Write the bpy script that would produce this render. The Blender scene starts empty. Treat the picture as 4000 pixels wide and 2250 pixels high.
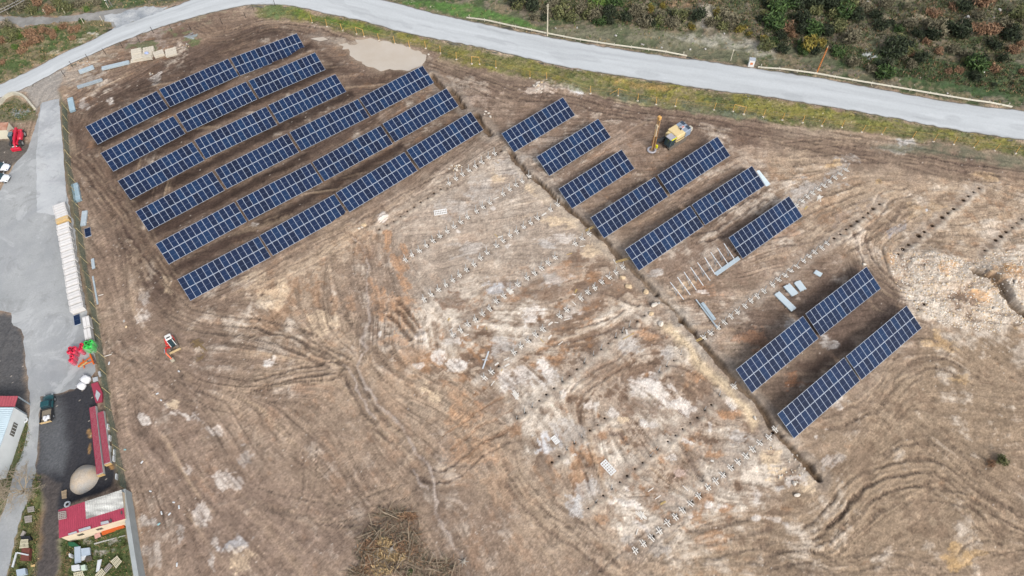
import bpy, math, random
import numpy as np
from mathutils import Vector, Matrix

rnd = random.Random(7)
scene = bpy.context.scene
R = math.radians

# ------------------------------------------------------------------ camera
PITCH, ROLL, FPX, CAMH = 1.0156492, -0.0536396, 2774.0, 109.3405   # pixels of the 4000 x 2250 photograph


def _rot():
    f = np.array([0, math.cos(PITCH), -math.sin(PITCH)])
    rt = np.array([1.0, 0, 0])
    up = np.cross(rt, f)
    c, s = math.cos(ROLL), math.sin(ROLL)
    return np.array([rt * c + up * s, up * c - rt * s, f])


CM = _rot()
cam_data = bpy.data.cameras.new('camera')
cam = bpy.data.objects.new('camera', cam_data)
scene.collection.objects.link(cam)
cam_data.sensor_fit = 'HORIZONTAL'
cam_data.sensor_width = 36.0
cam_data.lens = 36.0 * FPX / 4000.0
cam_data.clip_start = 1.0
cam_data.clip_end = 9000.0
mw = Matrix.Identity(4)
for i in range(3):
    mw[i][0], mw[i][1], mw[i][2] = CM[0][i], CM[1][i], -CM[2][i]
mw[2][3] = CAMH
cam.matrix_world = mw
scene.camera = cam

# ------------------------------------------------------------------ sky, sun, exposure (bright overcast, sun high behind thin cloud)
SUN_EL, SUN_AZ = R(42), R(150)            # azimuth clockwise from +Y
world = bpy.data.worlds.new('World')
scene.world = world
world.use_nodes = True
nt = world.node_tree
bg = nt.nodes['Background']
sky = nt.nodes.new('ShaderNodeTexSky')
sky.sky_type = 'NISHITA'
sky.sun_disc = False
sky.sun_elevation = SUN_EL
sky.sun_rotation = SUN_AZ
sky.dust_density = 2.5
sky.air_density = 1.0
hsv = nt.nodes.new('ShaderNodeHueSaturation')
hsv.inputs['Saturation'].default_value = 0.42
nt.links.new(sky.outputs[0], hsv.inputs['Color'])
nt.links.new(hsv.outputs[0], bg.inputs['Color'])
bg.inputs['Strength'].default_value = 0.13
sun_data = bpy.data.lights.new('sun', 'SUN')
sun_data.energy = 1.55
sun_data.angle = R(18)
sun_data.color = (1.0, 0.95, 0.88)
sun = bpy.data.objects.new('sun', sun_data)
scene.collection.objects.link(sun)
sdir = Vector((math.sin(SUN_AZ) * math.cos(SUN_EL), math.cos(SUN_AZ) * math.cos(SUN_EL), math.sin(SUN_EL)))
sun.rotation_euler = sdir.to_track_quat('Z', 'Y').to_euler()
sun.location = (0, 0, 60)
scene.view_settings.view_transform = 'Standard'
scene.view_settings.look = 'None'
scene.view_settings.exposure = 0.97
scene.view_settings.gamma = 1.0
scene.view_settings.use_curve_mapping = False
scene.cycles.use_denoising = True

KALB = 0.62


def lin(c):
    c = np.asarray(c, float) / 255.0
    return np.where(c <= 0.04045, c / 12.92, ((c + 0.055) / 1.055) ** 2.4)


def alb(*c):
    return lin(c) * KALB


# ------------------------------------------------------------------ tables: fitted centre x, y, heading, roll, height of the table's middle
TAU = 0.44535
TABLES = [[-80.367,115.09,0.619,0.018,1.479],[-66.66,124.621,0.582,-0.007,1.612],[-52.832,133.982,0.546,-0.048,0.635],[-75.269,107.42,0.621,0.016,1.264],[-61.33,116.658,0.587,-0.006,1.722],[-47.43,126.023,0.565,-0.027,1.147],[-69.78,99.561,0.617,0.015,1.288],[-55.922,108.73,0.572,-0.007,1.665],[-42.022,118.094,0.575,-0.011,1.337],[-64.311,91.411,0.607,0.007,1.177],[-50.474,100.774,0.591,-0.007,1.283],[-36.422,109.789,0.58,-0.009,1.408],[-22.596,118.927,0.6,0.0,1.479],[-58.695,83.355,0.595,0.006,1.031],[-44.762,92.343,0.581,-0.006,1.289],[-30.975,101.555,0.603,-0.003,1.297],[-17.182,110.783,0.607,0.016,1.847],[-53.171,75.253,0.578,-0.004,0.458],[-39.288,84.219,0.602,-0.004,0.769],[-25.491,93.211,0.631,0.012,1.665],[-11.958,103.12,0.624,0.022,1.972],[7.386,106.178,0.602,0.017,1.88],[14.065,99.292,0.603,0.019,1.989],[17.846,90.901,0.602,0.005,1.74],[23.246,83.402,0.59,0.004,1.827],[37.26,92.824,0.593,0.011,1.923],[28.68,75.724,0.592,0.012,1.986],[42.62,85.264,0.586,-0.013,1.515],[47.928,77.29,0.592,-0.015,1.5],[43.603,51.013,0.602,0.011,1.871],[57.715,60.78,0.594,-0.025,1.203],[48.546,43.15,0.607,-0.009,1.407],[62.188,52.504,0.602,-0.027,1.087]]
PSI = 0.597
TA = np.array(TABLES)


def terr(x, y):
    """Broad rise and fall of the site."""
    x = np.asarray(x, float)
    y = np.asarray(y, float)
    num = np.zeros(np.broadcast(x, y).shape)
    den = np.full(num.shape, 0.25)
    for t in TABLES:
        w = np.exp(-((x - t[0]) ** 2 + (y - t[1]) ** 2) / (2 * 9.0 ** 2))
        num = num + w * (t[4] - 1.4)
        den = den + w
    return num / den


def ray(px, py):
    d = np.array([(px - 2000.0) / FPX, -(py - 1125.0) / FPX, 1.0])
    return d @ CM


def at(px, py, z=0.0):
    """World point at height z above the site under a pixel of the photograph."""
    d = ray(px, py)
    zt = z
    for _ in range(4):
        t = (zt - CAMH) / d[2]
        p = d * t
        zt = z + float(terr(p[0], p[1]))
    t = (zt - CAMH) / d[2]
    return Vector((d[0] * t, d[1] * t, zt))


def at0(px, py):
    p = at(px, py)
    return (p.x, p.y)


def heading(a, b):
    p, q = at(*a), at(*b)
    return math.atan2(q.y - p.y, q.x - p.x)


def W(pts):
    return [at0(*p) for p in pts]


def Z(ox, oy, pts, s=2.415):
    """Points read off an enlarged crop of the photograph with corner (ox, oy)."""
    return [(ox + x / s, oy + y / s) for x, y in pts]


_U = ['first', 'second', 'third', 'fourth', 'fifth', 'sixth', 'seventh', 'eighth', 'ninth', 'tenth', 'eleventh', 'twelfth', 'thirteenth',
      'fourteenth', 'fifteenth', 'sixteenth', 'seventeenth', 'eighteenth', 'nineteenth', 'twentieth']
ORD = _U + [t + '-' + u for t in ('twenty', 'thirty', 'forty', 'fifty') for u in _U[:9] + ['tenth']]
for _k, _w in ((29, 'thirtieth'), (39, 'fortieth'), (49, 'fiftieth'), (59, 'sixtieth')):
    ORD[_k] = _w

# ------------------------------------------------------------------ materials and mesh helpers
MATS = {}


def mat(name, rgb, rough=0.7, metal=0.0, var=0.18, scale=2.0, bump=0.0, rand=0.0, spec=0.3):
    if name in MATS:
        return MATS[name]
    m = bpy.data.materials.new(name)
    m.use_nodes = True
    n, l = m.node_tree.nodes, m.node_tree.links
    b = n['Principled BSDF']
    b.inputs['Roughness'].default_value = rough
    b.inputs['Metallic'].default_value = metal
    b.inputs['Specular IOR Level'].default_value = spec
    c = alb(*rgb)
    tc = n.new('ShaderNodeTexCoord')
    no = n.new('ShaderNodeTexNoise')
    no.inputs['Scale'].default_value = scale
    no.inputs['Detail'].default_value = 5
    no.inputs['Roughness'].default_value = 0.65
    l.new(tc.outputs['Object'], no.inputs['Vector'])
    mr = n.new('ShaderNodeMapRange')
    mr.inputs['From Min'].default_value = 0.25
    mr.inputs['From Max'].default_value = 0.75
    mr.inputs['To Min'].default_value = 1 - var
    mr.inputs['To Max'].default_value = 1 + var
    l.new(no.outputs['Fac'], mr.inputs['Value'])
    fac = mr.outputs[0]
    if rand:
        oi = n.new('ShaderNodeObjectInfo')
        m2 = n.new('ShaderNodeMapRange')
        m2.inputs['To Min'].default_value = 1 - rand
        m2.inputs['To Max'].default_value = 1 + rand
        l.new(oi.outputs['Random'], m2.inputs['Value'])
        mm = n.new('ShaderNodeMath')
        mm.operation = 'MULTIPLY'
        l.new(fac, mm.inputs[0])
        l.new(m2.outputs[0], mm.inputs[1])
        fac = mm.outputs[0]
    vm = n.new('ShaderNodeVectorMath')
    vm.operation = 'SCALE'
    vm.inputs[0].default_value = tuple(c)
    l.new(fac, vm.inputs['Scale'])
    l.new(vm.outputs[0], b.inputs['Base Color'])
    if bump:
        bp = n.new('ShaderNodeBump')
        bp.inputs['Strength'].default_value = bump
        bp.inputs['Distance'].default_value = 0.1
        l.new(no.outputs['Fac'], bp.inputs['Height'])
        l.new(bp.outputs[0], b.inputs['Normal'])
    MATS[name] = m
    return m


class MB:
    def __init__(self):
        self.v, self.f, self.m = [], [], []

    def add(self, verts, faces, mi=0):
        o = len(self.v)
        self.v += [tuple(p) for p in verts]
        self.f += [tuple(i + o for i in q) for q in faces]
        self.m += [mi] * len(faces)
        return self

    def box(self, c, s, rz=0.0, mi=0, M=None, taper=1.0):
        hx, hy, hz = s[0] / 2, s[1] / 2, s[2] / 2
        vs = [Vector((x * hx * (taper if z > 0 else 1), y * hy * (taper if z > 0 else 1), z * hz)) for z in (-1, 1) for x, y in ((-1, -1), (1, -1), (1, 1), (-1, 1))]
        if M is None:
            M = Matrix.Rotation(rz, 3, 'Z')
        c = Vector(c)
        vs = [M @ v + c for v in vs]
        return self.add(vs, [(3, 2, 1, 0), (4, 5, 6, 7), (0, 1, 5, 4), (1, 2, 6, 5), (2, 3, 7, 6), (3, 0, 4, 7)], mi)

    def cbox(self, c, s, b=0.03, rz=0.0, mi=0):
        """box with chamfered vertical corners and top edge"""
        hx, hy, hz = s[0] / 2, s[1] / 2, s[2] / 2
        def ring(ax, ay, z):
            return [(ax - b, -ay, z), (ax, -ay + b, z), (ax, ay - b, z), (ax - b, ay, z), (-ax + b, ay, z), (-ax, ay - b, z), (-ax, -ay + b, z), (-ax + b, -ay, z)]
        M = Matrix.Rotation(rz, 3, 'Z')
        c = Vector(c)
        vs = [M @ Vector(p) + c for p in ring(hx, hy, -hz) + ring(hx, hy, hz - b) + ring(hx - b, hy - b, hz)]
        fs = [tuple(range(7, -1, -1)), tuple(range(16, 24))]
        for k in range(2):
            for i in range(8):
                j = (i + 1) % 8
                fs.append((k * 8 + i, k * 8 + j, k * 8 + 8 + j, k * 8 + 8 + i))
        return self.add(vs, fs, mi)

    def beam(self, p, q, w, h, mi=0, up=(0, 0, 1)):
        p, q = Vector(p), Vector(q)
        d = q - p
        L = d.length
        if L < 1e-6:
            return self
        x = d / L
        upv = Vector(up)
        if abs(x.dot(upv)) > 0.95:
            upv = Vector((0, 1, 0))
        y = upv.cross(x).normalized()
        z = x.cross(y)
        M = Matrix((x, y, z)).transposed()
        return self.box((p + q) / 2, (L, w, h), M=M, mi=mi)

    def tube(self, p, q, r, r2=None, n=8, mi=0, cap=True):
        p, q = Vector(p), Vector(q)
        r2 = r if r2 is None else r2
        d = (q - p).normalized()
        a = d.orthogonal().normalized()
        b = d.cross(a)
        vs = []
        for c, rr in ((p, r), (q, r2)):
            for i in range(n):
                t = 2 * math.pi * i / n
                vs.append(c + (a * math.cos(t) + b * math.sin(t)) * rr)
        fs = [(i, (i + 1) % n, n + (i + 1) % n, n + i) for i in range(n)]
        if cap:
            fs += [tuple(range(n - 1, -1, -1)), tuple(range(n, 2 * n))]
        return self.add(vs, fs, mi)

    def prism(self, pts, z0, z1, mi=0, mside=None):
        """pts: counter-clockwise outline (x, y)"""
        n = len(pts)
        a = sum(pts[i][0] * pts[(i + 1) % n][1] - pts[(i + 1) % n][0] * pts[i][1] for i in range(n))
        if a < 0:
            pts = pts[::-1]
        zf = z1 if callable(z1) else (lambda x, y: z1)
        vs = [(x, y, z0) for x, y in pts] + [(x, y, zf(x, y)) for x, y in pts]
        self.add(vs, [tuple(range(n - 1, -1, -1)), tuple(range(n, 2 * n))], mi)
        return self.add(vs, [(i, (i + 1) % n, n + (i + 1) % n, n + i) for i in range(n)], mi if mside is None else mside)

    def profile(self, prof, x0, x1, mi=0):
        """prof: outline in (y, z), extruded along x"""
        n = len(prof)
        vs = [(x0, y, z) for y, z in prof] + [(x1, y, z) for y, z in prof]
        fs = [tuple(range(n)), tuple(range(2 * n - 1, n - 1, -1))]
        fs += [(i, n + i, n + (i + 1) % n, (i + 1) % n) for i in range(n)]
        return self.add(vs, fs, mi)

    def sweep_y(self, prof, y0, y1, mi=0):
        """prof: outline in (x, z), extruded along y"""
        n = len(prof)
        vs = [(x, y0, z) for x, z in prof] + [(x, y1, z) for x, z in prof]
        fs = [tuple(range(n)), tuple(range(2 * n - 1, n - 1, -1))]
        fs += [(i, n + i, n + (i + 1) % n, (i + 1) % n) for i in range(n)]
        return self.add(vs, fs, mi)

    def mesh(self, name, mats, smooth=False):
        me = bpy.data.meshes.new(name)
        me.from_pydata(self.v, [], self.f)
        for m in (mats if isinstance(mats, (list, tuple)) else [mats]):
            me.materials.append(m)
        me.polygons.foreach_set('material_index', self.m)
        if smooth:
            me.polygons.foreach_set('use_smooth', [True] * len(self.f))
        import bmesh
        bm = bmesh.new()
        bm.from_mesh(me)
        bmesh.ops.recalc_face_normals(bm, faces=bm.faces)
        bm.to_mesh(me)
        bm.free()
        me.update()
        return me

    def build(self, name, mats, parent=None, smooth=False, loc=(0, 0, 0), rz=0.0):
        return link(name, self.mesh(name, mats, smooth), parent, loc, rz)


def link(name, data, parent=None, loc=(0, 0, 0), rz=0.0):
    o = bpy.data.objects.new(name, data)
    scene.collection.objects.link(o)
    if parent:
        o.parent = parent
    o.location = loc
    o.rotation_euler = (0, 0, rz)
    return o


def tag(o, label, cat, group=None):
    o['label'] = label
    o['category'] = cat
    if group:
        o['group'] = group
    return o


def thing(name, label, cat, loc=(0, 0, 0), rz=0.0, group=None):
    return tag(link(name, None, None, loc, rz), label, cat, group)


def kind(o, k):
    o['kind'] = k
    return o
# ================================================================== GROUND: one sheet, soil colours and relief computed on a grid in world metres
STEP = 0.2
X = np.arange(-152.0, 157.0, STEP).astype(np.float32)
Y = np.arange(4.0, 178.0, STEP).astype(np.float32)
NX, NY = len(X), len(Y)
XX, YY = np.meshgrid(X, Y)


def vn(scale, seed, sy=None):
    sy = sy or scale
    g = np.random.RandomState(seed)
    nx, ny = int((X[-1] - X[0]) / scale) + 3, int((Y[-1] - Y[0]) / sy) + 3
    lat = g.rand(ny, nx).astype(np.float32)
    fx, fy = (X - X[0]) / scale, (Y - Y[0]) / sy
    i, j = fx.astype(int), fy.astype(int)
    tx, ty = fx - i, fy - j
    tx, ty = (tx * tx * (3 - 2 * tx)).astype(np.float32), (ty * ty * (3 - 2 * ty)).astype(np.float32)
    A = lat[:, i] * (1 - tx) + lat[:, i + 1] * tx
    return A[j] * (1 - ty)[:, None] + A[j + 1] * ty[:, None]


def fbm(scale, seed, octv=5, gain=0.55):
    a, s, w = 0, 0, 1.0
    for o in range(octv):
        a = a + w * vn(max(scale / 2 ** o, 0.2), seed + o)
        s += w
        w *= gain
    return a / s


def ss(a, b, x):
    t = np.clip((x - a) / (b - a), 0, 1)
    return t * t * (3 - 2 * t)


N1, N2, N3, N4 = fbm(22, 1, 6), fbm(7, 11, 5), fbm(2.2, 21, 4, 0.65), fbm(0.9, 31, 3, 0.7)
WX, WY = (fbm(2.6, 41, 4, 0.6) - 0.5), (fbm(2.6, 51, 4, 0.6) - 0.5)


def win(x0, x1, y0, y1):
    a = max(0, int((x0 - X[0]) / STEP))
    b = min(NX, int((x1 - X[0]) / STEP) + 2)
    c = max(0, int((y0 - Y[0]) / STEP))
    d = min(NY, int((y1 - Y[0]) / STEP) + 2)
    return slice(c, max(c, d)), slice(a, max(a, b))


def seg_dist(x, y, pts, closed=False):
    d = np.full(x.shape, 1e9, np.float32)
    n = len(pts)
    for k in range(n if closed else n - 1):
        (ax, ay), (bx, by) = pts[k], pts[(k + 1) % n]
        vx, vy = bx - ax, by - ay
        L = vx * vx + vy * vy + 1e-9
        t = np.clip(((x - ax) * vx + (y - ay) * vy) / L, 0, 1)
        np.minimum(d, (x - ax - t * vx) ** 2 + (y - ay - t * vy) ** 2, out=d)
    return np.sqrt(d)


def inside(x, y, pts):
    r = np.zeros(x.shape, bool)
    n = len(pts)
    for k in range(n):
        (ax, ay), (bx, by) = pts[k], pts[(k + 1) % n]
        if ay == by:
            continue
        c = ((ay > y) != (by > y)) & (x < (bx - ax) * (y - ay) / (by - ay) + ax)
        r ^= c
    return r


def pmask(px_pts, feather=1.0, warp=1.5):
    """(window, mask) of an outline given in photograph pixels, ragged by the warp, in world metres"""
    P = W(px_pts)
    xs, ys = [p[0] for p in P], [p[1] for p in P]
    e = feather + warp
    w = win(min(xs) - e, max(xs) + e, min(ys) - e, max(ys) + e)
    x, y = XX[w] + WX[w] * 2 * warp, YY[w] + WY[w] * 2 * warp
    d = seg_dist(x, y, P, True)
    sd = np.where(inside(x, y, P), d, -d)
    return w, ss(-feather, feather, sd)


def smooth_pts(pts, n=6):
    """Catmull-Rom through the points"""
    out = []
    P = [np.array(p, float) for p in pts]
    P = [2 * P[0] - P[1]] + P + [2 * P[-1] - P[-2]]
    for i in range(1, len(P) - 2):
        for k in range(n):
            t = k / n
            a, b, c, d = P[i - 1], P[i], P[i + 1], P[i + 2]
            out.append(tuple(0.5 * (2 * b + (c - a) * t + (2 * a - 5 * b + 4 * c - d) * t * t + (3 * b - a - 3 * c + d) * t ** 3)))
    out.append(tuple(P[-2]))
    return out


# ---- directions the machines drove in
FLOW = [
    [(3190, 2060), (3290, 1960), (3420, 1850), (3560, 1790), (3680, 1830), (3800, 1930), (4000, 2080)],
    [(3250, 2150), (3400, 2050), (3600, 1960), (3720, 1900)], [(3400, 2190), (3600, 2080), (3780, 1980)],
    [(3600, 1650), (3800, 1850), (4000, 2010)], [(3700, 1290), (3850, 1400), (4000, 1480)], [(3650, 1560), (3850, 1580), (4000, 1600)],
    [(3230, 1740), (3400, 1640), (3560, 1460), (3680, 1410), (3750, 1450)], [(3100, 1900), (3300, 1790), (3500, 1650)],
    [(2000, 1800), (2130, 1950), (2250, 2060), (2400, 2180)], [(1800, 1700), (1950, 1950), (2100, 2200)],
    [(2480, 2250), (2560, 2130), (2700, 2060), (2900, 2010), (3100, 2000)], [(2500, 2220), (2800, 2180), (3100, 2190), (3300, 2210)],
    [(3400, 2240), (3700, 2230), (4000, 2200)], [(3700, 2160), (3850, 2100), (4000, 2120)],
    [(1050, 1650), (1180, 1800), (1300, 1950)], [(700, 1500), (1000, 1750), (1250, 2050)], [(560, 1700), (800, 2000), (1000, 2250)],
    [(480, 1700), (560, 1900), (640, 2200)], [(900, 1600), (1200, 2000), (1400, 2200)], [(1300, 1600), (1450, 1800), (1600, 2000)],
    [(700, 1250), (950, 1290), (1150, 1340), (1380, 1440), (1500, 1600), (1650, 1780), (1750, 1870), (1900, 1790)],
    [(440, 1200), (520, 1330), (700, 1500)], [(430, 1000), (440, 1300), (470, 1600)],
    [(700, 1540), (1000, 1510), (1250, 1450), (1370, 1460)], [(1100, 1200), (1250, 1330), (1370, 1430)],
    [(1430, 900), (1440, 1200), (1420, 1400)], [(1300, 1000), (1380, 1200)], [(1200, 1120), (1240, 1320)], [(1000, 1200), (1100, 1290)],
    [(340, 620), (470, 850), (600, 1080)], [(430, 700), (560, 950), (640, 1130), (760, 1250)], [(280, 480), (300, 800), (380, 1100)],
    [(750, 1200), (1000, 1080), (1300, 930), (1600, 750), (1900, 540)], [(400, 590), (940, 320), (1200, 210)], [(600, 930), (1500, 460)],
    [(300, 420), (600, 270), (1000, 130)], [(550, 1000), (1100, 720), (1700, 400)],
    [(2250, 380), (2600, 440), (2900, 500), (3300, 560), (3700, 620), (4000, 650)], [(1700, 230), (2100, 360), (2300, 390)],
    [(900, 120), (1100, 70), (1350, 140), (1700, 230)], [(2500, 500), (3000, 560), (3500, 640), (4000, 720)],
    [(3000, 830), (3290, 670)], [(3180, 860), (3400, 740)], [(3100, 960), (3450, 790), (3560, 760)], [(3400, 940), (3480, 860), (3560, 760)],
    [(3370, 900), (3390, 980), (3450, 1120), (3520, 1150)], [(3600, 700), (3800, 720), (4000, 780)], [(3650, 960), (3850, 980), (4000, 990)],
    [(2500, 800), (2900, 560)], [(2700, 950), (3000, 760)], [(2200, 650), (2500, 480)], [(2650, 1100), (2950, 920)],
    [(2100, 1150), (2250, 1110), (2400, 1150), (2500, 1250)], [(2150, 1330), (2350, 1270), (2480, 1200)], [(2250, 1560), (2350, 1450), (2450, 1340), (2600, 1300)],
    [(2650, 1400), (2720, 1490), (2800, 1560)], [(2350, 1500), (2450, 1600), (2600, 1700)], [(1700, 1150), (1800, 1200), (1900, 1150)],
    [(1560, 1000), (1640, 1180), (1700, 1320)], [(1500, 1420), (1700, 1560), (1850, 1650)], [(1800, 850), (2000, 760), (2150, 700)],
    [(1700, 950), (1950, 900), (2150, 850)], [(2500, 1700), (2650, 1850), (2800, 1950)], [(2050, 1500), (2200, 1650), (2300, 1850)],
]
cx = np.arange(X[0], X[-1] + 1.5, 1.5)
cy = np.arange(Y[0], Y[-1] + 1.5, 1.5)
CX, CY = np.meshgrid(cx, cy)
q2c, q2s = np.zeros(CX.shape), np.zeros(CX.shape)
for line in FLOW:
    P = W(smooth_pts(line, 4))
    for (ax, ay), (bx, by) in zip(P[:-1], P[1:]):
        L = math.hypot(bx - ax, by - ay)
        th = 2 * math.atan2(by - ay, bx - ax)
        t = np.clip(((CX - ax) * (bx - ax) + (CY - ay) * (by - ay)) / (L * L + 1e-9), 0, 1)
        d2 = (CX - ax - t * (bx - ax)) ** 2 + (CY - ay - t * (by - ay)) ** 2
        w_ = L / (d2 + 2.0) ** 1.5
        q2c += w_ * math.cos(th)
        q2s += w_ * math.sin(th)
q2c /= np.hypot(q2c, q2s) + 1e-9
q2s /= np.hypot(q2c, q2s) + 1e-9


def up_c(A):
    fx, fy = (X - cx[0]) / 1.5, (Y - cy[0]) / 1.5
    i, j = np.minimum(fx.astype(int), len(cx) - 2), np.minimum(fy.astype(int), len(cy) - 2)
    tx, ty = (fx - i)[None, :], (fy - j)[:, None]
    B = A[:, i] * (1 - tx) + A[:, i + 1] * tx
    return (B[j] * (1 - ty) + B[j + 1] * ty).astype(np.float32)


TH = 0.5 * np.arctan2(up_c(q2s), up_c(q2c)) + (vn(9, 61) - 0.5) * 0.5
UX, UY = np.cos(TH).astype(np.float32), np.sin(TH).astype(np.float32)


def lic(noise, steps, stride=1.0, perp=False):
    ux, uy = (-UY, UX) if perp else (UX, UY)
    acc = noise.copy()
    cnt = 1
    J0, I0 = np.mgrid[0:NY, 0:NX].astype(np.float32)
    for sgn in (1, -1):
        px, py = I0.copy(), J0.copy()
        dx, dy = ux * sgn, uy * sgn
        for _ in range(steps):
            px += dx * stride
            py += dy * stride
            ii = np.clip(px + 0.5, 0, NX - 1).astype(np.int32)
            jj = np.clip(py + 0.5, 0, NY - 1).astype(np.int32)
            k = jj * NX + ii
            acc += noise.ravel()[k]
            nx_, ny_ = ux.ravel()[k], uy.ravel()[k]
            s = np.where(nx_ * dx + ny_ * dy < 0, -1, 1).astype(np.float32)
            dx, dy = nx_ * s, ny_ * s
            cnt += 1
    acc /= cnt
    acc -= acc.mean()
    return acc / acc.std()


g_ = np.random.RandomState(5)
LA = lic(g_.rand(NY, NX).astype(np.float32), 22, 1.3)            # fine streaks, tyre width
LB = lic(vn(0.7, 71), 22, 2.4)                                   # broad track bands
LP = lic(g_.rand(NY, NX).astype(np.float32), 2, 1.0, True)       # lug marks across the track
LS = lic(g_.rand(NY, NX).astype(np.float32), 6, 1.0)              # short fine streaks
LM = lic(vn(0.5, 72) + .6 * vn(1.3, 73), 9, 1.6)                  # short clods drawn out along the tracks


def zn(a):
    return (a - a.mean()) / a.std()


Z2, Z3, Z4 = zn(N2), zn(N3), zn(N4)
RAG = (0.5 * Z3 + 0.4 * LM + 0.3 * Z4 + 0.2 * LS).astype(np.float32)

# ---- base soil
C = np.empty((NY, NX, 3), np.float32)
H = np.zeros((NY, NX), np.float32)


def mix(a, b, f):
    return a * (1 - f[..., None]) + b * f[..., None]


C[:] = alb(160, 140, 122)
C[:] = mix(C, alb(182, 161, 138), ss(0.42, 0.62, N1) * 0.8)
C[:] = mix(C, alb(138, 118, 102), ss(0.47, 0.66, N2) * 0.55)
C[:] = mix(C, alb(196, 179, 158), ss(0.55, 0.72, 1 - N2) * 0.5)


def paint(pts, rgb, s=1.0, feather=1.5, warp=2.0, rag=0.0, n=N3):
    w, m = pmask(pts, feather, warp)
    m = m * s
    if rag:
        m = m * ss(0.5 - rag, 0.5 + rag * 0.6, n[w] + (m - 0.5) * 0.25)
    C[w] = mix(C[w], alb(*rgb), m)
    return w, m


def blob(x, y, rx, ry, rgb, s=1.0, ang=0.0, hard=0.35):
    p = np.array(at0(x, y))
    ex = (np.array(at0(x + 4, y)) - p) / 4
    ey = (np.array(at0(x, y + 4)) - p) / 4
    Ji = np.linalg.inv(np.column_stack([ex, ey]))
    r = 1.6 * max(rx * np.hypot(*ex), ry * np.hypot(*ex), ry * np.hypot(*ey), rx * np.hypot(*ey))
    w = win(p[0] - r, p[0] + r, p[1] - r, p[1] + r)
    dx, dy = XX[w] - p[0] + WX[w] * 0.75 * r, YY[w] - p[1] + WY[w] * 0.75 * r
    u, v = Ji[0, 0] * dx + Ji[0, 1] * dy, Ji[1, 0] * dx + Ji[1, 1] * dy
    c, s_ = math.cos(ang), math.sin(ang)
    u, v = (u * c + v * s_) / rx, (-u * s_ + v * c) / ry
    q = np.sqrt(u * u + v * v)
    m = ss(-.12, .38, 1.0 - q + .42 * RAG[w]) * s * np.clip(.8 + .25 * LS[w] * .5 + .2 * Z4[w] * .5, .3, 1)
    C[w] = mix(C[w], alb(*rgb), m)
    return w, q


# ---- large areas of the site
paint([(225, 400), (560, 60), (1000, 60), (1300, 130), (1960, 330), (1960, 520), (1100, 1010), (750, 1210), (560, 1230), (380, 1000), (260, 560)],
      (122, 104, 91), 0.85, 6, 4)
paint([(240, 430), (330, 480), (420, 640), (560, 900), (690, 1150), (640, 1260), (520, 1010), (400, 760), (300, 600)], (92, 76, 67), 0.75, 2, 2)
paint([(270, 450), (330, 430), (700, 270), (1000, 140), (960, 100), (600, 240), (330, 380)], (96, 80, 71), 0.6, 2, 2)
paint([(1950, 330), (2250, 370), (2650, 430), (3000, 500), (3000, 900), (2850, 1050), (2600, 1080), (2000, 600)], (142, 122, 107), 0.75, 5, 4)
paint([(2230, 372), (2450, 400), (2800, 460), (3000, 498), (3300, 555), (3700, 600), (4060, 655), (4060, 730), (3700, 690), (3300, 640), (2950, 560), (2700, 520), (2450, 470), (2260, 420)], (110, 92, 81), 0.8, 2.5, 2.5)
paint([(1000, 100), (1250, 120), (1400, 150), (1740, 240), (2080, 330), (2280, 390), (2300, 440), (2050, 400), (1750, 300), (1420, 190), (1200, 160), (1000, 130)], (104, 88, 78), 0.7, 2, 2)
paint([(1900, 560), (2000, 620), (2350, 960), (2600, 1220), (2950, 1640), (3120, 1880), (2900, 2050), (2600, 2150), (2300, 2050), (2000, 1700), (1700, 1300), (1500, 900), (1600, 800)], (188, 171, 153), 0.55, 6, 4)
paint([(3000, 600), (3400, 680), (4060, 700), (4060, 1010), (3600, 1030), (3440, 1000), (3150, 830)], (176, 156, 133), 0.6, 5, 4)
paint([(3300, 1650), (3700, 1200), (4060, 1250), (4060, 2290), (2700, 2290), (2550, 2150), (3000, 2000)], (160, 140, 116), 0.7, 6, 4)
paint([(2880, 1250), (3100, 1100), (3380, 1010), (3560, 1150), (3530, 1210), (3300, 1400), (3040, 1620), (2950, 1560), (3150, 1340), (3100, 1240), (2890, 1430)], (92, 76, 68), 0.7, 2.5, 2.5)
paint([(440, 1600), (900, 1700), (1300, 2000), (1600, 2290), (480, 2290)], (150, 130, 116), 0.5, 6, 3)

def mottle(pts, s, feather, whites, browns, oranges):
    """broken-up ground: chalky, brown and orange clods torn along the tracks"""
    w, m = pmask(pts, feather, 4)
    m = m * s
    q = .66 * Z2[w] + .30 * LM[w] + .50 * Z3[w] + .2 * Z4[w] + .15 * LS[w]
    q2 = .6 * zn(N1)[w] + .55 * LM[w] - .5 * Z3[w] + .35 * zn(WX)[w]
    C[w] = mix(C[w], alb(128, 104, 86), m * ss(.25, .85, -q + browns) * .85)
    C[w] = mix(C[w], alb(174, 132, 96), m * ss(.6, 1.3, q2 + oranges) * .6)
    C[w] = mix(C[w], alb(200, 187, 170), m * ss(.15, .8, q + whites) * .85)
    C[w] = mix(C[w], alb(230, 217, 200), m * ss(.85, 1.55, q + whites) * .9)


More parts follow.
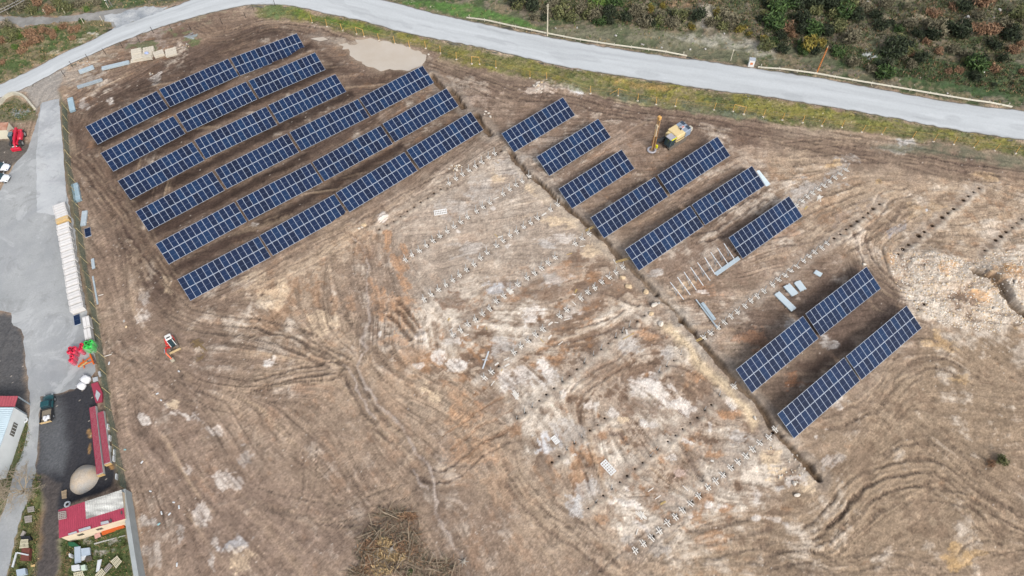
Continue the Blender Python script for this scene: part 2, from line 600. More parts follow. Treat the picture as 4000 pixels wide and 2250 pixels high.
mottle([(1900, 560), (2000, 600), (2350, 940), (2600, 1210), (2960, 1630), (3130, 1880), (2950, 2050), (2700, 2120), (2450, 2120), (2280, 2010), (2040, 1720), (1850, 1560), (1640, 1480), (1560, 1300), (1500, 1150), (1430, 900), (1600, 780)], .42, 5, .0, -.35, -.3)
mottle([(2300, 960), (2600, 1210), (2960, 1630), (3130, 1880), (2950, 2050), (2700, 2120), (2450, 2120), (2280, 2010), (2040, 1720), (1850, 1560), (1640, 1480), (1560, 1300), (1700, 1180), (1950, 1120), (2150, 1040)], .85, 5, .2, -.25, -.5)
paint([(1560, 800), (1950, 560), (2250, 850), (2350, 960), (2000, 1080), (1650, 1180), (1560, 1050)], (186, 173, 158), .45, 6, 4)
mottle([(3000, 620), (3400, 700), (4060, 720), (4060, 1030), (3560, 1020), (3440, 990), (3000, 1260), (2760, 1420), (2600, 1210), (2560, 1080), (2900, 1050)], .5, 5, .05, -.45, -.4)
mottle([(440, 1250), (900, 1250), (1400, 1500), (2000, 1800), (2500, 2290), (480, 2290)], .42, 6, -.6, -.35, -.7)
mottle([(3050, 1700), (3300, 1450), (3650, 1250), (4060, 1240), (4060, 2290), (2500, 2290)], .45, 6, -.5, -.25, -.55)
mottle([(700, 1230), (1000, 1080), (1450, 880), (1520, 1150), (1580, 1450), (1300, 1420), (1000, 1300)], .5, 5, -.3, -.35, .05)
mottle([(2000, 380), (3000, 530), (3000, 620), (2900, 1000), (2600, 1080), (2350, 930), (2000, 600)], .4, 5, -.25, -.3, -.6)
mottle([(230, 400), (560, 80), (1000, 80), (1700, 260), (1900, 520), (1100, 1000), (740, 1200), (560, 1200)], .4, 5, -.95, .1, -.9)
paint([(440, 1250), (900, 1300), (1350, 1520), (1900, 1800), (2300, 2290), (480, 2290)], (132, 113, 100), 0.38, 8, 6)
# damp soil and shade behind the tables, painted dark in the left block's lanes
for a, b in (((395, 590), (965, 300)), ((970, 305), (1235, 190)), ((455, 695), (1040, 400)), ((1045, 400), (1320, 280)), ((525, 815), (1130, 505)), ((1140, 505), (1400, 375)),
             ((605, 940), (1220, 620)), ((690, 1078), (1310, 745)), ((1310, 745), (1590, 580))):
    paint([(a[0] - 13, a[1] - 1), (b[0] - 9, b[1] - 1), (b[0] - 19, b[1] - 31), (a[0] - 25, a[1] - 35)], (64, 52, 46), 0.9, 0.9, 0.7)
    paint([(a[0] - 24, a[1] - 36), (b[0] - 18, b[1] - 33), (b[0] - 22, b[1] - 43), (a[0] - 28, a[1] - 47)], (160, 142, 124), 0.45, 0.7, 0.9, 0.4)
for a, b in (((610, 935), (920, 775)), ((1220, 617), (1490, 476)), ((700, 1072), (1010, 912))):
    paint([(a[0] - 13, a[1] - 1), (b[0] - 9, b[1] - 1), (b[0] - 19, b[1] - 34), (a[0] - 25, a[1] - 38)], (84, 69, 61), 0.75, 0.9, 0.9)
paint([(325, 490), (340, 430), (560, 310), (700, 255), (850, 185), (960, 105), (1060, 105), (1150, 128), (1000, 175), (900, 222), (620, 345)], (80, 66, 58), .85, 1.6, 1.6, .45)
paint([(1190, 170), (1240, 180), (1340, 250), (1440, 290), (1560, 270), (1590, 290), (1400, 370), (1310, 280), (1250, 220)], (86, 70, 61), 0.75, 1.2, 1.5, 0.3)

WH, GY, OR_, DK, BE, BR, YE, PK = (226, 217, 207), (190, 183, 175), (178, 140, 108), (92, 76, 66), (222, 199, 168), (130, 106, 88), (190, 158, 112), (208, 184, 170)
BLOBS = [
    (2120, 1135, 120, 40, BR, .8), (2344, 1137, 80, 30, BR, .8), (2530, 1310, 60, 30, OR_, .8), (2725, 1460, 40, 25, OR_, .9), (2683, 1506, 20, 20, OR_, .9), (2414, 1456, 90, 40, BR, .8),
    (2662, 1473, 50, 50, BR, .7), (2497, 1589, 100, 40, BR, .8), (2849, 1609, 35, 20, OR_, .9), (1774, 1170, 60, 40, BR, .9), (1911, 1576, 60, 50, BR, .8), (2248, 1010, 50, 40, BR, .9),
    (2199, 1059, 70, 35, OR_, .6), (1560, 1224, 60, 80, OR_, .75), (1488, 1170, 40, 70, OR_, .7), (1820, 1626, 60, 50, OR_, .6), (1787, 1555, 40, 50, OR_, .6), (1518, 943, 22, 40, OR_, .9),
    (1551, 1018, 25, 50, OR_, .9), (1580, 1084, 30, 60, OR_, .9), (1538, 1332, 60, 20, OR_, .6), (1620, 1400, 60, 40, OR_, .5), (2343, 2035, 30, 15, OR_, .9), (2099, 1431, 40, 20, OR_, .8),
    (1850, 1760, 90, 60, OR_, .55), (2480, 1850, 60, 50, BR, .6), (2300, 1830, 60, 40, BR, .5), (2700, 1820, 60, 60, BR, .6), (2560, 1950, 70, 40, BR, .6), (2850, 1800, 60, 40, BR, .5),
    (3269, 1357, 80, 45, DK, .8, -.6), (3174, 1440, 60, 50, DK, .9, -.6), (3476, 1266, 80, 30, DK, .8, -.6), (3095, 1493, 45, 25, (150, 105, 75), .7), (2960, 1330, 60, 40, (150, 108, 80), .6),
    (3060, 880, 60, 40, (150, 112, 84), .6), (2750, 1130, 70, 40, (156, 118, 90), .6), (2900, 1090, 60, 40, (120, 98, 84), .6),
    (2083, 1237, 50, 45, WH, .9), (2132, 1456, 45, 48, WH, 1), (2025, 1481, 55, 45, WH, .8), (2290, 1216, 35, 15, WH, .7), (2455, 1348, 45, 30, GY, .9), (2555, 1481, 45, 45, WH, .9),
    (2571, 1514, 55, 45, WH, .8), (2489, 1506, 35, 40, WH, .7), (2646, 1589, 60, 25, WH, .9), (2600, 1377, 30, 22, GY, .9), (2195, 1539, 13, 13, WH, 1), (2302, 1585, 30, 20, WH, .7),
    (2389, 1613, 20, 15, WH, .8), (2439, 1642, 30, 20, BE, .9), (2530, 1663, 35, 14, WH, 1), (2770, 1655, 10, 22, WH, 1), (2232, 1680, 80, 40, GY, .8), (2849, 1576, 25, 25, WH, .9),
    (2224, 1224, 25, 25, WH, .8), (1050, 1406, 28, 20, WH, 1), (1716, 1390, 25, 25, WH, .9), (1787, 1427, 38, 22, WH, 1), (1965, 1348, 45, 38, GY, .9), (1774, 1324, 45, 25, WH, .9),
    (1973, 1473, 30, 30, WH, .8), (1642, 1431, 25, 15, WH, .7), (1683, 1535, 50, 22, BE, .7, .6), (1592, 1597, 10, 10, WH, .9), (1638, 1311, 22, 14, WH, .8), (1480, 1303, 7, 13, WH, .9),
    (1944, 1125, 60, 35, (205, 205, 205), .9), (1062, 1162, 60, 50, BE, .55), (1265, 1237, 55, 45, BE, .5), (1232, 1299, 40, 20, BE, .5), (1493, 844, 17, 17, WH, 1), (1923, 811, 11, 8, WH, 1),
    (1793, 902, 9, 7, WH, 1), (1985, 960, 11, 9, WH, 1), (1948, 690, 40, 28, BE, .8), (1828, 964, 70, 40, GY, .7), (1880, 740, 70, 40, GY, .6), (1800, 800, 70, 40, GY, .6), (2000, 650, 50, 60, GY, .7),
    (2075, 736, 30, 22, BE, .9), (2178, 865, 50, 25, BE, .9), (2224, 881, 30, 20, BE, .9), (2323, 972, 38, 30, BE, .9), (2186, 935, 60, 20, WH, .7), (2132, 952, 50, 20, GY, .9), (2153, 1084, 60, 25, GY, .8),
    (2555, 1059, 25, 15, GY, .8), (2745, 1142, 32, 12, WH, .8), (2690, 1120, 40, 20, BE, .6), (2137, 1737, 45, 45, (215, 214, 214), .95), (2248, 1776, 14, 10, WH, 1), (2300, 1731, 12, 8, WH, 1),
    (2211, 1805, 14, 9, WH, 1), (2290, 1907, 50, 40, GY, .9), (2244, 1981, 32, 48, (205, 203, 200), .9), (2447, 1907, 12, 10, WH, 1), (2389, 1960, 14, 10, WH, 1), (2447, 1960, 60, 14, WH, .9, .6),
    (2658, 1849, 25, 18, PK, .9), (2621, 1787, 20, 12, WH, .9), (2679, 1724, 25, 12, WH, .8), (2766, 1969, 25, 18, WH, .9), (2824, 1973, 20, 9, WH, .9), (2952, 2031, 22, 14, WH, 1), (2696, 2018, 14, 12, WH, .9),
    (2965, 1936, 25, 30, WH, .7), (2560, 2138, 40, 30, GY, .8), (2455, 2110, 30, 20, GY, .8), (2497, 2056, 48, 12, WH, .8, .55), (2890, 1712, 45, 32, GY, .9), (2994, 1790, 30, 25, BE, 1), (3016, 1790, 30, 25, BE, 1),
    (3054, 1849, 42, 36, BE, 1), (3149, 1898, 38, 32, BE, 1), (3095, 1870, 40, 30, WH, .8), (3050, 1902, 20, 16, GY, .9), (3232, 1675, 12, 10, WH, 1), (3186, 1708, 12, 14, WH, .8), (3256, 1815, 55, 40, GY, .6),
    (3741, 2184, 42, 50, YE, .8), (3820, 2160, 40, 14, YE, .7), (3025, 2035, 42, 15, WH, .6), (3973, 1257, 45, 45, YE, .9), (3662, 1328, 70, 30, YE, .6), (3745, 1489, 32, 20, YE, .7), (3257, 1580, 38, 20, WH, .6),
    (3232, 1348, 28, 22, GY, .8), (3090, 1270, 18, 22, GY, .8), (3228, 695, 120, 45, GY, .8, -.6), (3150, 760, 60, 30, GY, .7, -.6), (3497, 890, 55, 16, (150, 149, 152), .8, -.6), (3300, 830, 90, 18, (140, 128, 120), .6, -.6),
    (3620, 830, 90, 30, YE, .35), (3850, 690, 60, 20, YE, .4), (3260, 640, 30, 12, YE, .7), (3440, 700, 14, 14, YE, .7), (3620, 820, 8, 8, (215, 220, 225), .9),
    (720, 1832, 40, 25, WH, .55), (890, 1878, 60, 40, WH, .6), (940, 1803, 35, 25, GY, .6), (774, 2002, 40, 48, WH, .6), (704, 2076, 20, 42, GY, .7), (840, 2118, 16, 16, WH, .6), (944, 1737, 20, 10, WH, .8),
    (575, 2043, 50, 25, GY, .7), (932, 2126, 55, 35, (210, 208, 206), .8), (960, 2180, 60, 40, BE, .6), (828, 2209, 15, 30, GY, .7), (580, 2167, 30, 50, GY, .5), (559, 1634, 28, 30, WH, .9), (724, 1626, 80, 18, WH, .7, .6),
    (830, 1680, 40, 14, WH, .6, .6), (542, 1245, 35, 30, WH, .6), (563, 1158, 20, 25, GY, .7), (679, 1576, 20, 20, BE, .7), (431, 397, 16, 12, WH, .9), (617, 310, 22, 20, GY, .9), (331, 406, 20, 20, GY, .7),
    (300, 290, 90, 50, (172, 162, 150), .8), (420, 225, 70, 22, (178, 168, 152), .7), (560, 140, 130, 30, (170, 158, 148), .6), (760, 60, 120, 16, (150, 140, 118), .8), (985, 880, 22, 10, GY, .8),
    (2245, 320, 40, 38, (232, 230, 230), 1), (2195, 310, 30, 40, (205, 196, 190), .9), (2130, 345, 60, 25, (205, 190, 176), .9), (2490, 360, 70, 20, GY, .8), (2470, 390, 50, 16, BE, .7),
    (3530, 555, 40, 14, (214, 214, 214), .9), (3560, 575, 60, 14, GY, .8), (3450, 575, 60, 14, GY, .5), (660, 1105, 20, 40, BE, .5), (520, 1050, 50, 80, (165, 145, 124), .6), (1000, 1080, 60, 20, BE, .35),
    (690, 1330, 30, 30, (120, 104, 94), .5), (1500, 470, 60, 40, (150, 134, 120), .6), (1850, 380, 80, 50, (176, 158, 142), .7), (1800, 330, 60, 30, (172, 160, 146), .7), (1950, 420, 50, 30, (170, 150, 132), .6),
    (2150, 560, 50, 40, (170, 158, 146), .6), (2400, 560, 60, 40, (168, 150, 134), .6), (2500, 640, 60, 30, (112, 92, 80), .5), (2700, 560, 60, 40, (150, 126, 106), .5), (2900, 600, 60, 40, (170, 150, 130), .6),
]
for b in BLOBS:
    blob(*b)

# pale clay spoil along the trench, rubble field, grey drilling dust along the rows of holes
paint(Z(2000, 1100, [(1420, 430), (1480, 390), (1600, 520), (1760, 700), (1900, 830), (2080, 960), (2130, 1080), (2200, 1150), (2330, 1330), (2280, 1400), (2150, 1200), (1950, 990), (1850, 900), (1700, 760), (1560, 600)]),
      (226, 204, 170), 0.9, 0.8, 0.8)
paint(Z(2000, 550, [(0, 170), (60, 240), (180, 360), (420, 560), (560, 700), (700, 850), (850, 980), (1000, 1130), (1060, 1200), (980, 1180), (760, 980), (560, 810), (380, 640), (120, 390)]), (214, 196, 172), 0.6, 1.0, 1.0)
RUB = Z(3000, 550, [(1130, 1060), (1300, 1000), (1600, 1080), (1900, 1150), (2120, 1060), (2450, 1020), (2450, 1449), (2440, 1800), (2250, 1640), (2180, 1820), (1900, 1780), (1650, 1740), (1400, 1600), (1250, 1420), (1170, 1250)])
paint(RUB, (206, 188, 168), 0.95, 1.5, 2.0)
mottle(RUB, .85, 2.0, .75, -.9, -.6)
for x, y, rx, ry in ((3890, 1100, 50, 40), (3960, 1080, 40, 30), (3700, 1060, 50, 24), (3820, 1180, 40, 20), (3480, 1010, 30, 30)):
    blob(x, y, rx, ry, (205, 160, 112), .8)

# ---- streaks left by tyres and crawler tracks
soil = np.ones((NY, NX), np.float32)
tr = np.clip(0.6 + 0.9 * (vn(14, 81) - 0.35), 0.35, 1)
lug = np.clip(LB * .8 + .35, 0, 1.3)
C *= np.clip(1 + tr * (0.10 * LA + 0.05 * LB + .09 * LS) + 0.115 * LP * lug * tr + .07 * Z4 + .045 * LM, 0.45, 1.7)[..., None]
C[:] = mix(C, alb(206, 182, 152), np.clip((LB - 1.2) * 0.35, 0, .4) * tr)
C[:] = mix(C, alb(78, 65, 58), np.clip((-LA - 1.15) * 0.42, 0, .55) * tr)
C[:] = mix(C, alb(78, 65, 58), np.clip((-LB - 1.6) * 0.4, 0, .35) * tr)
H += tr * (0.045 * LB + 0.022 * LA) + 0.02 * LP * tr * lug + .012 * LM
H += (N2 - 0.5) * 0.5 + (N3 - 0.5) * 0.30 + (N4 - 0.5) * 0.16


def rut(px, width=0.5, gauge=1.9, n=2, depth=0.10, rgb=(88, 74, 66), s=0.6, edge=(196, 174, 146), tread=True):
    P0 = W(smooth_pts(px, 6))
    A = np.array(P0)
    T = np.gradient(A, axis=0)
    T /= np.linalg.norm(T, axis=1)[:, None] + 1e-9
    Nn = np.column_stack([-T[:, 1], T[:, 0]])
    for k in range(n):
        o = (k - (n - 1) / 2) * gauge
        P = [tuple(p) for p in A + Nn * o]
        xs, ys = [p[0] for p in P], [p[1] for p in P]
        w = win(min(xs) - 2, max(xs) + 2, min(ys) - 2, max(ys) + 2)
        d = seg_dist(XX[w] + WX[w] * 1.1, YY[w] + WY[w] * 1.1, P)
        m = ss(width * 0.75, width * 0.15, d + .10 * RAG[w]) * np.clip(0.3 + 1.4 * (N2[w] - 0.2) + .4 * (N3[w] - .5), 0, 1)
        e = ss(0.45, 0, np.abs(d - width * 0.85)) * np.clip(N3[w] * 1.6 - 0.3, 0, 1)
        C[w] = mix(C[w], alb(*edge), e * 0.35 * s)
        C[w] = mix(C[w], alb(*rgb), m * s)
        if tread:
            C[w] *= (1 + 0.22 * LP[w] * m)[..., None]
        H[w] += 0.6 * depth * e - depth * m


RUTS = [
    (Z(3000, 1650, [(380, 1040), (470, 980), (600, 840), (680, 760), (820, 600), (1000, 500), (1200, 430), (1480, 400), (1700, 480), (1900, 640), (2415, 960)]), .6, 2.0, 2, .16, (94, 79, 68), .75),
    (Z(3000, 1650, [(420, 1080), (560, 1040), (700, 940), (860, 760), (1040, 620), (1300, 560), (1500, 540), (1700, 690), (1950, 760), (2200, 1000)]), .55, 1.9, 2, .12, (100, 84, 72), .65),
    (Z(3000, 1650, [(600, 1220), (760, 1020), (1000, 800), (1250, 700), (1500, 670), (1720, 720), (1960, 900), (2200, 1090)]), .5, 1.9, 2, .09, (110, 93, 80), .5),
    (Z(3000, 1650, [(1350, 0), (1600, 220), (1900, 520), (2415, 900)]), .5, 2.0, 3, .06, (122, 106, 92), .5),
    (Z(3000, 1650, [(0, 1340), (200, 1290), (400, 1270), (560, 1330), (640, 1400)]), .5, 1.8, 2, .09, (98, 84, 74), .6),
    (Z(3000, 1650, [(760, 1340), (1000, 1310), (1250, 1320), (1450, 1370), (1600, 1440)]), .5, 1.8, 2, .08, (104, 90, 78), .5),
    (Z(3000, 1650, [(1830, 1290), (1950, 1190), (2100, 1160), (2200, 1180)]), .5, 1.6, 2, .1, (90, 78, 68), .6),
    (Z(3000, 1650, [(1100, 300), (1250, 210), (1420, 180)]), .6, 1.6, 1, .12, (92, 78, 68), .7),
    (Z(3000, 1100, [(900, 1200), (1050, 1060), (1200, 900), (1400, 790), (1560, 760), (1720, 810), (1950, 930)]), .5, 2.2, 2, .10, (104, 88, 76), .65),
    (Z(3000, 1100, [(550, 1330), (750, 1260), (960, 1190), (1080, 1070)]), .5, 2.0, 2, .10, (100, 84, 72), .6),
    (Z(3000, 1100, [(1130, 950), (1200, 820), (1290, 710)]), .5, 1.9, 2, .08, (100, 84, 72), .6),
    (Z(3000, 1100, [(1500, 740), (1650, 720), (1720, 600)]), .5, 1.9, 1, .08, (110, 94, 82), .5),
    (Z(3000, 1100, [(1700, 240), (1950, 330), (2415, 360)]), .6, 2.0, 2, .1, (112, 98, 86), .6),
    (Z(2000, 1650, [(0, 560), (160, 760), (400, 980), (640, 1130), (850, 1280), (960, 1400)]), .6, 2.0, 2, .14, (96, 80, 70), .75),
    (Z(2000, 1650, [(-60, 250), (60, 560), (250, 720), (470, 860), (700, 1060), (920, 1230)]), .5, 1.9, 2, .1, (108, 92, 80), .6),
    (Z(2000, 1650, [(1480, 1130), (1700, 1160), (1950, 1120), (2415, 1010)]), .5, 2.0, 3, .08, (108, 94, 84), .55),
    (Z(2000, 1650, [(1100, 1260), (1400, 1300), (1800, 1330), (2415, 1340)]), .5, 2.0, 3, .06, (116, 102, 90), .5),
    (Z(2000, 1650, [(880, 1449), (1000, 1330), (1100, 1250), (1300, 1080), (1600, 880)]), .5, 2.0, 2, .07, (124, 108, 96), .5),
    (Z(1000, 1100, [(0, 510), (280, 560), (480, 640), (620, 720), (730, 790), (870, 790)]), .55, 1.9, 2, .12, (92, 79, 70), .7),
    (Z(1000, 1100, [(0, 400), (250, 450), (420, 500), (560, 620), (700, 700), (860, 770)]), .5, 1.8, 2, .1, (98, 84, 74), .65),
    (Z(1000, 1100, [(0, 980), (200, 920), (480, 850), (760, 820), (880, 850), (940, 980), (1060, 1200), (1200, 1360), (1330, 1449)]), .6, 2.0, 2, .14, (94, 80, 70), .75),
    (Z(1000, 1100, [(60, 1040), (350, 960), (640, 930), (800, 900)]), .5, 1.8, 1, .1, (96, 82, 72), .6),
    (Z(1000, 1100, [(1110, 620), (1240, 800), (1400, 940), (1620, 1130), (1900, 1320), (2300, 1449)]), .5, 2.0, 3, .08, (112, 95, 82), .55),
    (Z(1000, 1100, [(670, 200), (800, 360), (900, 480), (980, 600)]), .5, 1.8, 2, .08, (106, 92, 82), .5),
    (Z(1000, 1100, [(1300, 290), (1400, 420), (1480, 520)]), .8, 1.6, 2, .3, (96, 76, 62), .75),
    (Z(1000, 1100, [(1340, 180), (1450, 310), (1560, 480)]), .8, 1.6, 1, .3, (96, 76, 62), .75),
    (Z(1000, 1650, [(1130, 0), (1330, 130), (1480, 300), (1560, 460), (1700, 520), (1860, 480), (2100, 280), (2400, 110)]), .55, 2.0, 2, .12, (100, 84, 74), .65),
    (Z(1000, 1650, [(0, 700), (300, 760), (560, 830), (880, 850), (1200, 720), (1420, 640)]), .5, 2.4, 2, .07, (112, 98, 86), .55),
    (Z(1000, 1650, [(80, 820), (350, 880), (620, 960), (900, 980)]), .5, 2, 1, .07, (110, 96, 86), .6),
    (Z(1000, 1650, [(500, 270), (510, 450), (500, 620), (430, 850)]), .5, 2.0, 2, .05, (112, 96, 84), .5),
    (Z(1000, 1650, [(1850, 250), (2100, 60), (2415, -120)]), .5, 2.6, 3, .07, (150, 112, 82), .5),
    (Z(0, 1100, [(1620, 220), (1750, 340), (2000, 400), (2415, 440)]), .55, 1.9, 3, .1, (98, 85, 75), .65),
    (Z(0, 1100, [(1640, 850), (1700, 1000), (1900, 1100), (2200, 1200)]), .5, 1.9, 2, .08, (104, 90, 80), .55),
    (Z(0, 1100, [(1140, 880), (1300, 1000), (1440, 1110)]), .5, 1.9, 2, .08, (100, 86, 76), .5),
    (Z(0, 1100, [(960, 150), (1010, 420), (1100, 600), (1250, 700), (1480, 780)]), .5, 1.9, 2, .08, (106, 92, 82), .5),
    (Z(0, 550, [(700, 150), (850, 300), (1050, 560), (1250, 850), (1420, 1080), (1600, 1300), (1700, 1449)]), .6, 2.0, 2, .12, (80, 66, 59), .7),
    (Z(0, 550, [(900, 100), (1050, 350), (1250, 700), (1450, 1000), (1650, 1280)]), .5, 1.9, 2, .1, (86, 72, 64), .6),
    (Z(0, 550, [(880, 500), (1000, 700), (1050, 900), (1150, 1050)]), .5, 1.9, 2, .08, (92, 78, 70), .5),
    (Z(1000, 0, [(0, 260), (200, 220), (400, 240), (650, 290), (900, 390)]), .6, 2.0, 3, .12, (88, 74, 66), .7),
    (Z(0, 0, [(1830, 260), (2000, 340), (2200, 330), (2415, 250)]), .5, 1.9, 3, .1, (94, 80, 72), .6),
    (Z(1000, 0, [(1650, 620), (1900, 720), (2200, 830), (2415, 920)]), .55, 2.0, 3, .1, (88, 74, 66), .65),
    (Z(2000, 0, [(0, 880), (500, 900), (800, 980), (1200, 1060), (1800, 1120), (2415, 1240)]), .6, 2.1, 3, .1, (86, 72, 64), .65),
    (Z(3000, 0, [(0, 1230), (500, 1330), (1000, 1400), (1500, 1449)]), .6, 2.0, 4, .1, (92, 78, 69), .65),
    (Z(3000, 550, [(200, 120), (700, 90), (1200, 110), (1700, 230), (2415, 320)]), .6, 2.0, 4, .1, (94, 80, 71), .6),
    (Z(3000, 550, [(0, 800), (300, 680), (560, 560), (900, 440)]), .6, 2.0, 2, .1, (90, 77, 69), .65),
    (Z(3000, 550, [(0, 960), (400, 900), (700, 680), (1000, 580)]), .6, 2.0, 2, .1, (96, 82, 74), .6),
    (Z(3000, 550, [(640, 980), (900, 840), (1050, 720), (1180, 560), (1350, 520)]), .6, 2.2, 3, .12, (90, 78, 71), .7),
    (Z(3000, 550, [(860, 880), (900, 1030), (1000, 1200), (1150, 1330), (1330, 1400)]), .6, 2.2, 2, .12, (96, 82, 74), .7),
    (Z(3000, 550, [(1200, 850), (1600, 880), (2000, 900), (2415, 960)]), .5, 2.2, 3, .06, (130, 116, 102), .5),
    (Z(2000, 550, [(700, 700), (900, 620), (1000, 540), (1300, 400)]), .5, 1.9, 2, .1, (96, 82, 74), .6),
    (Z(2000, 550, [(1500, 600), (1800, 500), (2200, 260)]), .5, 1.9, 3, .08, (98, 84, 76), .55),
    (Z(2000, 550, [(1700, 900), (2000, 800), (2400, 560)]), .6, 1.9, 3, .1, (92, 78, 70), .65),
    (Z(2000, 1100, [(430, 460), (700, 420), (950, 340), (1060, 270)]), .7, 1.8, 1, .2, (112, 92, 78), .6),
    (Z(2000, 1100, [(400, 590), (560, 550), (800, 510), (1000, 430), (1250, 430), (1450, 520)]), .7, 1.8, 1, .2, (112, 92, 80), .65),
    (Z(2000, 1100, [(570, 1140), (650, 1000), (820, 880), (950, 820), (1100, 700)]), .6, 2.0, 2, .14, (120, 94, 76), .6),
    (Z(2000, 1100, [(1480, 830), (1600, 860), (1760, 930), (1900, 1010)]), .7, 2.0, 2, .2, (118, 96, 80), .6),
    (Z(2000, 1100, [(1560, 930), (1650, 1000), (1700, 1040)]), .7, 2.0, 1, .2, (110, 90, 76), .6),
    (Z(2000, 1100, [(840, 90), (960, 130), (1100, 190), (1200, 220)]), .7, 1.8, 1, .2, (110, 92, 80), .6),
    (Z(2000, 1650, [(930, 90), (1030, 130), (1100, 180)]), .8, 1.8, 1, .25, (112, 96, 88), .7),
    (Z(2000, 1650, [(1600, 260), (1700, 400), (1800, 540)]), .7, 1.8, 1, .2, (112, 96, 86), .6),
    (Z(1000, 550, [(850, 820), (1000, 880), (1060, 1000), (1050, 1120)]), .6, 1.8, 2, .1, (128, 104, 90), .5),
    (Z(1000, 550, [(0, 1370), (300, 1200), (700, 1000), (1100, 770), (1500, 520), (1900, 330)]), .5, 2.0, 3, .07, (112, 96, 85), .55),
]
for r_ in RUTS:
    rut(r_[0], *r_[1:4], depth=r_[4], rgb=r_[5], s=r_[6])

# grey dust where the drill went along each row
for a, b, wd in (((2086, 590), (1478, 900), .9), ((2066, 692), (1585, 1016), 1.3), ((2180, 795), (1655, 1175), 1.3), ((2305, 912), (1765, 1310), 1.3), ((2435, 1040), (1890, 1478), 1.4), ((2518, 1230), (2015, 1638), 1.6), ((2305, 1660), (2150, 1800), 1.7), ((2660, 1385), (2570, 1455), 1.3), ((2812, 1548), (2295, 1990), 1.6), ((3022, 1685), (2478, 2155), 1.7),
                 ((3305, 662), (3105, 805), 1.8), ((3440, 795), (2745, 1320), 1.5), ((3825, 732), (3505, 995), 1.4), ((3990, 855), (3830, 995), 1.3)):
    P = W([a, b])
    w = win(min(P[0][0], P[1][0]) - 4, max(P[0][0], P[1][0]) + 4, min(P[0][1], P[1][1]) - 4, max(P[0][1], P[1][1]) + 4)
    d = seg_dist(XX[w] + WX[w] * 1.5, YY[w] + WY[w] * 1.5, P)
    C[w] = mix(C[w], alb(184, 172, 158), ss(wd * 1.25, wd * 0.5, d) * np.clip(N3[w] * 1.5 - .1, 0, 1) * .55)

# pale washed-out rills
for px, wd in ((Z(1000, 1100, [(1055, 0), (1045, 200), (1070, 330), (1040, 470), (1010, 560), (1050, 640), (990, 700), (960, 800), (1000, 920), (1040, 1000), (1110, 1090), (1150, 1170), (1220, 1240), (1390, 1380)]) +
                Z(1000, 1650, [(1430, 110), (1510, 270), (1600, 380), (1640, 520), (1670, 640), (1700, 870), (1760, 960), (1830, 1090), (1900, 1240), (1960, 1330), (2010, 1449)]), .55),
               (Z(1000, 1100, [(820, 790), (900, 880), (960, 1020), (1040, 1180), (1120, 1300)]), .35), (Z(1000, 550, [(920, 900), (1000, 1000), (1050, 1100), (1060, 1300)]), .35),
               (Z(1000, 1650, [(1500, 450), (1540, 560), (1610, 650)]), .3)):
    P = W(smooth_pts(px, 3))
    xs, ys = [p[0] for p in P], [p[1] for p in P]
    w = win(min(xs) - 3, max(xs) + 3, min(ys) - 3, max(ys) + 3)
    d = seg_dist(XX[w] + WX[w] * 1.6, YY[w] + WY[w] * 1.6, P)
    m = ss(wd * .72, wd * 0.15, d + .08 * RAG[w]) * np.clip(N3[w] * 2.6 - .75, 0, 1)
    C[w] = mix(C[w], alb(88, 76, 68), ss(1.6, 0.4, d) * .25)
    C[w] = mix(C[w], alb(198, 184, 172), m * .9)
    H[w] -= 0.07 * ss(1.2, 0.2, d)

C *= np.array([1.025, 1.012, 1.012], np.float32)
C[:] = np.clip(C * 1.04, 0, .6)
# ---- verges, slope and yard surroundings
VERGE = [(1000, 22), (1145, 28), (1290, 60), (1414, 85), (1559, 126), (1704, 155), (1870, 188), (2000, 217), (2124, 246), (2248, 273), (2414, 298), (2580, 323), (2704, 344), (2870, 366), (3000, 381), (3207, 416), (3331, 435), (3497, 466), (3704, 507), (3870, 532), (4080, 560),
         (4080, 640), (3870, 592), (3704, 559), (3497, 534), (3290, 509), (3083, 489), (3000, 476), (2828, 451), (2663, 431), (2455, 398), (2290, 364), (2150, 330), (2000, 292), (1870, 265), (1745, 232), (1663, 190), (1500, 150), (1373, 137), (1269, 104), (1124, 72), (1000, 70)]
FARV = [(1380, -60), (1500, 0), (1580, 21), (1704, 54), (1870, 89), (2000, 118), (2166, 149), (2331, 178), (2538, 211), (2745, 238), (3000, 275), (3207, 306), (3414, 344), (3621, 383), (3828, 414), (4080, 445), (4200, 300), (4200, -260), (1200, -260)]
NEARTRI = [(-60, 110), (0, 100), (90, 104), (207, 90), (310, 84), (414, 80), (447, 92), (447, 110), (352, 160), (248, 205), (124, 271), (0, 330), (-60, 352)]
TOPL = [(-60, 64), (0, 66), (207, 68), (331, 54), (414, 41), (621, 25), (725, 0), (900, -60), (900, -240), (-160, -240)]
for pts, a, b, c in ((VERGE, (126, 126, 84), (146, 140, 76), (108, 116, 76)), (FARV, (104, 106, 84), (86, 98, 68), (128, 120, 104)), (NEARTRI, (104, 106, 78), (88, 104, 64), (128, 120, 92)), (TOPL, (98, 102, 82), (84, 100, 66), (120, 112, 92))):
    w, m = pmask(pts, 1.3, 1.6)
    m = m * ss(-.5, .15, m - .45 + .3 * RAG[w])
    col = mix(mix(np.broadcast_to(alb(*a), C[w].shape), alb(*b), ss(.42, .58, N2[w])), alb(*c), ss(.5, .62, N3[w]))
    col = mix(col, np.broadcast_to(alb(146, 130, 106), col.shape), ss(.5, .62, .5 * N4[w] + .5 * (WX[w] + .5)) * .6)
    col = col * (0.75 + 0.5 * N4[w])[..., None]
    C[w] = mix(C[w], col.astype(np.float32), m)
    H[w] += m * ((N3[w] - .5) * .3 + (N4[w] - .5) * .25)
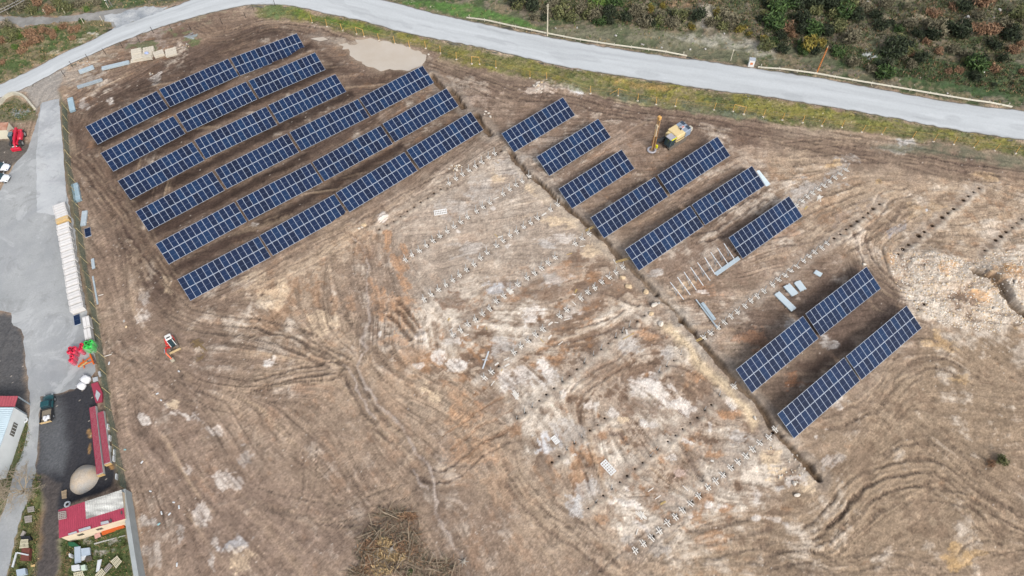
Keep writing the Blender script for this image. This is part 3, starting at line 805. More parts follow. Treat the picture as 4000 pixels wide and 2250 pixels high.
for pts, rgb, s, rag in (
        ([(1730, 170), (1850, 200), (2000, 225), (2130, 255), (2250, 285), (2420, 310), (2600, 345), (2560, 350), (2400, 330), (2230, 300), (2080, 280), (1980, 285), (1900, 240)], (152, 146, 86), .5, .35),
        ([(2900, 385), (3080, 405), (3300, 445), (3500, 480), (3800, 545), (4080, 590), (4080, 620), (3700, 550), (3400, 500), (3100, 440), (2900, 420)], (148, 148, 84), .5, .4),
        ([(2390, 305), (2600, 335), (2650, 350), (2560, 355), (2400, 330)], (196, 158, 104), .7, .3),
        ([(1140, 35), (1300, 70), (1500, 120), (1450, 135), (1280, 95), (1140, 62)], (100, 128, 56), .8, .35),
        ([(2290, 345), (2450, 365), (2700, 405), (3000, 455), (3000, 480), (2700, 435), (2450, 400)], (118, 124, 108), .7, .4),
        ([(3400, 560), (3700, 560), (4080, 640), (4080, 680), (3750, 620), (3400, 580)], (106, 112, 92), .7, .4),
        ([(1760, 60), (2000, 95), (2150, 120), (2000, 60), (1850, 20), (1600, 0), (1560, 10)], (92, 132, 64), .85, .4),
        ([(2100, 120), (2350, 165), (2550, 195), (2740, 225), (2960, 250), (3000, 200), (2800, 150), (2500, 110), (2250, 110)], (132, 130, 108), .75, .4),
        ([(2600, 140), (2900, 140), (3050, 190), (3050, 240), (2800, 190)], (190, 186, 172), .6, .25),
        ([(3250, 250), (3500, 305), (3800, 370), (4080, 410), (4080, 250), (3700, 230), (3400, 190)], (64, 92, 56), .8, .45),
        ([(3300, 130), (3600, 150), (4080, 150), (4080, 0), (3700, 0), (3300, 60)], (112, 108, 92), .7, .4),
        ([(3450, 60), (3760, 90), (3750, 125), (3450, 90)], (176, 164, 136), .8, .3), ([(3540, 70), (3600, 70), (3640, 110), (3540, 110)], (184, 172, 146), .8, .3), ([(3830, 20), (3900, 20), (3890, 90), (3820, 100)], (156, 152, 128), .8, .3),
        ([(2730, 0), (2790, 20), (2800, 60), (2780, 110), (2720, 110), (2710, 40)], (206, 196, 178), .8, .3), ([(2540, 0), (2820, 0), (2830, 30), (2600, 30)], (186, 150, 118), .6, .3),
        ([(3550, 120), (3800, 130), (3700, 160), (3560, 160)], (70, 74, 62), .8, .4)):
    paint(pts, rgb, s, 0.8, 1.2, rag)
for x, y, rx, ry, rgb in ((3390, 208, 26, 18, (214, 216, 216)), (3310, 225, 22, 10, BE), (365, 130, 30, 8, (206, 200, 184)), (300, 160, 40, 10, (200, 190, 168)), (215, 200, 24, 8, (196, 186, 160)), (700, 130, 40, 14, (120, 128, 90)),
                          (560, 175, 60, 14, (104, 116, 80)), (750, 160, 26, 20, (104, 120, 76)), (735, 140, 24, 10, (170, 178, 184)), (1080, 40, 70, 18, (110, 128, 84))):
    blob(x, y, rx, ry, rgb, .85)
# yard edges, left of the fence
paint([(0, 410), (54, 378), (110, 400), (141, 440), (150, 470), (100, 480), (0, 475), (-60, 470), (-60, 430)], (112, 112, 86), .85, .8, .8)
blob(70, 440, 40, 16, (160, 168, 172), .9)
paint([(-60, 560), (80, 540), (140, 560), (110, 610), (40, 650), (-60, 760)], (98, 94, 90), .92, .8, 1.0)
paint([(-60, 1215), (50, 1230), (95, 1300), (105, 1500), (120, 1640), (60, 1700), (-60, 1700)], (94, 95, 97), .95, 1.0, 1.0)
paint([(110, 1630), (122, 1700), (100, 1760), (70, 1830), (40, 1930), (0, 2010), (-60, 2100), (-60, 1700), (60, 1640)], (92, 104, 68), .9, .6, .8)
paint([(135, 1850), (170, 1850), (160, 1990), (150, 2100), (140, 2290), (28, 2290), (60, 2110), (90, 2000), (118, 1930)], (98, 108, 62), .9, .8, 1.0)
paint([(148, 1860), (235, 1850), (262, 1950), (240, 2010), (225, 2290), (130, 2290), (150, 2100), (165, 1990)], (84, 80, 80), .95, .7, .8)
paint([(140, 2000), (170, 2000), (165, 2180), (140, 2200)], (136, 112, 84), .8, .6, .8, .4)
paint([(235, 2100), (490, 2030), (520, 2290), (225, 2290)], (78, 98, 54), .9, .6, .8)
for b in ((400, 2150, 40, 14, GY, .8), (345, 2110, 20, 14, GY, .8), (440, 2115, 30, 10, (190, 184, 176), .8), (250, 2200, 30, 50, (128, 104, 82), .8)):
    blob(*b)
paint([(232, 360), (265, 420), (262, 600), (290, 740), (350, 1100), (385, 1266), (414, 1431), (440, 1640), (485, 1900), (455, 1900), (420, 1640), (380, 1440), (345, 1250), (310, 1000), (255, 700), (245, 560), (235, 420)], (112, 110, 90), .85, .5, .6)

paint([(1420, 2000), (1600, 1990), (1660, 2080), (1640, 2200), (1680, 2290), (1360, 2290), (1420, 2180), (1400, 2080)], (104, 86, 74), .75, 1.5, 2.0, .45)
# ---- trenches
for px, wd, dp in ((Z(2000, 550, [(-20, 100), (60, 210), (160, 310), (300, 430), (430, 545), (560, 650), (720, 800), (860, 930), (960, 1030), (1080, 1150), (1200, 1270), (1360, 1430)]), .46, 1.1),
                   (Z(2000, 1100, [(1370, 110), (1440, 190), (1520, 275), (1600, 360)]), .32, .35),
                   (Z(2000, 1100, [(1600, 360), (1750, 530), (1920, 710), (2100, 920), (2250, 1080), (2400, 1250)]) + Z(3000, 1650, [(60, 60), (200, 220), (350, 400), (480, 530)]), .50, 1.0),
                   ([(1685, 296), (1728, 350)], .6, 1.0), ([(1758, 352), (1812, 420)], .65, 1.0), ([(1862, 452), (1914, 528)], .65, 1.0),
                   (Z(3000, 1100, [(1950, -60), (2090, 0), (2200, 130), (2300, 230), (2470, 330)]), .85, 1.8)):
    P = W(px)
    xs, ys = [p[0] for p in P], [p[1] for p in P]
    w = win(min(xs) - 3, max(xs) + 3, min(ys) - 3, max(ys) + 3)
    d = seg_dist(XX[w] + WX[w] * 1.0, YY[w] + WY[w] * 1.0, P) + .09 * RAG[w]
    m = ss(wd + .14, wd - .14, d) * np.clip(.7 + .8 * (N2[w] - .25), .6, 1)
    H[w] += -dp * m + 0.25 * ss(.9, .1, np.abs(d - wd - .7)) * N3[w] * (1 - m)
    C[w] = mix(C[w], alb(112, 92, 72) * (0.6 + 0.8 * N3[w])[..., None], m * .85)
    C[w] = mix(C[w], alb(168, 158, 146), ss(1.6, .5, np.abs(d - wd - .5)) * .35 * (1 - m))

# ---- puddles, roads and yard lie on levelled ground
ROAD_UP = [(-120, 392), (0, 331), (124, 273), (248, 207), (352, 161), (447, 112), (555, 70), (638, 41), (725, 8), (800, -22), (900, -52), (1050, -75), (1230, -62), (1380, -28), (1497, 0), (1580, 21), (1704, 54), (1870, 89), (2000, 118), (2166, 149), (2331, 178), (2538, 211), (2745, 238), (3000, 275), (3207, 306), (3414, 344), (3621, 383), (3828, 414), (4000, 435), (4250, 468)]
ROAD_LO = [(-120, 440), (0, 383), (83, 352), (174, 306), (265, 257), (352, 217), (468, 166), (580, 124), (704, 83), (828, 50), (920, 30), (1000, 19), (1145, 25), (1290, 58), (1414, 83), (1559, 124), (1704, 153), (1870, 186), (2000, 215), (2124, 244), (2248, 271), (2414, 296), (2580, 321), (2704, 342), (2870, 364), (3000, 379), (3207, 414), (3331, 433), (3497, 464), (3704, 505), (3870, 530), (4000, 549), (4250, 590)]
SIDE = [(-120, 72), (0, 66), (207, 68), (331, 54), (414, 41), (500, 36), (621, 25), (650, 34), (560, 72), (500, 98), (450, 112), (440, 90), (414, 79), (310, 83), (207, 89), (83, 103), (0, 83), (-120, 92)]
YARD = [(232, 385), (236, 480), (243, 560), (250, 640), (258, 740), (275, 820), (292, 900), (318, 1100), (345, 1250), (372, 1390), (372, 1450), (340, 1490), (290, 1518), (225, 1535), (161, 1547), (152, 1640), (145, 1733), (141, 1836), (116, 1940), (87, 2002), (58, 2105), (25, 2260), (-60, 2400), (-80, 2200), (0, 2040), (37, 1919), (62, 1836), (99, 1725), (112, 1650), (118, 1580), (112, 1514), (99, 1390), (87, 1286), (50, 1274), (46, 1224), (0, 1212), (-80, 1200), (-80, 780), (0, 745), (62, 635), (105, 590), (130, 520), (148, 460), (163, 400)]
APRON = [(174, 306), (265, 257), (250, 300), (232, 350), (232, 385), (163, 400), (145, 440), (120, 385), (85, 358), (40, 368)]
BLACK = [(161, 1549), (225, 1537), (290, 1520), (335, 1480), (365, 1520), (400, 1640), (440, 1780), (452, 1857), (439, 1898), (373, 1936), (300, 1962), (262, 1975), (228, 1990), (235, 1900), (200, 1870), (145, 1836), (147, 1733), (154, 1640)]
PUDDLE = Z(1000, 0, [(945, 360), (1020, 370), (1100, 360), (1250, 400), (1400, 430), (1500, 465), (1600, 520), (1590, 570), (1560, 615), (1440, 660), (1300, 655), (1240, 640), (1180, 662), (1050, 620), (960, 565), (870, 500), (860, 470), (780, 430), (850, 412), (975, 415)])
PUD2 = Z(1000, 0, [(560, 350), (640, 345), (670, 375), (600, 385), (520, 360)])
paint(APRON, (168, 164, 158), .8, .6, 1.0)
for pts, z in ((ROAD_UP + ROAD_LO[::-1], 0.0), (SIDE, 0.0), (YARD, 0.0), (BLACK, 0.0), (PUDDLE, -.12), (PUD2, -.06)):
    w, m = pmask(pts, 0.8, 0.0)
    m2 = ss(0.0, 0.55, m)
    H[w] = H[w] * (1 - m2) + z * m2 - 0.0
paint([(x + (x - 1490) * .05, y + (y - 210) * .12) for x, y in PUDDLE], (150, 130, 112), .8, 1.6, 1.6, .4)
paint(PUDDLE, (196, 178, 156), .7, 1.6, 1.0)
paint(Z(1000, 0, [(640, 330), (760, 350), (980, 395), (1000, 470), (880, 490), (800, 440), (700, 400)]), (204, 190, 172), .8, .5, 1.6, .3)
paint(Z(1000, 0, [(430, 330), (560, 290), (700, 330), (960, 420), (900, 480), (640, 400)]), (150, 136, 124), .7, .8, 1.5, .3)
paint(BLACK, (58, 60, 66), .97, .5, .7)
paint([(161, 1560), (225, 1545), (250, 1600), (262, 1760), (240, 1850), (150, 1830), (150, 1720)], (108, 110, 113), .85, 1.2, 1.0)
for x, y, rx, ry in ((345, 1690, 8, 22), (352, 1755, 9, 24), (432, 1822, 14, 10)):
    blob(x, y, rx, ry, (176, 138, 92), 1.0, 0, .7)

# small scattered stones and clods of light and dark earth
g2 = np.random.RandomState(9)
spk = g2.rand(NY, NX).astype(np.float32)
C *= (1 + 0.34 * (g2.rand(NY, NX).astype(np.float32) - .5))[..., None]
thr = 0.9994 - 0.004 * ss(.5, .75, N2)
C[:] = mix(C, alb(218, 206, 192), (spk > thr) * .75)
C[:] = mix(C, alb(72, 60, 54), (spk < .0012) * .6)


# ---- drilled holes: rows read off the photograph
def zz(ox, oy, pts):
    return Z(ox, oy, pts)


JIGS = {
    'topmost': zz(1000, 550, [(2250, 125), (2195, 162), (2130, 205), (2070, 243), (2010, 282), (1947, 321), (1885, 360), (1822, 402)]),
    'second': zz(2000, 550, [(160, 342), (97, 383), (38, 420)]) + zz(1000, 550, [(2393, 460), (2330, 502), (2205, 587), (2140, 627), (2078, 668), (1997, 725), (1930, 770), (1868, 812), (1803, 855), (1735, 903), (1670, 948), (1605, 990), (1540, 1040), (1473, 1082), (1410, 1125)]),
    'third': zz(2000, 550, [(428, 605), (363, 650), (240, 735), (177, 777), (110, 817), (45, 860)]) + zz(1000, 550, [(2395, 895), (2330, 945), (2268, 993), (2180, 1060), (2118, 1110), (2055, 1170), (1985, 1218), (1918, 1268), (1855, 1317), (1790, 1362), (1720, 1405)]) + zz(1000, 1100, [(1653, 125), (1585, 172)]),
    'fourth': zz(2000, 550, [(725, 880), (660, 925), (595, 970), (405, 1103), (343, 1157), (275, 1202), (210, 1252), (140, 1297), (55, 1360)]) + zz(1000, 1100, [(2400, 85), (2335, 140), (2268, 190), (2203, 262), (2138, 310), (2068, 360), (2000, 410), (1930, 462), (1855, 505)]),
    'fifth': zz(2000, 550, [(1043, 1195), (978, 1245), (915, 1290), (845, 1337), (778, 1387)]) + zz(2000, 1100, [(715, 107), (648, 160), (517, 270), (448, 327), (290, 453), (222, 507), (153, 563), (83, 612), (18, 672)]) + zz(1000, 1100, [(2220, 852), (2155, 907)]),
    'lowest': zz(2000, 1100, [(2090, 988)]) + zz(3000, 1650, [(50, 85), (5, 145)]) + zz(2000, 1650, [(2335, 195), (2268, 257), (2200, 318), (2127, 372), (2060, 433), (1985, 495), (1920, 557), (1847, 617), (1758, 697), (1680, 763), (1607, 830), (1535, 890), (1465, 950), (1385, 1020), (1312, 1087), (1238, 1145), (1162, 1213)]),
    'upper right': zz(3000, 550, [(735, 277), (680, 313), (630, 350), (578, 385), (527, 425), (475, 460), (417, 493), (370, 532), (318, 570), (265, 610)]),
    'lower right': zz(3000, 550, [(553, 968), (505, 1012), (440, 1053), (388, 1092), (330, 1135), (270, 1182), (212, 1225), (155, 1272), (97, 1310), (40, 1358)]) + zz(2000, 1100, [(2375, 95), (2313, 137), (2250, 183), (2193, 233), (2125, 285), (2063, 332), (2000, 383), (1940, 433), (1872, 487), (1807, 527)]),
}
OPEN = ([(p, .24) for p in zz(1000, 550, [(2310, 95), (1742, 455), (1677, 495), (1617, 538), (1552, 580), (1490, 624), (1425, 664), (1360, 710), (1298, 756), (1232, 792), (1160, 836)])]
        + [(p, .2) for p in zz(2000, 1100, [(1245, 322), (1178, 372), (1108, 422), (1040, 475), (975, 525), (907, 580), (838, 638), (768, 692), (680, 765), (610, 825), (540, 885), (473, 940), (393, 1008), (322, 1065), (255, 1127), (187, 1183), (120, 1237), (45, 1293), (1590, 690), (1523, 745), (1455, 798), (1387, 848), (872, 1290), (1958, 1075), (1880, 1158), (1818, 1210), (1748, 1278), (1680, 1330), (1608, 1388)])]
        + [(p, .2) for p in zz(2000, 1650, [(805, 25), (732, 78), (658, 137), (588, 195), (515, 257), (442, 318), (375, 375), (1540, 122), (1468, 182), (1370, 255), (1303, 318), (1230, 380), (1158, 438), (1085, 500), (1015, 563), (940, 627), (860, 688), (790, 752), (718, 812)])]
        + [(p, .32) for p in zz(3000, 550, [(1048, 598), (990, 637), (943, 677), (897, 718), (840, 755), (782, 797), (735, 832), (680, 880), (622, 920)])]
        + [(p, .46) for p in zz(3000, 550, [(1840, 562), (1797, 600), (1750, 642), (1640, 722), (1597, 767), (1547, 800), (1472, 858), (1418, 898), (1370, 940), (1322, 980), (1270, 1022)])]
        + [(p, .3) for p in zz(3000, 550, [(1987, 447), (1935, 485), (1885, 522), (1692, 683), (1225, 1068), (2388, 740), (2342, 775), (2297, 820), (2043, 1032), (2008, 1068)])]
        + [(p, .42) for p in zz(3000, 550, [(2242, 860), (2190, 905), (2142, 942), (2103, 990)])]
        + [(p, .3) for p in zz(3000, 1100, [(1465, 218), (1410, 262)])] + [(zz(1000, 1100, [(2288, 793)])[0], .26)])
ALLH = [(at0(*p), r) for p, r in OPEN] + [(at0(*p), .26) for k in JIGS for p in JIGS[k]]
gh = random.Random(17)
NOP = len(OPEN)
ALLH = [(p, r * gh.uniform(.62, .95)) if i < NOP else ((p[0] + .22 * math.cos(PSI), p[1] + .22 * math.sin(PSI)), gh.uniform(.26, .36)) for i, (p, r) in enumerate(ALLH)]
for i, ((hx, hy), r) in enumerate(ALLH):                          # dug-out earth round each hole, spoil heaped on one side
    w = win(hx - 2.5, hx + 2.5, hy - 2.5, hy + 2.5)
    x, y = XX[w] - hx + WX[w], YY[w] - hy + WY[w]
    q = np.hypot(x, y)
    C[w] = mix(C[w], alb(124, 104, 88), ss(r + .75, r * .9, q) * .6)
    if i < NOP:
        a = PSI - 1.4 + gh.uniform(-.5, .5)
        q2 = np.hypot(x - math.cos(a) * (r + .65), y - math.sin(a) * (r + .65))
        C[w] = mix(C[w], alb(206, 192, 174), ss(.7, .15, q2) * .7)
        H[w] += .22 * np.exp(-(q2 / .4) ** 2)

# ---- heaps: white stone dust by the fence, spoil by the rubble
for x, y, r, h in ((2245, 320, 3.4, 1.2), (2195, 310, 2.6, .7), (2130, 345, 3.0, .5), (3870, 1095, 4, .9), (3960, 1075, 4, .8), (3700, 1080, 6, 1.1), (3790, 1180, 5, 1.0), (3960, 1130, 5, 1.2), (3620, 1030, 4, .7), (1493, 846, 1.6, .6), (3900, 1800, 3, .5), (950, 2160, 4, .5), (1500, 2180, 7, .9), (3840, 90, 5, 1.2), (2760, 60, 5, 1.5), (3600, 90, 6, 1.0)):
    p = at0(x, y)
    w = win(p[0] - r * 2.5, p[0] + r * 2.5, p[1] - r * 2.5, p[1] + r * 2.5)
    q = (XX[w] - p[0]) ** 2 + (YY[w] - p[1]) ** 2
    H[w] += h * np.exp(-q / (r * r * .6)) * (.7 + .6 * N3[w])

# ---- mesh
TERR = up_c(terr(CX, CY))
ZG = (TERR + H).astype(np.float32)
C = np.clip(C, 0.012, 0.85)


def gz(x, y):
    fx, fy = (x - X[0]) / STEP, (y - Y[0]) / STEP
    i, j = int(min(max(fx, 0), NX - 2)), int(min(max(fy, 0), NY - 2))
    tx, ty = min(max(fx - i, 0), 1), min(max(fy - j, 0), 1)
    return float((ZG[j, i] * (1 - tx) + ZG[j, i + 1] * tx) * (1 - ty) + (ZG[j + 1, i] * (1 - tx) + ZG[j + 1, i + 1] * tx) * ty)


def on(px, py, dz=0.0):
    """point on the modelled ground under a pixel"""
    p = at(px, py)
    for _ in range(3):
        p = at(px, py, gz(p.x, p.y) - float(terr(p.x, p.y)))
    return Vector((p.x, p.y, gz(p.x, p.y) + dz))


def gv(x, y, dz=0.0):
    return Vector((x, y, gz(x, y) + dz))


ext = np.array([1.5, 5, 14, 40, 120, 400, 1500, 4000], np.float32)
XF = np.concatenate([X[0] - ext[::-1], X, X[-1] + ext])
YF = np.concatenate([Y[0] - ext[::-1], Y, Y[-1] + ext])
ne = len(ext)
ZF = np.pad(ZG, ne, mode='edge')
CF = np.pad(C, ((ne, ne), (ne, ne), (0, 0)), mode='edge')
far = np.ones(ZF.shape, np.float32)
far[ne:-ne, ne:-ne] = 0
CF = mix(CF, alb(104, 104, 80), far * .8)
MX, MY = np.meshgrid(XF, YF)
nx, ny = len(XF), len(YF)
co = np.stack([MX, MY, ZF], -1).reshape(-1, 3).astype(np.float32)
colr = CF.reshape(-1, 3).astype(np.float32)
keep = np.ones((ny - 1, nx - 1), bool)
xv, xc, xq, xt = [], [], [], []
nb = len(co)
for (hx, hy), r in ALLH:
    i0, i1 = int((hx - r - .22 - X[0]) / STEP) + ne, int((hx + r + .22 - X[0]) / STEP) + 1 + ne
    j0, j1 = int((hy - r - .22 - Y[0]) / STEP) + ne, int((hy + r + .22 - Y[0]) / STEP) + 1 + ne
    if i0 < ne or j0 < ne or i1 >= nx - ne or j1 >= ny - ne or not keep[j0:j1, i0:i1].all():
        continue
    keep[j0:j1, i0:i1] = False
    loop = [(j0, i) for i in range(i0, i1)] + [(j, i1) for j in range(j0, j1)] + [(j1, i) for i in range(i1, i0, -1)] + [(j, i0) for j in range(j1, j0, -1)]
    n = len(loop)
    idx = [j * nx + i for j, i in loop]
    zc = gz(hx, hy)
    c0 = C[min(NY - 1, max(0, j0 - ne)), min(NX - 1, max(0, i0 - ne))]
    base = nb + len(xv)
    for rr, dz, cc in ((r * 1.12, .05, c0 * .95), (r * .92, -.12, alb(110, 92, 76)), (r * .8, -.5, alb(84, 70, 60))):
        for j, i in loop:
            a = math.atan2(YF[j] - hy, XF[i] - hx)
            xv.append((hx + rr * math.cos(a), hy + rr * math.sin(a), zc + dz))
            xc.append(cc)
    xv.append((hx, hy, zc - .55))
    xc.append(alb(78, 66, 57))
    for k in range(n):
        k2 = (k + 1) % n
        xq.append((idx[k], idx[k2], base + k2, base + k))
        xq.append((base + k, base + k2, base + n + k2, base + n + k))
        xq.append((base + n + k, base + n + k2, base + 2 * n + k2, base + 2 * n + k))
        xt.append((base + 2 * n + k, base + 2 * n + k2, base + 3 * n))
jj, ii = np.nonzero(keep)
a = jj * nx + ii
quads = np.column_stack([a, a + 1, a + nx + 1, a + nx]).astype(np.int32)
co = np.vstack([co, np.array(xv, np.float32)])
colr = np.vstack([colr, np.array(xc, np.float32)])
quads = np.vstack([quads, np.array(xq, np.int32)])
tris = np.array(xt, np.int32)
me = bpy.data.meshes.new('ground')
me.vertices.add(len(co))
me.vertices.foreach_set('co', co.ravel())
nl = quads.size + tris.size
me.loops.add(nl)
me.loops.foreach_set('vertex_index', np.concatenate([quads.ravel(), tris.ravel()]))
me.polygons.add(len(quads) + len(tris))
ls = np.concatenate([np.arange(len(quads)) * 4, quads.size + np.arange(len(tris)) * 3]).astype(np.int32)
me.polygons.foreach_set('loop_start', ls)
me.polygons.foreach_set('use_smooth', np.ones(len(ls), bool))
me.update(calc_edges=True)
ca = me.color_attributes.new('soil', 'FLOAT_COLOR', 'POINT')
ca.data.foreach_set('color', np.column_stack([colr, np.ones(len(colr), np.float32)]).ravel().astype(np.float32))
gm = bpy.data.materials.new('soil')
gm.use_nodes = True
n_, l_ = gm.node_tree.nodes, gm.node_tree.links
b_ = n_['Principled BSDF']
b_.inputs['Roughness'].default_value = 0.9
b_.inputs['Specular IOR Level'].default_value = 0.12
at_ = n_.new('ShaderNodeVertexColor')
at_.layer_name = 'soil'
tc_ = n_.new('ShaderNodeTexCoord')
no_ = n_.new('ShaderNodeTexNoise')
no_.inputs['Scale'].default_value = 3.2
no_.inputs['Detail'].default_value = 6
no_.inputs['Roughness'].default_value = 0.75
l_.new(tc_.outputs['Object'], no_.inputs['Vector'])
mr_ = n_.new('ShaderNodeMapRange')
for k_, v_ in (('From Min', .3), ('From Max', .7), ('To Min', .72), ('To Max', 1.28)):
    mr_.inputs[k_].default_value = v_
l_.new(no_.outputs['Fac'], mr_.inputs['Value'])
vm_ = n_.new('ShaderNodeVectorMath')
vm_.operation = 'SCALE'
l_.new(at_.outputs['Color'], vm_.inputs[0])
l_.new(mr_.outputs[0], vm_.inputs['Scale'])
l_.new(vm_.outputs[0], b_.inputs['Base Color'])
bp_ = n_.new('ShaderNodeBump')
bp_.inputs['Strength'].default_value = 0.6
bp_.inputs['Distance'].default_value = 0.12
l_.new(no_.outputs['Fac'], bp_.inputs['Height'])
l_.new(bp_.outputs[0], b_.inputs['Normal'])
me.materials.append(gm)
kind(link('ground', me), 'structure')
# ================================================================== ROADS, YARD, PUDDLES
def sheet_mat(name, rgb, rgb2, rough=.85, scale=.25, streak=None, spec=.2, sc2=4.0, v=.12, dark=None, stains=False):
    m = bpy.data.materials.new(name)
    m.use_nodes = True
    n, l = m.node_tree.nodes, m.node_tree.links
    b = n['Principled BSDF']
    b.inputs['Roughness'].default_value = rough
    b.inputs['Specular IOR Level'].default_value = spec
    tc = n.new('ShaderNodeTexCoord')
    a = n.new('ShaderNodeTexNoise')
    a.inputs['Scale'].default_value = scale
    a.inputs['Detail'].default_value = 8
    a.inputs['Roughness'].default_value = .62
    if streak:
        mp = n.new('ShaderNodeMapping')
        mp.inputs['Rotation'].default_value = (0, 0, streak[0])
        mp.inputs['Scale'].default_value = (streak[1], 1, 1)
        l.new(tc.outputs['Object'], mp.inputs['Vector'])
        l.new(mp.outputs[0], a.inputs['Vector'])
    else:
        l.new(tc.outputs['Object'], a.inputs['Vector'])
    cr = n.new('ShaderNodeValToRGB')
    cr.color_ramp.elements[0].position = .36
    cr.color_ramp.elements[0].color = (*alb(*rgb), 1)
    cr.color_ramp.elements[1].position = .64
    cr.color_ramp.elements[1].color = (*alb(*rgb2), 1)
    if dark:
        e = cr.color_ramp.elements.new(.29)
        e.color = (*alb(*dark), 1)
    l.new(a.outputs['Fac'], cr.inputs['Fac'])
    c = n.new('ShaderNodeTexNoise')
    c.inputs['Scale'].default_value = sc2
    c.inputs['Detail'].default_value = 4
    l.new(tc.outputs['Object'], c.inputs['Vector'])
    mr = n.new('ShaderNodeMapRange')
    for k, vv in (('From Min', .3), ('From Max', .7), ('To Min', 1 - v), ('To Max', 1 + v)):
        mr.inputs[k].default_value = vv
    l.new(c.outputs['Fac'], mr.inputs['Value'])
    vm = n.new('ShaderNodeVectorMath')
    vm.operation = 'SCALE'
    l.new(cr.outputs[0], vm.inputs[0])
    l.new(mr.outputs[0], vm.inputs['Scale'])
    out = vm.outputs[0]
    if stains:
        def over(fac, rgb3, out):
            mx = n.new('ShaderNodeMix')
            mx.data_type = 'RGBA'
            l.new(fac, mx.inputs[0])
            l.new(out, mx.inputs[6])
            mx.inputs[7].default_value = (*alb(*rgb3), 1)
            return mx.outputs[2]

        for sc, lo, hi, f, rgb3 in ((.22, .54, .68, .65, (146, 147, 146)), (.9, .64, .74, .7, (108, 104, 98)), (.06, .48, .62, .6, (158, 161, 165)), (.11, .56, .62, .5, (204, 206, 206))):
            nn = n.new('ShaderNodeTexNoise')
            nn.inputs['Scale'].default_value = sc
            nn.inputs['Detail'].default_value = 6
            nn.inputs['Roughness'].default_value = .7
            nn.inputs['Distortion'].default_value = 1.2
            l.new(tc.outputs['Object'], nn.inputs['Vector'])
            m3 = n.new('ShaderNodeMapRange')
            m3.inputs['From Min'].default_value, m3.inputs['From Max'].default_value = lo, hi
            m3.inputs['To Max'].default_value = f
            l.new(nn.outputs['Fac'], m3.inputs['Value'])
            out = over(m3.outputs[0], rgb3, out)
    l.new(out, b.inputs['Base Color'])
    return m


def resample(P, n):
    P = np.array(P)
    s = np.concatenate([[0], np.cumsum(np.linalg.norm(np.diff(P, axis=0), axis=1))])
    t = np.linspace(0, s[-1], n)
    return np.column_stack([np.interp(t, s, P[:, 0]), np.interp(t, s, P[:, 1])])


def lat_noise(nu, nv, cu, cv, seed):
    """smooth noise on a nu x nv strip with cu x cv cells"""
    g = np.random.RandomState(seed)
    L = g.rand(cu + 2, cv + 2)
    u, v = np.linspace(0, cu, nu), np.linspace(0, cv, nv)
    i, j = u.astype(int), v.astype(int)
    a, b = (u - i)[:, None], (v - j)[None, :]
    a, b = a * a * (3 - 2 * a), b * b * (3 - 2 * b)
    return (L[i][:, j] * (1 - a) + L[i + 1][:, j] * a) * (1 - b) + (L[i][:, j + 1] * (1 - a) + L[i + 1][:, j + 1] * a) * b


def broad(x, y):
    fx, fy = (x - X[0]) / STEP, (y - Y[0]) / STEP
    return float(TERR[int(min(max(fy, 0), NY - 1)), int(min(max(fx, 0), NX - 1))])


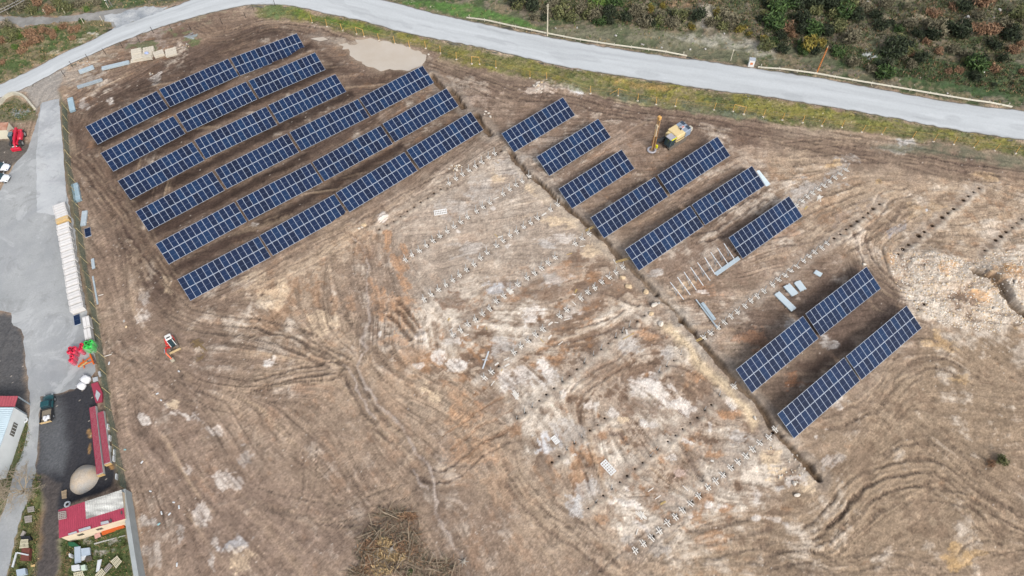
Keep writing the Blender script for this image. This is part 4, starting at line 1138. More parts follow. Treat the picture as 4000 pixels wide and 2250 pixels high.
def strip_sheet(name, up, lo, m, dz, n=900, k=40, jit=.07, wear=True):
    """a road drawn between its two edges, thick enough to have a side; wear is kept as a colour attribute"""
    A, B = resample(W(smooth_pts(up, 5)), n), resample(W(smooth_pts(lo, 5)), n)
    vs, fs = [], []
    ja = (lat_noise(n, 2, n // 4, 1, 8)[:, 0] - .5) * 4 * jit
    jb = (lat_noise(n, 2, n // 4, 1, 9)[:, 0] - .5) * 4 * jit
    for i in range(n):
        d = (B[i] - A[i]) / (np.linalg.norm(B[i] - A[i]) + 1e-9)
        a, b = A[i] + d * ja[i], B[i] + d * jb[i]
        for j in range(k + 1):
            t = j / k
            p = a * (1 - t) + b * t
            vs.append((p[0], p[1], broad(p[0], p[1]) + dz + .10 * math.sin(math.pi * t)))
        for p in (a - d * .05, b + d * .05):
            vs.append((p[0], p[1], broad(p[0], p[1]) - .25))
    w = k + 3
    for i in range(n - 1):
        for j in range(k):
            fs.append((i * w + j, (i + 1) * w + j, (i + 1) * w + j + 1, i * w + j + 1))
        fs.append((i * w + k + 1, (i + 1) * w + k + 1, (i + 1) * w, i * w))
        fs.append((i * w + k, (i + 1) * w + k, (i + 1) * w + k + 2, i * w + k + 2))
    o = kind(MB().add(vs, fs).build(name, m, None, True), 'structure')
    if wear:
        t = np.linspace(0, 1, k + 1)[None, :]
        base = np.broadcast_to(alb(203, 207, 209), (n, k + 1, 3)).copy()
        st = lat_noise(n, k + 1, 16, 11, 1) * .55 + lat_noise(n, k + 1, 60, 20, 2) * .3 + lat_noise(n, k + 1, 300, 26, 3) * .15
        lanes = np.exp(-((t - .28) / .07) ** 2) + np.exp(-((t - .72) / .07) ** 2) - .8 * np.exp(-((t - .5) / .05) ** 2)
        f = 1 + .24 * (st - .5) - .06 * lanes * (lat_noise(n, k + 1, 14, 2, 4) + .2)
        base *= f[..., None]
        pt = ss(.74, .82, lat_noise(n, k + 1, 40, 5, 5))
        base = base * (1 - .10 * pt[..., None])
        lite = ss(.72, .84, lat_noise(n, k + 1, 70, 9, 6)) * (t > .55)
        base = mix(base, np.broadcast_to(alb(228, 231, 233), base.shape), lite * .2)
        ed = np.maximum(ss(.05, .0, t) * (lat_noise(n, k + 1, 220, 2, 7) * 1.6), ss(.95, 1.0, t) * (lat_noise(n, k + 1, 220, 2, 12) * 1.7))
        base = mix(base, np.broadcast_to(alb(132, 124, 110), base.shape), np.clip(ed, 0, .85))
        dk = np.maximum(ss(.975, .995, t) * (.4 + 1.1 * lat_noise(n, k + 1, 260, 2, 15)), ss(.03, .005, t) * (.2 + 1.1 * lat_noise(n, k + 1, 260, 2, 16)))
        base = mix(base, np.broadcast_to(alb(74, 72, 66), base.shape), np.clip(dk, 0, .9))
        col = np.full((n, k + 3, 4), 1.0, np.float32)
        col[:, :k + 1, :3] = base
        col[:, k + 1:, :3] = alb(74, 72, 66)
        ca = o.data.color_attributes.new('soil', 'FLOAT_COLOR', 'POINT')
        ca.data.foreach_set('color', col.reshape(-1).astype(np.float32))
    return o


def poly_sheet(name, px, m, dz, thick=.2, sub=0, jit=.12):
    """flat sheet following its outline; triangulated and cut small enough to sit on the site"""
    import bmesh
    P = W(px)
    g = random.Random(4)
    Q = []
    for i in range(len(P)):
        a, b = P[i], P[(i + 1) % len(P)]
        L = math.hypot(b[0] - a[0], b[1] - a[1])
        k = max(1, int(L / .9))
        for j in range(k):
            t = j / k
            Q.append((a[0] + (b[0] - a[0]) * t + (g.random() - .5) * 2 * jit, a[1] + (b[1] - a[1]) * t + (g.random() - .5) * 2 * jit))
    bm = bmesh.new()
    vs = [bm.verts.new((x, y, 0)) for x, y in Q]
    bm.faces.new(vs)
    bmesh.ops.triangulate(bm, faces=bm.faces[:])
    r = bmesh.ops.extrude_edge_only(bm, edges=[e for e in bm.edges if e.is_boundary])
    side = [v for v in r['geom'] if isinstance(v, bmesh.types.BMVert)]
    ss_ = set(side)
    for v in bm.verts:
        z = float(terr(v.co.x, v.co.y))
        v.co.z = z - thick if v in ss_ else z + dz
    bmesh.ops.recalc_face_normals(bm, faces=bm.faces)
    me = bpy.data.meshes.new(name)
    bm.to_mesh(me)
    bm.free()
    me.materials.append(m)
    return kind(link(name, me), 'structure')


road_m = gm.copy()
road_m.name = 'worn_asphalt'
for nd in road_m.node_tree.nodes:
    if nd.type == 'MAP_RANGE':
        nd.inputs['To Min'].default_value, nd.inputs['To Max'].default_value = .93, 1.07
    if nd.type == 'BUMP':
        nd.inputs['Strength'].default_value = .12
strip_sheet('road', ROAD_UP, ROAD_LO, road_m, .07)
edge_m = sheet_mat('road_edge_soil', (84, 82, 78), (120, 118, 104), .9, 1.2)
strip_sheet('road_shoulder', [(x, y - 3) for x, y in ROAD_UP], [(x, y + 4) for x, y in ROAD_LO], edge_m, -.05, n=500, k=6, jit=.3, wear=False)
poly_sheet('dirt_road', SIDE, sheet_mat('gravel_track', (136, 134, 130), (168, 166, 162), .9, .3), .06, jit=.4)
poly_sheet('junction_gravel', Z(0, 0, [(1000, 190), (1000, 145), (1200, 110), (1400, 60), (1560, 75), (1500, 130), (1340, 172), (1090, 285), (1060, 300), (1100, 220)]), sheet_mat('pale_gravel', (150, 156, 162), (204, 206, 206), .9, .25), .085, jit=.5)
poly_sheet('yard_pavement', YARD, sheet_mat('old_concrete', (162, 165, 166), (186, 188, 188), .85, .10, dark=(138, 139, 140), v=.08, stains=True), .05, jit=.16)
# lighter newer strip of concrete beside the fence
poly_sheet('concrete_strip', Z(0, 0, [(400, 968), (556, 934), (562, 1010), (580, 1240), (598, 1440), (640, 2060), (520, 2030), (350, 2000), (345, 1449), (370, 1120)]), sheet_mat('newer_concrete', (190, 194, 196), (206, 208, 210), .85, .15, v=.05, stains=True), .062, jit=.08)
water_m = sheet_mat('muddy_water', (203, 190, 173), (212, 201, 187), .16, .12, spec=.5, v=.02)
poly_sheet('puddle', PUDDLE, water_m, -.05, jit=.5)
poly_sheet('puddle_streak', PUD2, water_m, -.01, jit=.25)

# ================================================================== SOLAR TABLES
glass = bpy.data.materials.new('solar_glass')
glass.use_nodes = True
n, l = glass.node_tree.nodes, glass.node_tree.links
b = n['Principled BSDF']
b.inputs['Roughness'].default_value = .14
b.inputs['Specular IOR Level'].default_value = .32
oi = n.new('ShaderNodeObjectInfo')
cr = n.new('ShaderNodeValToRGB')
cr.color_ramp.elements[0].color = (.0045, .009, .025, 1)
cr.color_ramp.elements[1].color = (.006, .021, .058, 1)
e = cr.color_ramp.elements.new(.55)
e.color = (.0055, .014, .042, 1)
l.new(oi.outputs['Random'], cr.inputs['Fac'])
tc = n.new('ShaderNodeTexCoord')
br = n.new('ShaderNodeTexNoise')
br.inputs['Scale'].default_value = 2.2
l.new(tc.outputs['Object'], br.inputs['Vector'])
mr = n.new('ShaderNodeMapRange')
mr.inputs['To Min'].default_value, mr.inputs['To Max'].default_value = .8, 1.2
l.new(br.outputs['Fac'], mr.inputs['Value'])
vm = n.new('ShaderNodeVectorMath')
vm.operation = 'SCALE'
l.new(cr.outputs[0], vm.inputs[0])
l.new(mr.outputs[0], vm.inputs['Scale'])
l.new(vm.outputs[0], b.inputs['Base Color'])
alu = mat('aluminium_frame', (200, 210, 226), .45, .0, .04, spec=.5)
galv = mat('galvanised_steel', (178, 192, 202), .42, .35, .12, 3.0, spec=.5)
backs = mat('module_centre_strip', (116, 132, 164), .5, 0, .03)
xs = [-.567, -.538, .538, .567]
ys = [-1.139, -1.098, -.01, .01, 1.098, 1.139]
mb = MB()
for i in range(3):
    for j in range(5):
        mi = 0 if (i != 1 or j in (0, 4)) else (2 if j == 2 else 1)
        z = .035 if mi == 0 else .031
        mb.add([(xs[i], ys[j], z), (xs[i + 1], ys[j], z), (xs[i + 1], ys[j + 1], z), (xs[i], ys[j + 1], z)], [(0, 1, 2, 3)], mi)
o = len(mb.v)
c4 = [(-.567, -1.139), (.567, -1.139), (.567, 1.139), (-.567, 1.139)]
mb.add([(x, y, 0) for x, y in c4] + [(x, y, .035) for x, y in c4], [(0, 1, 5, 4), (1, 2, 6, 5), (2, 3, 7, 6), (3, 0, 4, 7), (3, 2, 1, 0)], 0)
module_me = bpy.data.meshes.new('solar_module')
module_me.from_pydata(mb.v, [], mb.f)
for m in (alu, glass, backs):
    module_me.materials.append(m)
module_me.polygons.foreach_set('material_index', mb.m)
module_me.update()

TL = 14 * 1.134 + 13 * .02
fr = MB()
ct, st = math.cos(TAU), math.sin(TAU)
for k in range(8):
    x = -TL / 2 + .7 + k * (TL - 1.4) / 7
    fr.beam((x, -2.2 * ct, 1.4 - 2.2 * st - .16), (x, 2.2 * ct, 1.4 + 2.2 * st - .16), .06, .10)
    fr.box((x, -.1, .45), (.10, .08, 1.7))
    fr.beam((x, -.1, .45), (x, 1.4 * ct, 1.4 + 1.4 * st - .2), .05, .05)
for y in (-1.75, -.55, .55, 1.75):
    fr.beam((-TL / 2 + .05, y * ct, 1.4 + y * st - .075), (TL / 2 - .05, y * ct, 1.4 + y * st - .075), .06, .065, up=(0, -st, ct))
frame_me = fr.mesh('support_frame', galv)


def module_row(root, base):
    for r in (-1, 1):
        for k in range(14):
            o = link('solar_module', module_me, root)
            o.matrix_local = base @ Matrix.Translation((-TL / 2 + .567 + k * 1.154, r * (1.139 + .018), 0))


TNAME = []
rows_left = [('topmost', 3), ('second', 3), ('third', 3), ('fourth', 4), ('fifth', 4), ('lowest', 4)]
for nm, c in rows_left:
    for k in range(c):
        w = 'at the yard-fence end' if k == 0 else ('at the road end' if k == c - 1 else ('second from the yard fence' if k == 1 else 'third from the yard fence'))
        TNAME.append('blue solar table %s of the %s row beside the puddle' % (w, nm))
TNAME += ['short lone solar table nearest the white stone dust heap', 'lone solar table facing the yellow drill rig across bare soil', 'third lone solar table down from the stone dust heap beside the trench',
          'solar table beside the trench, lower half of the pair under the drill rig', 'solar table nearest the tracks of the yellow drill rig', 'trench-side solar table above the bare steel trestles',
          'solar table with a grey steel sheet leaning at its end', 'single solar table continuing the line of bare steel trestles', 'solar table below the three bundles of roofing sheets, on the trench side',
          'solar table reaching up towards the white rubble', 'lowest solar table of the site, its end beside the trench', 'solar table at the edge of the curving wheel tracks']
for t, lab in zip(TABLES, TNAME):
    x, y, psi, rho, z = t
    zg = float(terr(x, y))
    root = thing('solar_table', lab, 'solar panels', (x, y, z - 1.4), psi, 'tilted tables of solar panels')
    base = Matrix.Translation((0, 0, 1.4)) @ Matrix.Rotation(-rho, 4, 'Y') @ Matrix.Rotation(TAU, 4, 'X')
    f = link('support_frame', frame_me, root)
    f.matrix_local = Matrix.Rotation(-rho, 4, 'Y')
    module_row(root, base)

# two spare modules lying flat
for (px, py, qx, qy, lz, nm, lab) in ((341, 893, 346, 925, .35, 'spare_module', 'single solar panel lying on a low stack beside the fence'), (300, 1229, 306, 1274, .3, 'spare_module', 'dark solar panel lying on the yard concrete by the white crates')):
    a, b = at(px, py), at(qx, qy)
    c = at((px + qx) / 2, (py + qy) / 2)
    rz = math.atan2(b.y - a.y, b.x - a.x) + math.pi / 2
    root = thing(nm, lab, 'solar panel', (c.x, c.y, gz(c.x, c.y) + .02), rz, 'loose solar panels')
    p = MB()
    for s in (-.8, 0, .8):
        p.box((0, s, .03), (1.16, .1, .06))
        p.box((0, s, .1), (1.16, .1, .04))
    p.box((-.45, 0, .07), (.1, 2.2, .05)).box((.45, 0, .07), (.1, 2.2, .05))
    p.build('pallet', mat('pallet_wood', (190, 168, 138), .8, 0, .2, 3), root)
    for k in range(2):
        o = link('solar_module', module_me, root, (.03 * k, .02 * k, .122 + k * .042))

# ================================================================== STEEL TRESTLES WAITING FOR PANELS
TRE = Z(2000, 550, [(2000, 965), (2095, 1110), (1938, 1008), (2035, 1158), (1873, 1053), (1975, 1200), (1817, 1097), (1918, 1262), (1750, 1145), (1870, 1318), (1685, 1190), (1805, 1365), (1622, 1235), (1740, 1410), (1560, 1285), (1680, 1455), (1493, 1330), (1620, 1495)])
wsteel = mat('bright_steel', (226, 232, 236), .4, .1, .06, spec=.5)
for k in range(9):
    a, b = at(*TRE[2 * k], 2.3), at(*TRE[2 * k + 1], .45)
    c = (a + b) / 2
    zg = gz(c.x, c.y)
    rz = math.atan2(a.y - b.y, a.x - b.x)
    L = math.hypot(a.x - b.x, a.y - b.y) / 2
    root = thing('panel_trestle', 'bare steel trestle, %s of nine counted from the solar table end' % ORD[k], 'steel frame', (c.x, c.y, zg), rz, 'bare steel trestles in line with the single table')
    MB().beam((-L, 0, .47), (L, 0, 2.3), .10, .12).build('rafter', wsteel, root)
    MB().box((-.15, 0, .5), (.11, .09, 1.9)).build('post', galv, root)
    MB().beam((-.15, 0, .35), (L * .62, 0, 1.78), .06, .06).build('brace', galv, root)


def bundle(name, label, cat, px, n, w, h, m, group=None, lift=.12, prof='c', bear=True, split=1):
    """a stack of long profiles along px[0]-px[1] on bearers"""
    a, b = at(*px[0]), at(*px[1])
    c = (a + b) / 2
    L = math.hypot(b.x - a.x, b.y - a.y)
    root = thing(name, label, cat, (c.x, c.y, gz(c.x, c.y)), math.atan2(b.y - a.y, b.x - a.x), group)
    if bear:
        k = max(2, int(L / 2.2))
        for i in range(k):
            x = -L / 2 + L * (i + .5) / k
            MB().box((x, 0, lift / 2 - .04), (.10, w + .5, lift + .06)).build('bearer', mat('pallet_wood', (190, 168, 138), .8, 0, .2, 3), root)
    for s in range(split):
        mb = MB()
        ww = w / split
        y0 = -w / 2 + s * ww
        pw = ww * .96 / n
        rows = max(1, int(h / .08))
        g = random.Random(len(name) + s + int(a.x))
        for r in range(rows):
            for i in range(n):
                y = y0 + (i + .5) * ww / n
                e = (g.random() - .5) * .12
                z = lift + r * h / rows
                hh = h / rows * .96
                # folded profile: two flanges and a web
                mb.box((e, y - pw * .42, z + hh / 2), (L, pw * .12, hh)).box((e, y + pw * .42, z + hh / 2), (L, pw * .12, hh)).box((e, y, z + hh - .008), (L, pw * .72, .014))
        mb.build('profile_bundle', m, root)
    if L > 2.5:
        for x in (-L * .3, L * .3):
            MB().box((x, 0, lift + h / 2 + .01), (.03, w * 1.01, h + .02)).build('strap', mat('strap', (226, 230, 232), .5), root)
    return root


sky_steel = mat('zinc_profile', (198, 213, 221), .4, .2, .08, 2, spec=.5)
grey_steel = mat('dull_zinc_profile', (178, 190, 197), .45, .2, .1, 2, spec=.5)
pipe_st = mat('light_steel', (206, 220, 228), .4, .15, .08, 2, spec=.5)
bundle('steel_bundle', 'short thick stack of zinc steel profiles nearest the road corner', 'steel profiles', Z(0, 0, [(755, 690), (888, 640)]), 5, 1.1, .45, sky_steel, 'stacks of steel profiles')
bundle('steel_bundle', 'long stack of zinc steel profiles next to the wooden pallets', 'steel profiles', Z(0, 0, [(972, 662), (1226, 600)]), 5, 1.0, .4, sky_steel, 'stacks of steel profiles')
bundle('steel_bundle', 'long narrow stack of zinc profiles between the pallets and the first solar row', 'steel profiles', Z(0, 0, [(742, 838), (974, 765)]), 4, .8, .35, grey_steel, 'stacks of steel profiles')
bundle('steel_bundle', 'upright-lying pale blue profile stack closest to the yard entrance fence', 'steel profiles', Z(0, 0, [(672, 940), (697, 1062)]), 5, 1.15, .5, mat('blue_zinc_profile', (186, 212, 224), .4, .2, .08, 2, spec=.5), 'stacks of steel profiles')
bundle('steel_bundle', 'tall pale blue profile stack beside the fence opposite the first crates', 'steel profiles', Z(0, 550, [(722, 430), (752, 585)]), 6, 1.25, .7, mat('blue_zinc_profile', (186, 212, 224)), 'stacks of steel profiles')
bundle('steel_bundle', 'two white-grey profile bundles side by side on timber bearers near the flat panel', 'steel profiles', Z(0, 550, [(808, 672), (792, 808)]), 3, 1.0, .35, pipe_st, 'stacks of steel profiles', split=2)
bundle('steel_bundle', 'small pair of light steel profiles on two bearers below the flat panel', 'steel profiles', Z(0, 550, [(880, 1122), (892, 1215)]), 2, .55, .2, pipe_st, 'stacks of steel profiles', split=2)
bundle('steel_beam', 'single long steel beam with timbers across its ends beside the fence', 'steel beam', Z(0, 550, [(882, 1285), (930, 1550)]), 1, .3, .16, sky_steel)
bundle('steel_bundle', 'bundle of steel purlins resting under the lower ends of the bare trestles', 'steel profiles', Z(2000, 550, [(1920, 1262), (2140, 1110)]), 5, .75, .2, pipe_st, 'stacks of steel profiles', bear=False)
bundle('steel_bundle', 'wide blue-grey bundle of long profiles beside the lower row of stakes', 'steel profiles', Z(2000, 1100, [(1790, 210), (1908, 370)]), 4, .6, .3, sky_steel, 'stacks of steel profiles')
bundle('steel_beam', 'thin long steel beam lying against the blue-grey bundle', 'steel beam', Z(2000, 1100, [(1735, 180), (1935, 445)]), 1, .2, .16, pipe_st)
bundle('sheet_stack', 'long stack of ribbed white roofing sheets above the lower solar tables', 'roofing sheets', Z(3000, 1100, [(80, 112), (240, 270)]), 4, 1.2, .28, mat('white_sheet', (222, 236, 242), .4, .1, .06, spec=.4), 'stacks of ribbed roofing sheets', lift=.06)
bundle('sheet_stack', 'short wide stack of ribbed white sheets in the middle of three', 'roofing sheets', Z(3000, 1100, [(172, 40), (252, 130)]), 5, 1.4, .3, mat('white_sheet', (222, 236, 242)), 'stacks of ribbed roofing sheets', lift=.06)
bundle('sheet_stack', 'shortest ribbed sheet stack, closest to the row of stakes', 'roofing sheets', Z(3000, 1100, [(270, 5), (330, 85)]), 5, 1.3, .3, mat('white_sheet', (222, 236, 242)), 'stacks of ribbed roofing sheets', lift=.06)
bundle('sheet_offcuts', 'small heap of crumpled white sheet offcuts apart from the stacks', 'sheet metal', Z(3000, 550, [(440, 1235), (500, 1270)]), 4, .9, .2, mat('white_sheet', (222, 236, 242)), lift=.03, bear=False)
bundle('white_channel', 'white steel channel crossed by a short bar, lying alone on the soil', 'steel beam', Z(1000, 1100, [(2195, 658), (2138, 822)]), 1, .24, .16, wsteel, lift=.03, bear=False)
c = on(*Z(1000, 1100, [(2163, 744)])[0])
tag(MB().box((0, 0, .25), (1.0, .09, .07)).build('cross_bar', wsteel, None, loc=c, rz=-.1), 'short white bar lying across the lone white channel', 'steel bar')
# sheet leaning on the end of a table
a, b, c, d = at(*Z(2000, 550, [(2305, 285)])[0], 1.5), at(*Z(2000, 550, [(2330, 275)])[0], 1.7), at(3012, 722, .05), at(2992, 728, .05)
tag(MB().add([a, b, c, d, a + Vector((.04, .03, -.05)), b + Vector((.04, .03, -.05)), c + Vector((.04, .03, -.05)), d + Vector((.04, .03, -.05))], [(0, 1, 2, 3), (7, 6, 5, 4), (0, 4, 5, 1), (1, 5, 6, 2), (2, 6, 7, 3), (3, 7, 4, 0)]).build('steel_sheet', sky_steel), 'long grey steel sheet leaning against the end of a solar table', 'sheet metal')
# ================================================================== STAKES WITH TIMBER BRACES
wood_w = mat('pale_timber', (248, 242, 232), .8, 0, .14, 4)
wood_y = mat('yellow_timber', (206, 178, 120), .8, 0, .16, 4)
post_m = mat('stake_steel', (196, 198, 198), .5, .2, .1)
post_me = MB().box((0, 0, .55), (.10, .02, 2.6)).box((.05, .045, .55), (.02, .09, 2.6)).box((-.05, .045, .55), (.02, .09, 2.6)).mesh('stake', post_m)
pl_me = [MB().box((0, 0, 0), (1.08 + .08 * k, .15, .04)).mesh('brace_plank', wood_w) for k in range(3)]
cr_me = [MB().box((0, 0, 0), (.85 + .1 * k, .13, .045)).mesh('cross_plank', wood_w) for k in range(3)]
JLAB = {'topmost': 'in the short topmost row', 'second': 'in the second row down', 'third': 'in the third row down', 'fourth': 'in the fourth row down',
        'fifth': 'in the fifth row down', 'lowest': 'in the lowest row', 'upper right': 'past the single solar table', 'lower right': 'in the row below the trestles'}
g = random.Random(21)
for key, pts in JIGS.items():
    for k, p in enumerate(pts):
        c = on(*p)
        # ground under the stake is a drilled hole: rest the planks on its rim
        z = max(gz(c.x + dx, c.y + dy) for dx in (-.4, .4) for dy in (-.4, .4))
        root = thing('braced_stake', 'steel stake in crossed white planks, %s from the right %s' % (ORD[k], JLAB[key]), 'stake', (c.x, c.y, z), PSI + (g.random() - .5) * .35, 'steel stakes held by crossed planks')
        link('stake', post_me, root, (0, 0, 0), (g.random() - .5) * .4)
        for s in (-1, 1):
            o = link('brace_plank', pl_me[g.randrange(3)], root, (s * .15, (g.random() - .5) * .2, .05), math.pi / 2 + (g.random() - .5) * .15)
        link('cross_plank', cr_me[g.randrange(3)], root, ((g.random() - .5) * .2, (g.random() - .5) * .3, .093), (g.random() - .5) * .3)
# stakes standing in open holes
k = 0
for p, r in OPEN:
    if r == .2 and g.random() < .5:
        c = on(*p)
        z = max(gz(c.x + dx, c.y + dy) for dx in (-.4, .4) for dy in (-.4, .4))
        o = link('bare_stake', post_me, None, (c.x, c.y, z - .2), PSI + g.random() * .6)
        o.rotation_euler = ((g.random() - .5) * .2, (g.random() - .5) * .2, PSI + g.random() * .6)
        tag(o, 'grey steel stake standing in an open hole among the unplanked rows', 'stake', 'stakes standing loose in open holes')

# ================================================================== LOOSE PLANKS
PLK = ([('p', Z(2000, 1100, q)) for q in ([(598, 110), (615, 72)], [(568, 118), (602, 126)], [(570, 190), (604, 226)], [(345, 548), (376, 508)], [(265, 538), (298, 575)], [(437, 598), (478, 568)], [(345, 415), (385, 385)], [(402, 386), (436, 390)], [(1045, 548), (1150, 488)], [(1072, 455), (1082, 498)], [(2050, 1182), (2072, 1162)], [(490, 366), (548, 350)])]
       + [('p', Z(1000, 1100, q)) for q in ([(1815, 375), (1830, 344)], [(1820, 470), (1860, 436)], [(1962, 515), (2006, 500)], [(2092, 446), (2098, 412)], [(2172, 428), (2180, 454)], [(2340, 745), (2388, 718)], [(2345, 808), (2392, 780)], [(2218, 985), (2250, 938)], [(2312, 846), (2326, 826)], [(2254, 796), (2290, 770)])]
       + [('p', Z(2000, 1650, q)) for q in ([(1283, 655), (1335, 617)], [(1350, 725), (1402, 690)], [(1398, 783), (1452, 750)], [(1608, 600), (1660, 645)], [(1170, 1062), (1188, 1005)], [(1875, 364), (1898, 372)])]
       + [('p', Z(2000, 550, q)) for q in ([(515, 1078), (566, 1062)], [(955, 1120), (982, 1162)], [(280, 712), (325, 685)], [(640, 1000), (690, 992)])]
       + [('p', Z(1000, 550, q)) for q in ([(2250, 880), (2282, 912)], [(2280, 918), (2325, 905)], [(2240, 555), (2292, 535)])]
       + [('p', Z(3000, 550, q)) for q in ([(702, 365), (735, 345)], [(345, 655), (375, 620)])]
       + [('p', Z(0, 1100, q)) for q in ([(988, 708), (1055, 686)], [(930, 135), (976, 122)])])
for i, (_, (p, q)) in enumerate(PLK):
    a, b = on(*p), on(*q)
    L = max(.5, math.hypot(b.x - a.x, b.y - a.y))
    c = (a + b) / 2
    z = max(a.z, b.z, gz(c.x, c.y))
    mbp = MB().box((0, 0, 0), (L, .12, .045))
    if i % 3 == 0:
        mbp.box((.05, .16, .0), (L * .9, .12, .045))
    if c.x < -20:
        lab = 'loose pale timber lying by the yard fence'
    else:
        lab = 'loose pale plank lying among the rows of stakes'
    tag(mbp.build('loose_plank', wood_w if i % 4 else wood_y, None, loc=(c.x, c.y, z + .05), rz=math.atan2(b.y - a.y, b.x - a.x)), lab, 'plank', 'loose planks scattered over the soil')
# footbridge planks over the trench
for i, (p, q, lab) in enumerate(((Z(2000, 550, [(690, 845)])[0], Z(2000, 550, [(775, 800)])[0], 'long thin yellow plank bridging the trench at the upper pair of tables'),
                                 (Z(2000, 550, [(975, 1140)])[0], Z(2000, 550, [(1110, 1100)])[0], 'pair of yellow planks bridging the trench near the leaning white board'),
                                 (Z(2000, 1100, [(1735, 555)])[0], Z(2000, 1100, [(1830, 508)])[0], 'pale plank crossing the trench at the end of the lower stake row'))):
    a, b = at(*p, .2), at(*q, .2)
    mbp = MB().beam(a, b, .12, .05)
    d = (b - a).cross(Vector((0, 0, 1))).normalized() * .22
    mbp.beam(a + d, b + d * 1.3, .12, .05)
    tag(mbp.build('trench_plank', wood_y), lab, 'plank', 'planks laid over the trench')


# white lattice pallets flat on the soil
def lattice(px4, nx, ny, label):
    P = [at(*p) for p in px4]
    c = sum(P, Vector()) / 4
    u, v = P[1] - P[0], P[3] - P[0]
    lx, ly = (u.length + (P[2] - P[3]).length) / 2, (v.length + (P[2] - P[1]).length) / 2
    mb = MB()
    for i in range(nx + 1):
        mb.box((-lx / 2 + lx * i / nx, 0, .1), (.15, ly, .07))
    for j in range(ny + 1):
        mb.box((0, -ly / 2 + ly * j / ny, .155), (lx + .15, .2, .04))
    tag(mb.build('lattice_frame', mat('white_timber', (252, 250, 246), .7, 0, .05), None, loc=(c.x, c.y, gz(c.x, c.y) + .05), rz=math.atan2(u.y, u.x)), label, 'lattice', 'white lattice frames on the soil')


lattice(Z(1000, 550, [(1688, 710), (1800, 690), (1795, 648), (1683, 670)]), 7, 2, 'white slotted lattice frame below the lowest solar row')
lattice(Z(2000, 1650, [(932, 500), (975, 462), (885, 355), (838, 395)]), 3, 6, 'large white lattice frame among the open holes')
lattice(Z(2000, 1650, [(412, 208), (445, 183), (405, 127), (373, 150)]), 3, 3, 'small square white lattice frame beside a pale patch')
for px, lab in ((Z(2000, 1100, [(40, 1075)])[0], 'small pile of crossed white boards near the washed-out rill'), (Z(2000, 1650, [(1218, 875)])[0], 'small bundle of white boards beside the lowest stake row'), (Z(3000, 550, [(485, 540)])[0], 'white Y-shaped pile of boards on grey dust by the upper stakes'), (Z(1000, 1100, [(2395, 90)])[0], 'tangle of white planks in a dark hollow')):
    c = on(*px)
    mb = MB()
    for i in range(6):
        mb.box((rnd.uniform(-.3, .3), -.35 + i * .13, .05 + .035 * (i % 2)), (1.4, .11, .045), rz=rnd.uniform(-.12, .12))
    mb.box((.2, 0, .14), (.11, 1.3, .04), rz=.4)
    tag(mb.build('board_pile', wood_w, None, loc=(c.x, c.y, c.z + .03), rz=-.9 if px[0] < 2800 else 1.2), lab, 'boards', 'small piles of boards')
# brown timber heaps beside the mini excavator
for px4, lab, n in ((Z(0, 1100, [(1840, 560), (1930, 660)]), 'untidy heap of long brown timbers beside the mini excavator', 9), (Z(0, 1100, [(1850, 742), (1925, 715)]), 'few thin dry sticks lying below the timber heap', 4)):
    a, b = on(*px4[0]), on(*px4[1])
    c = (a + b) / 2
    L = (b - a).length
    mb = MB()
    for i in range(n):
        mb.beam((-L / 2 + rnd.uniform(-.3, .3), rnd.uniform(-.5, .5), .05 + .05 * (i % 3)), (L / 2 + rnd.uniform(-.4, .4), rnd.uniform(-.5, .5), .08 + .05 * (i % 3)), .09, .06)
        if i % 2 == 0 and n > 5:
            x = rnd.uniform(-L / 2, L / 2)
            mb.beam((x - .3, -.9, .06), (x + .3, .9, .22), .08, .05)
    tag(mb.build('timber_heap', mat('brown_timber', (140, 118, 86), .85, 0, .25, 3), None, loc=(c.x, c.y, c.z + .04), rz=math.atan2(b.y - a.y, b.x - a.x)), lab, 'timber')


# ================================================================== ROCKS
def rock_mesh(name, seed, m, flat=.65):
    import bmesh
    bm = bmesh.new()
    bmesh.ops.create_icosphere(bm, subdivisions=2, radius=.5)
    g = random.Random(seed)
    pl = [(Vector((g.gauss(0, 1), g.gauss(0, 1), g.gauss(0, 1))).normalized(), g.uniform(.28, .42)) for _ in range(9)]
    for v in bm.verts:
        for nn, dd in pl:
            t = v.co.dot(nn)
            if t > dd:
                v.co -= nn * (t - dd)
        v.co.z *= flat
        v.co += Vector((g.gauss(0, .012), g.gauss(0, .012), g.gauss(0, .012)))
    me = bpy.data.meshes.new(name)
    bm.to_mesh(me)
    bm.free()
    me.materials.append(m)
    return me


rk_white = mat('pale_stone', (226, 216, 202), .85, 0, .14, 3, bump=.4)
rk_grey = mat('grey_stone', (196, 192, 186), .85, 0, .18, 3, bump=.4)
rk_tan = mat('tan_stone', (222, 196, 160), .85, 0, .16, 3, bump=.4)
RK = {k: [rock_mesh('rock', s * 7 + i, m) for i in range(4)] for s, (k, m) in enumerate((('w', rk_white), ('g', rk_grey), ('t', rk_tan)))}


def rock(px, size, label, k='w', group=None, sink=.12):
    c = on(*px)
    size *= .62
    o = link('rock', RK[k][rnd.randrange(4)], None, (c.x, c.y, c.z + size * .2), rnd.uniform(0, 6.28))
    o.scale = (size * rnd.uniform(.85, 1.2), size * rnd.uniform(.7, 1), size * rnd.uniform(.8, 1.1))
    tag(o, label, 'rock', group)


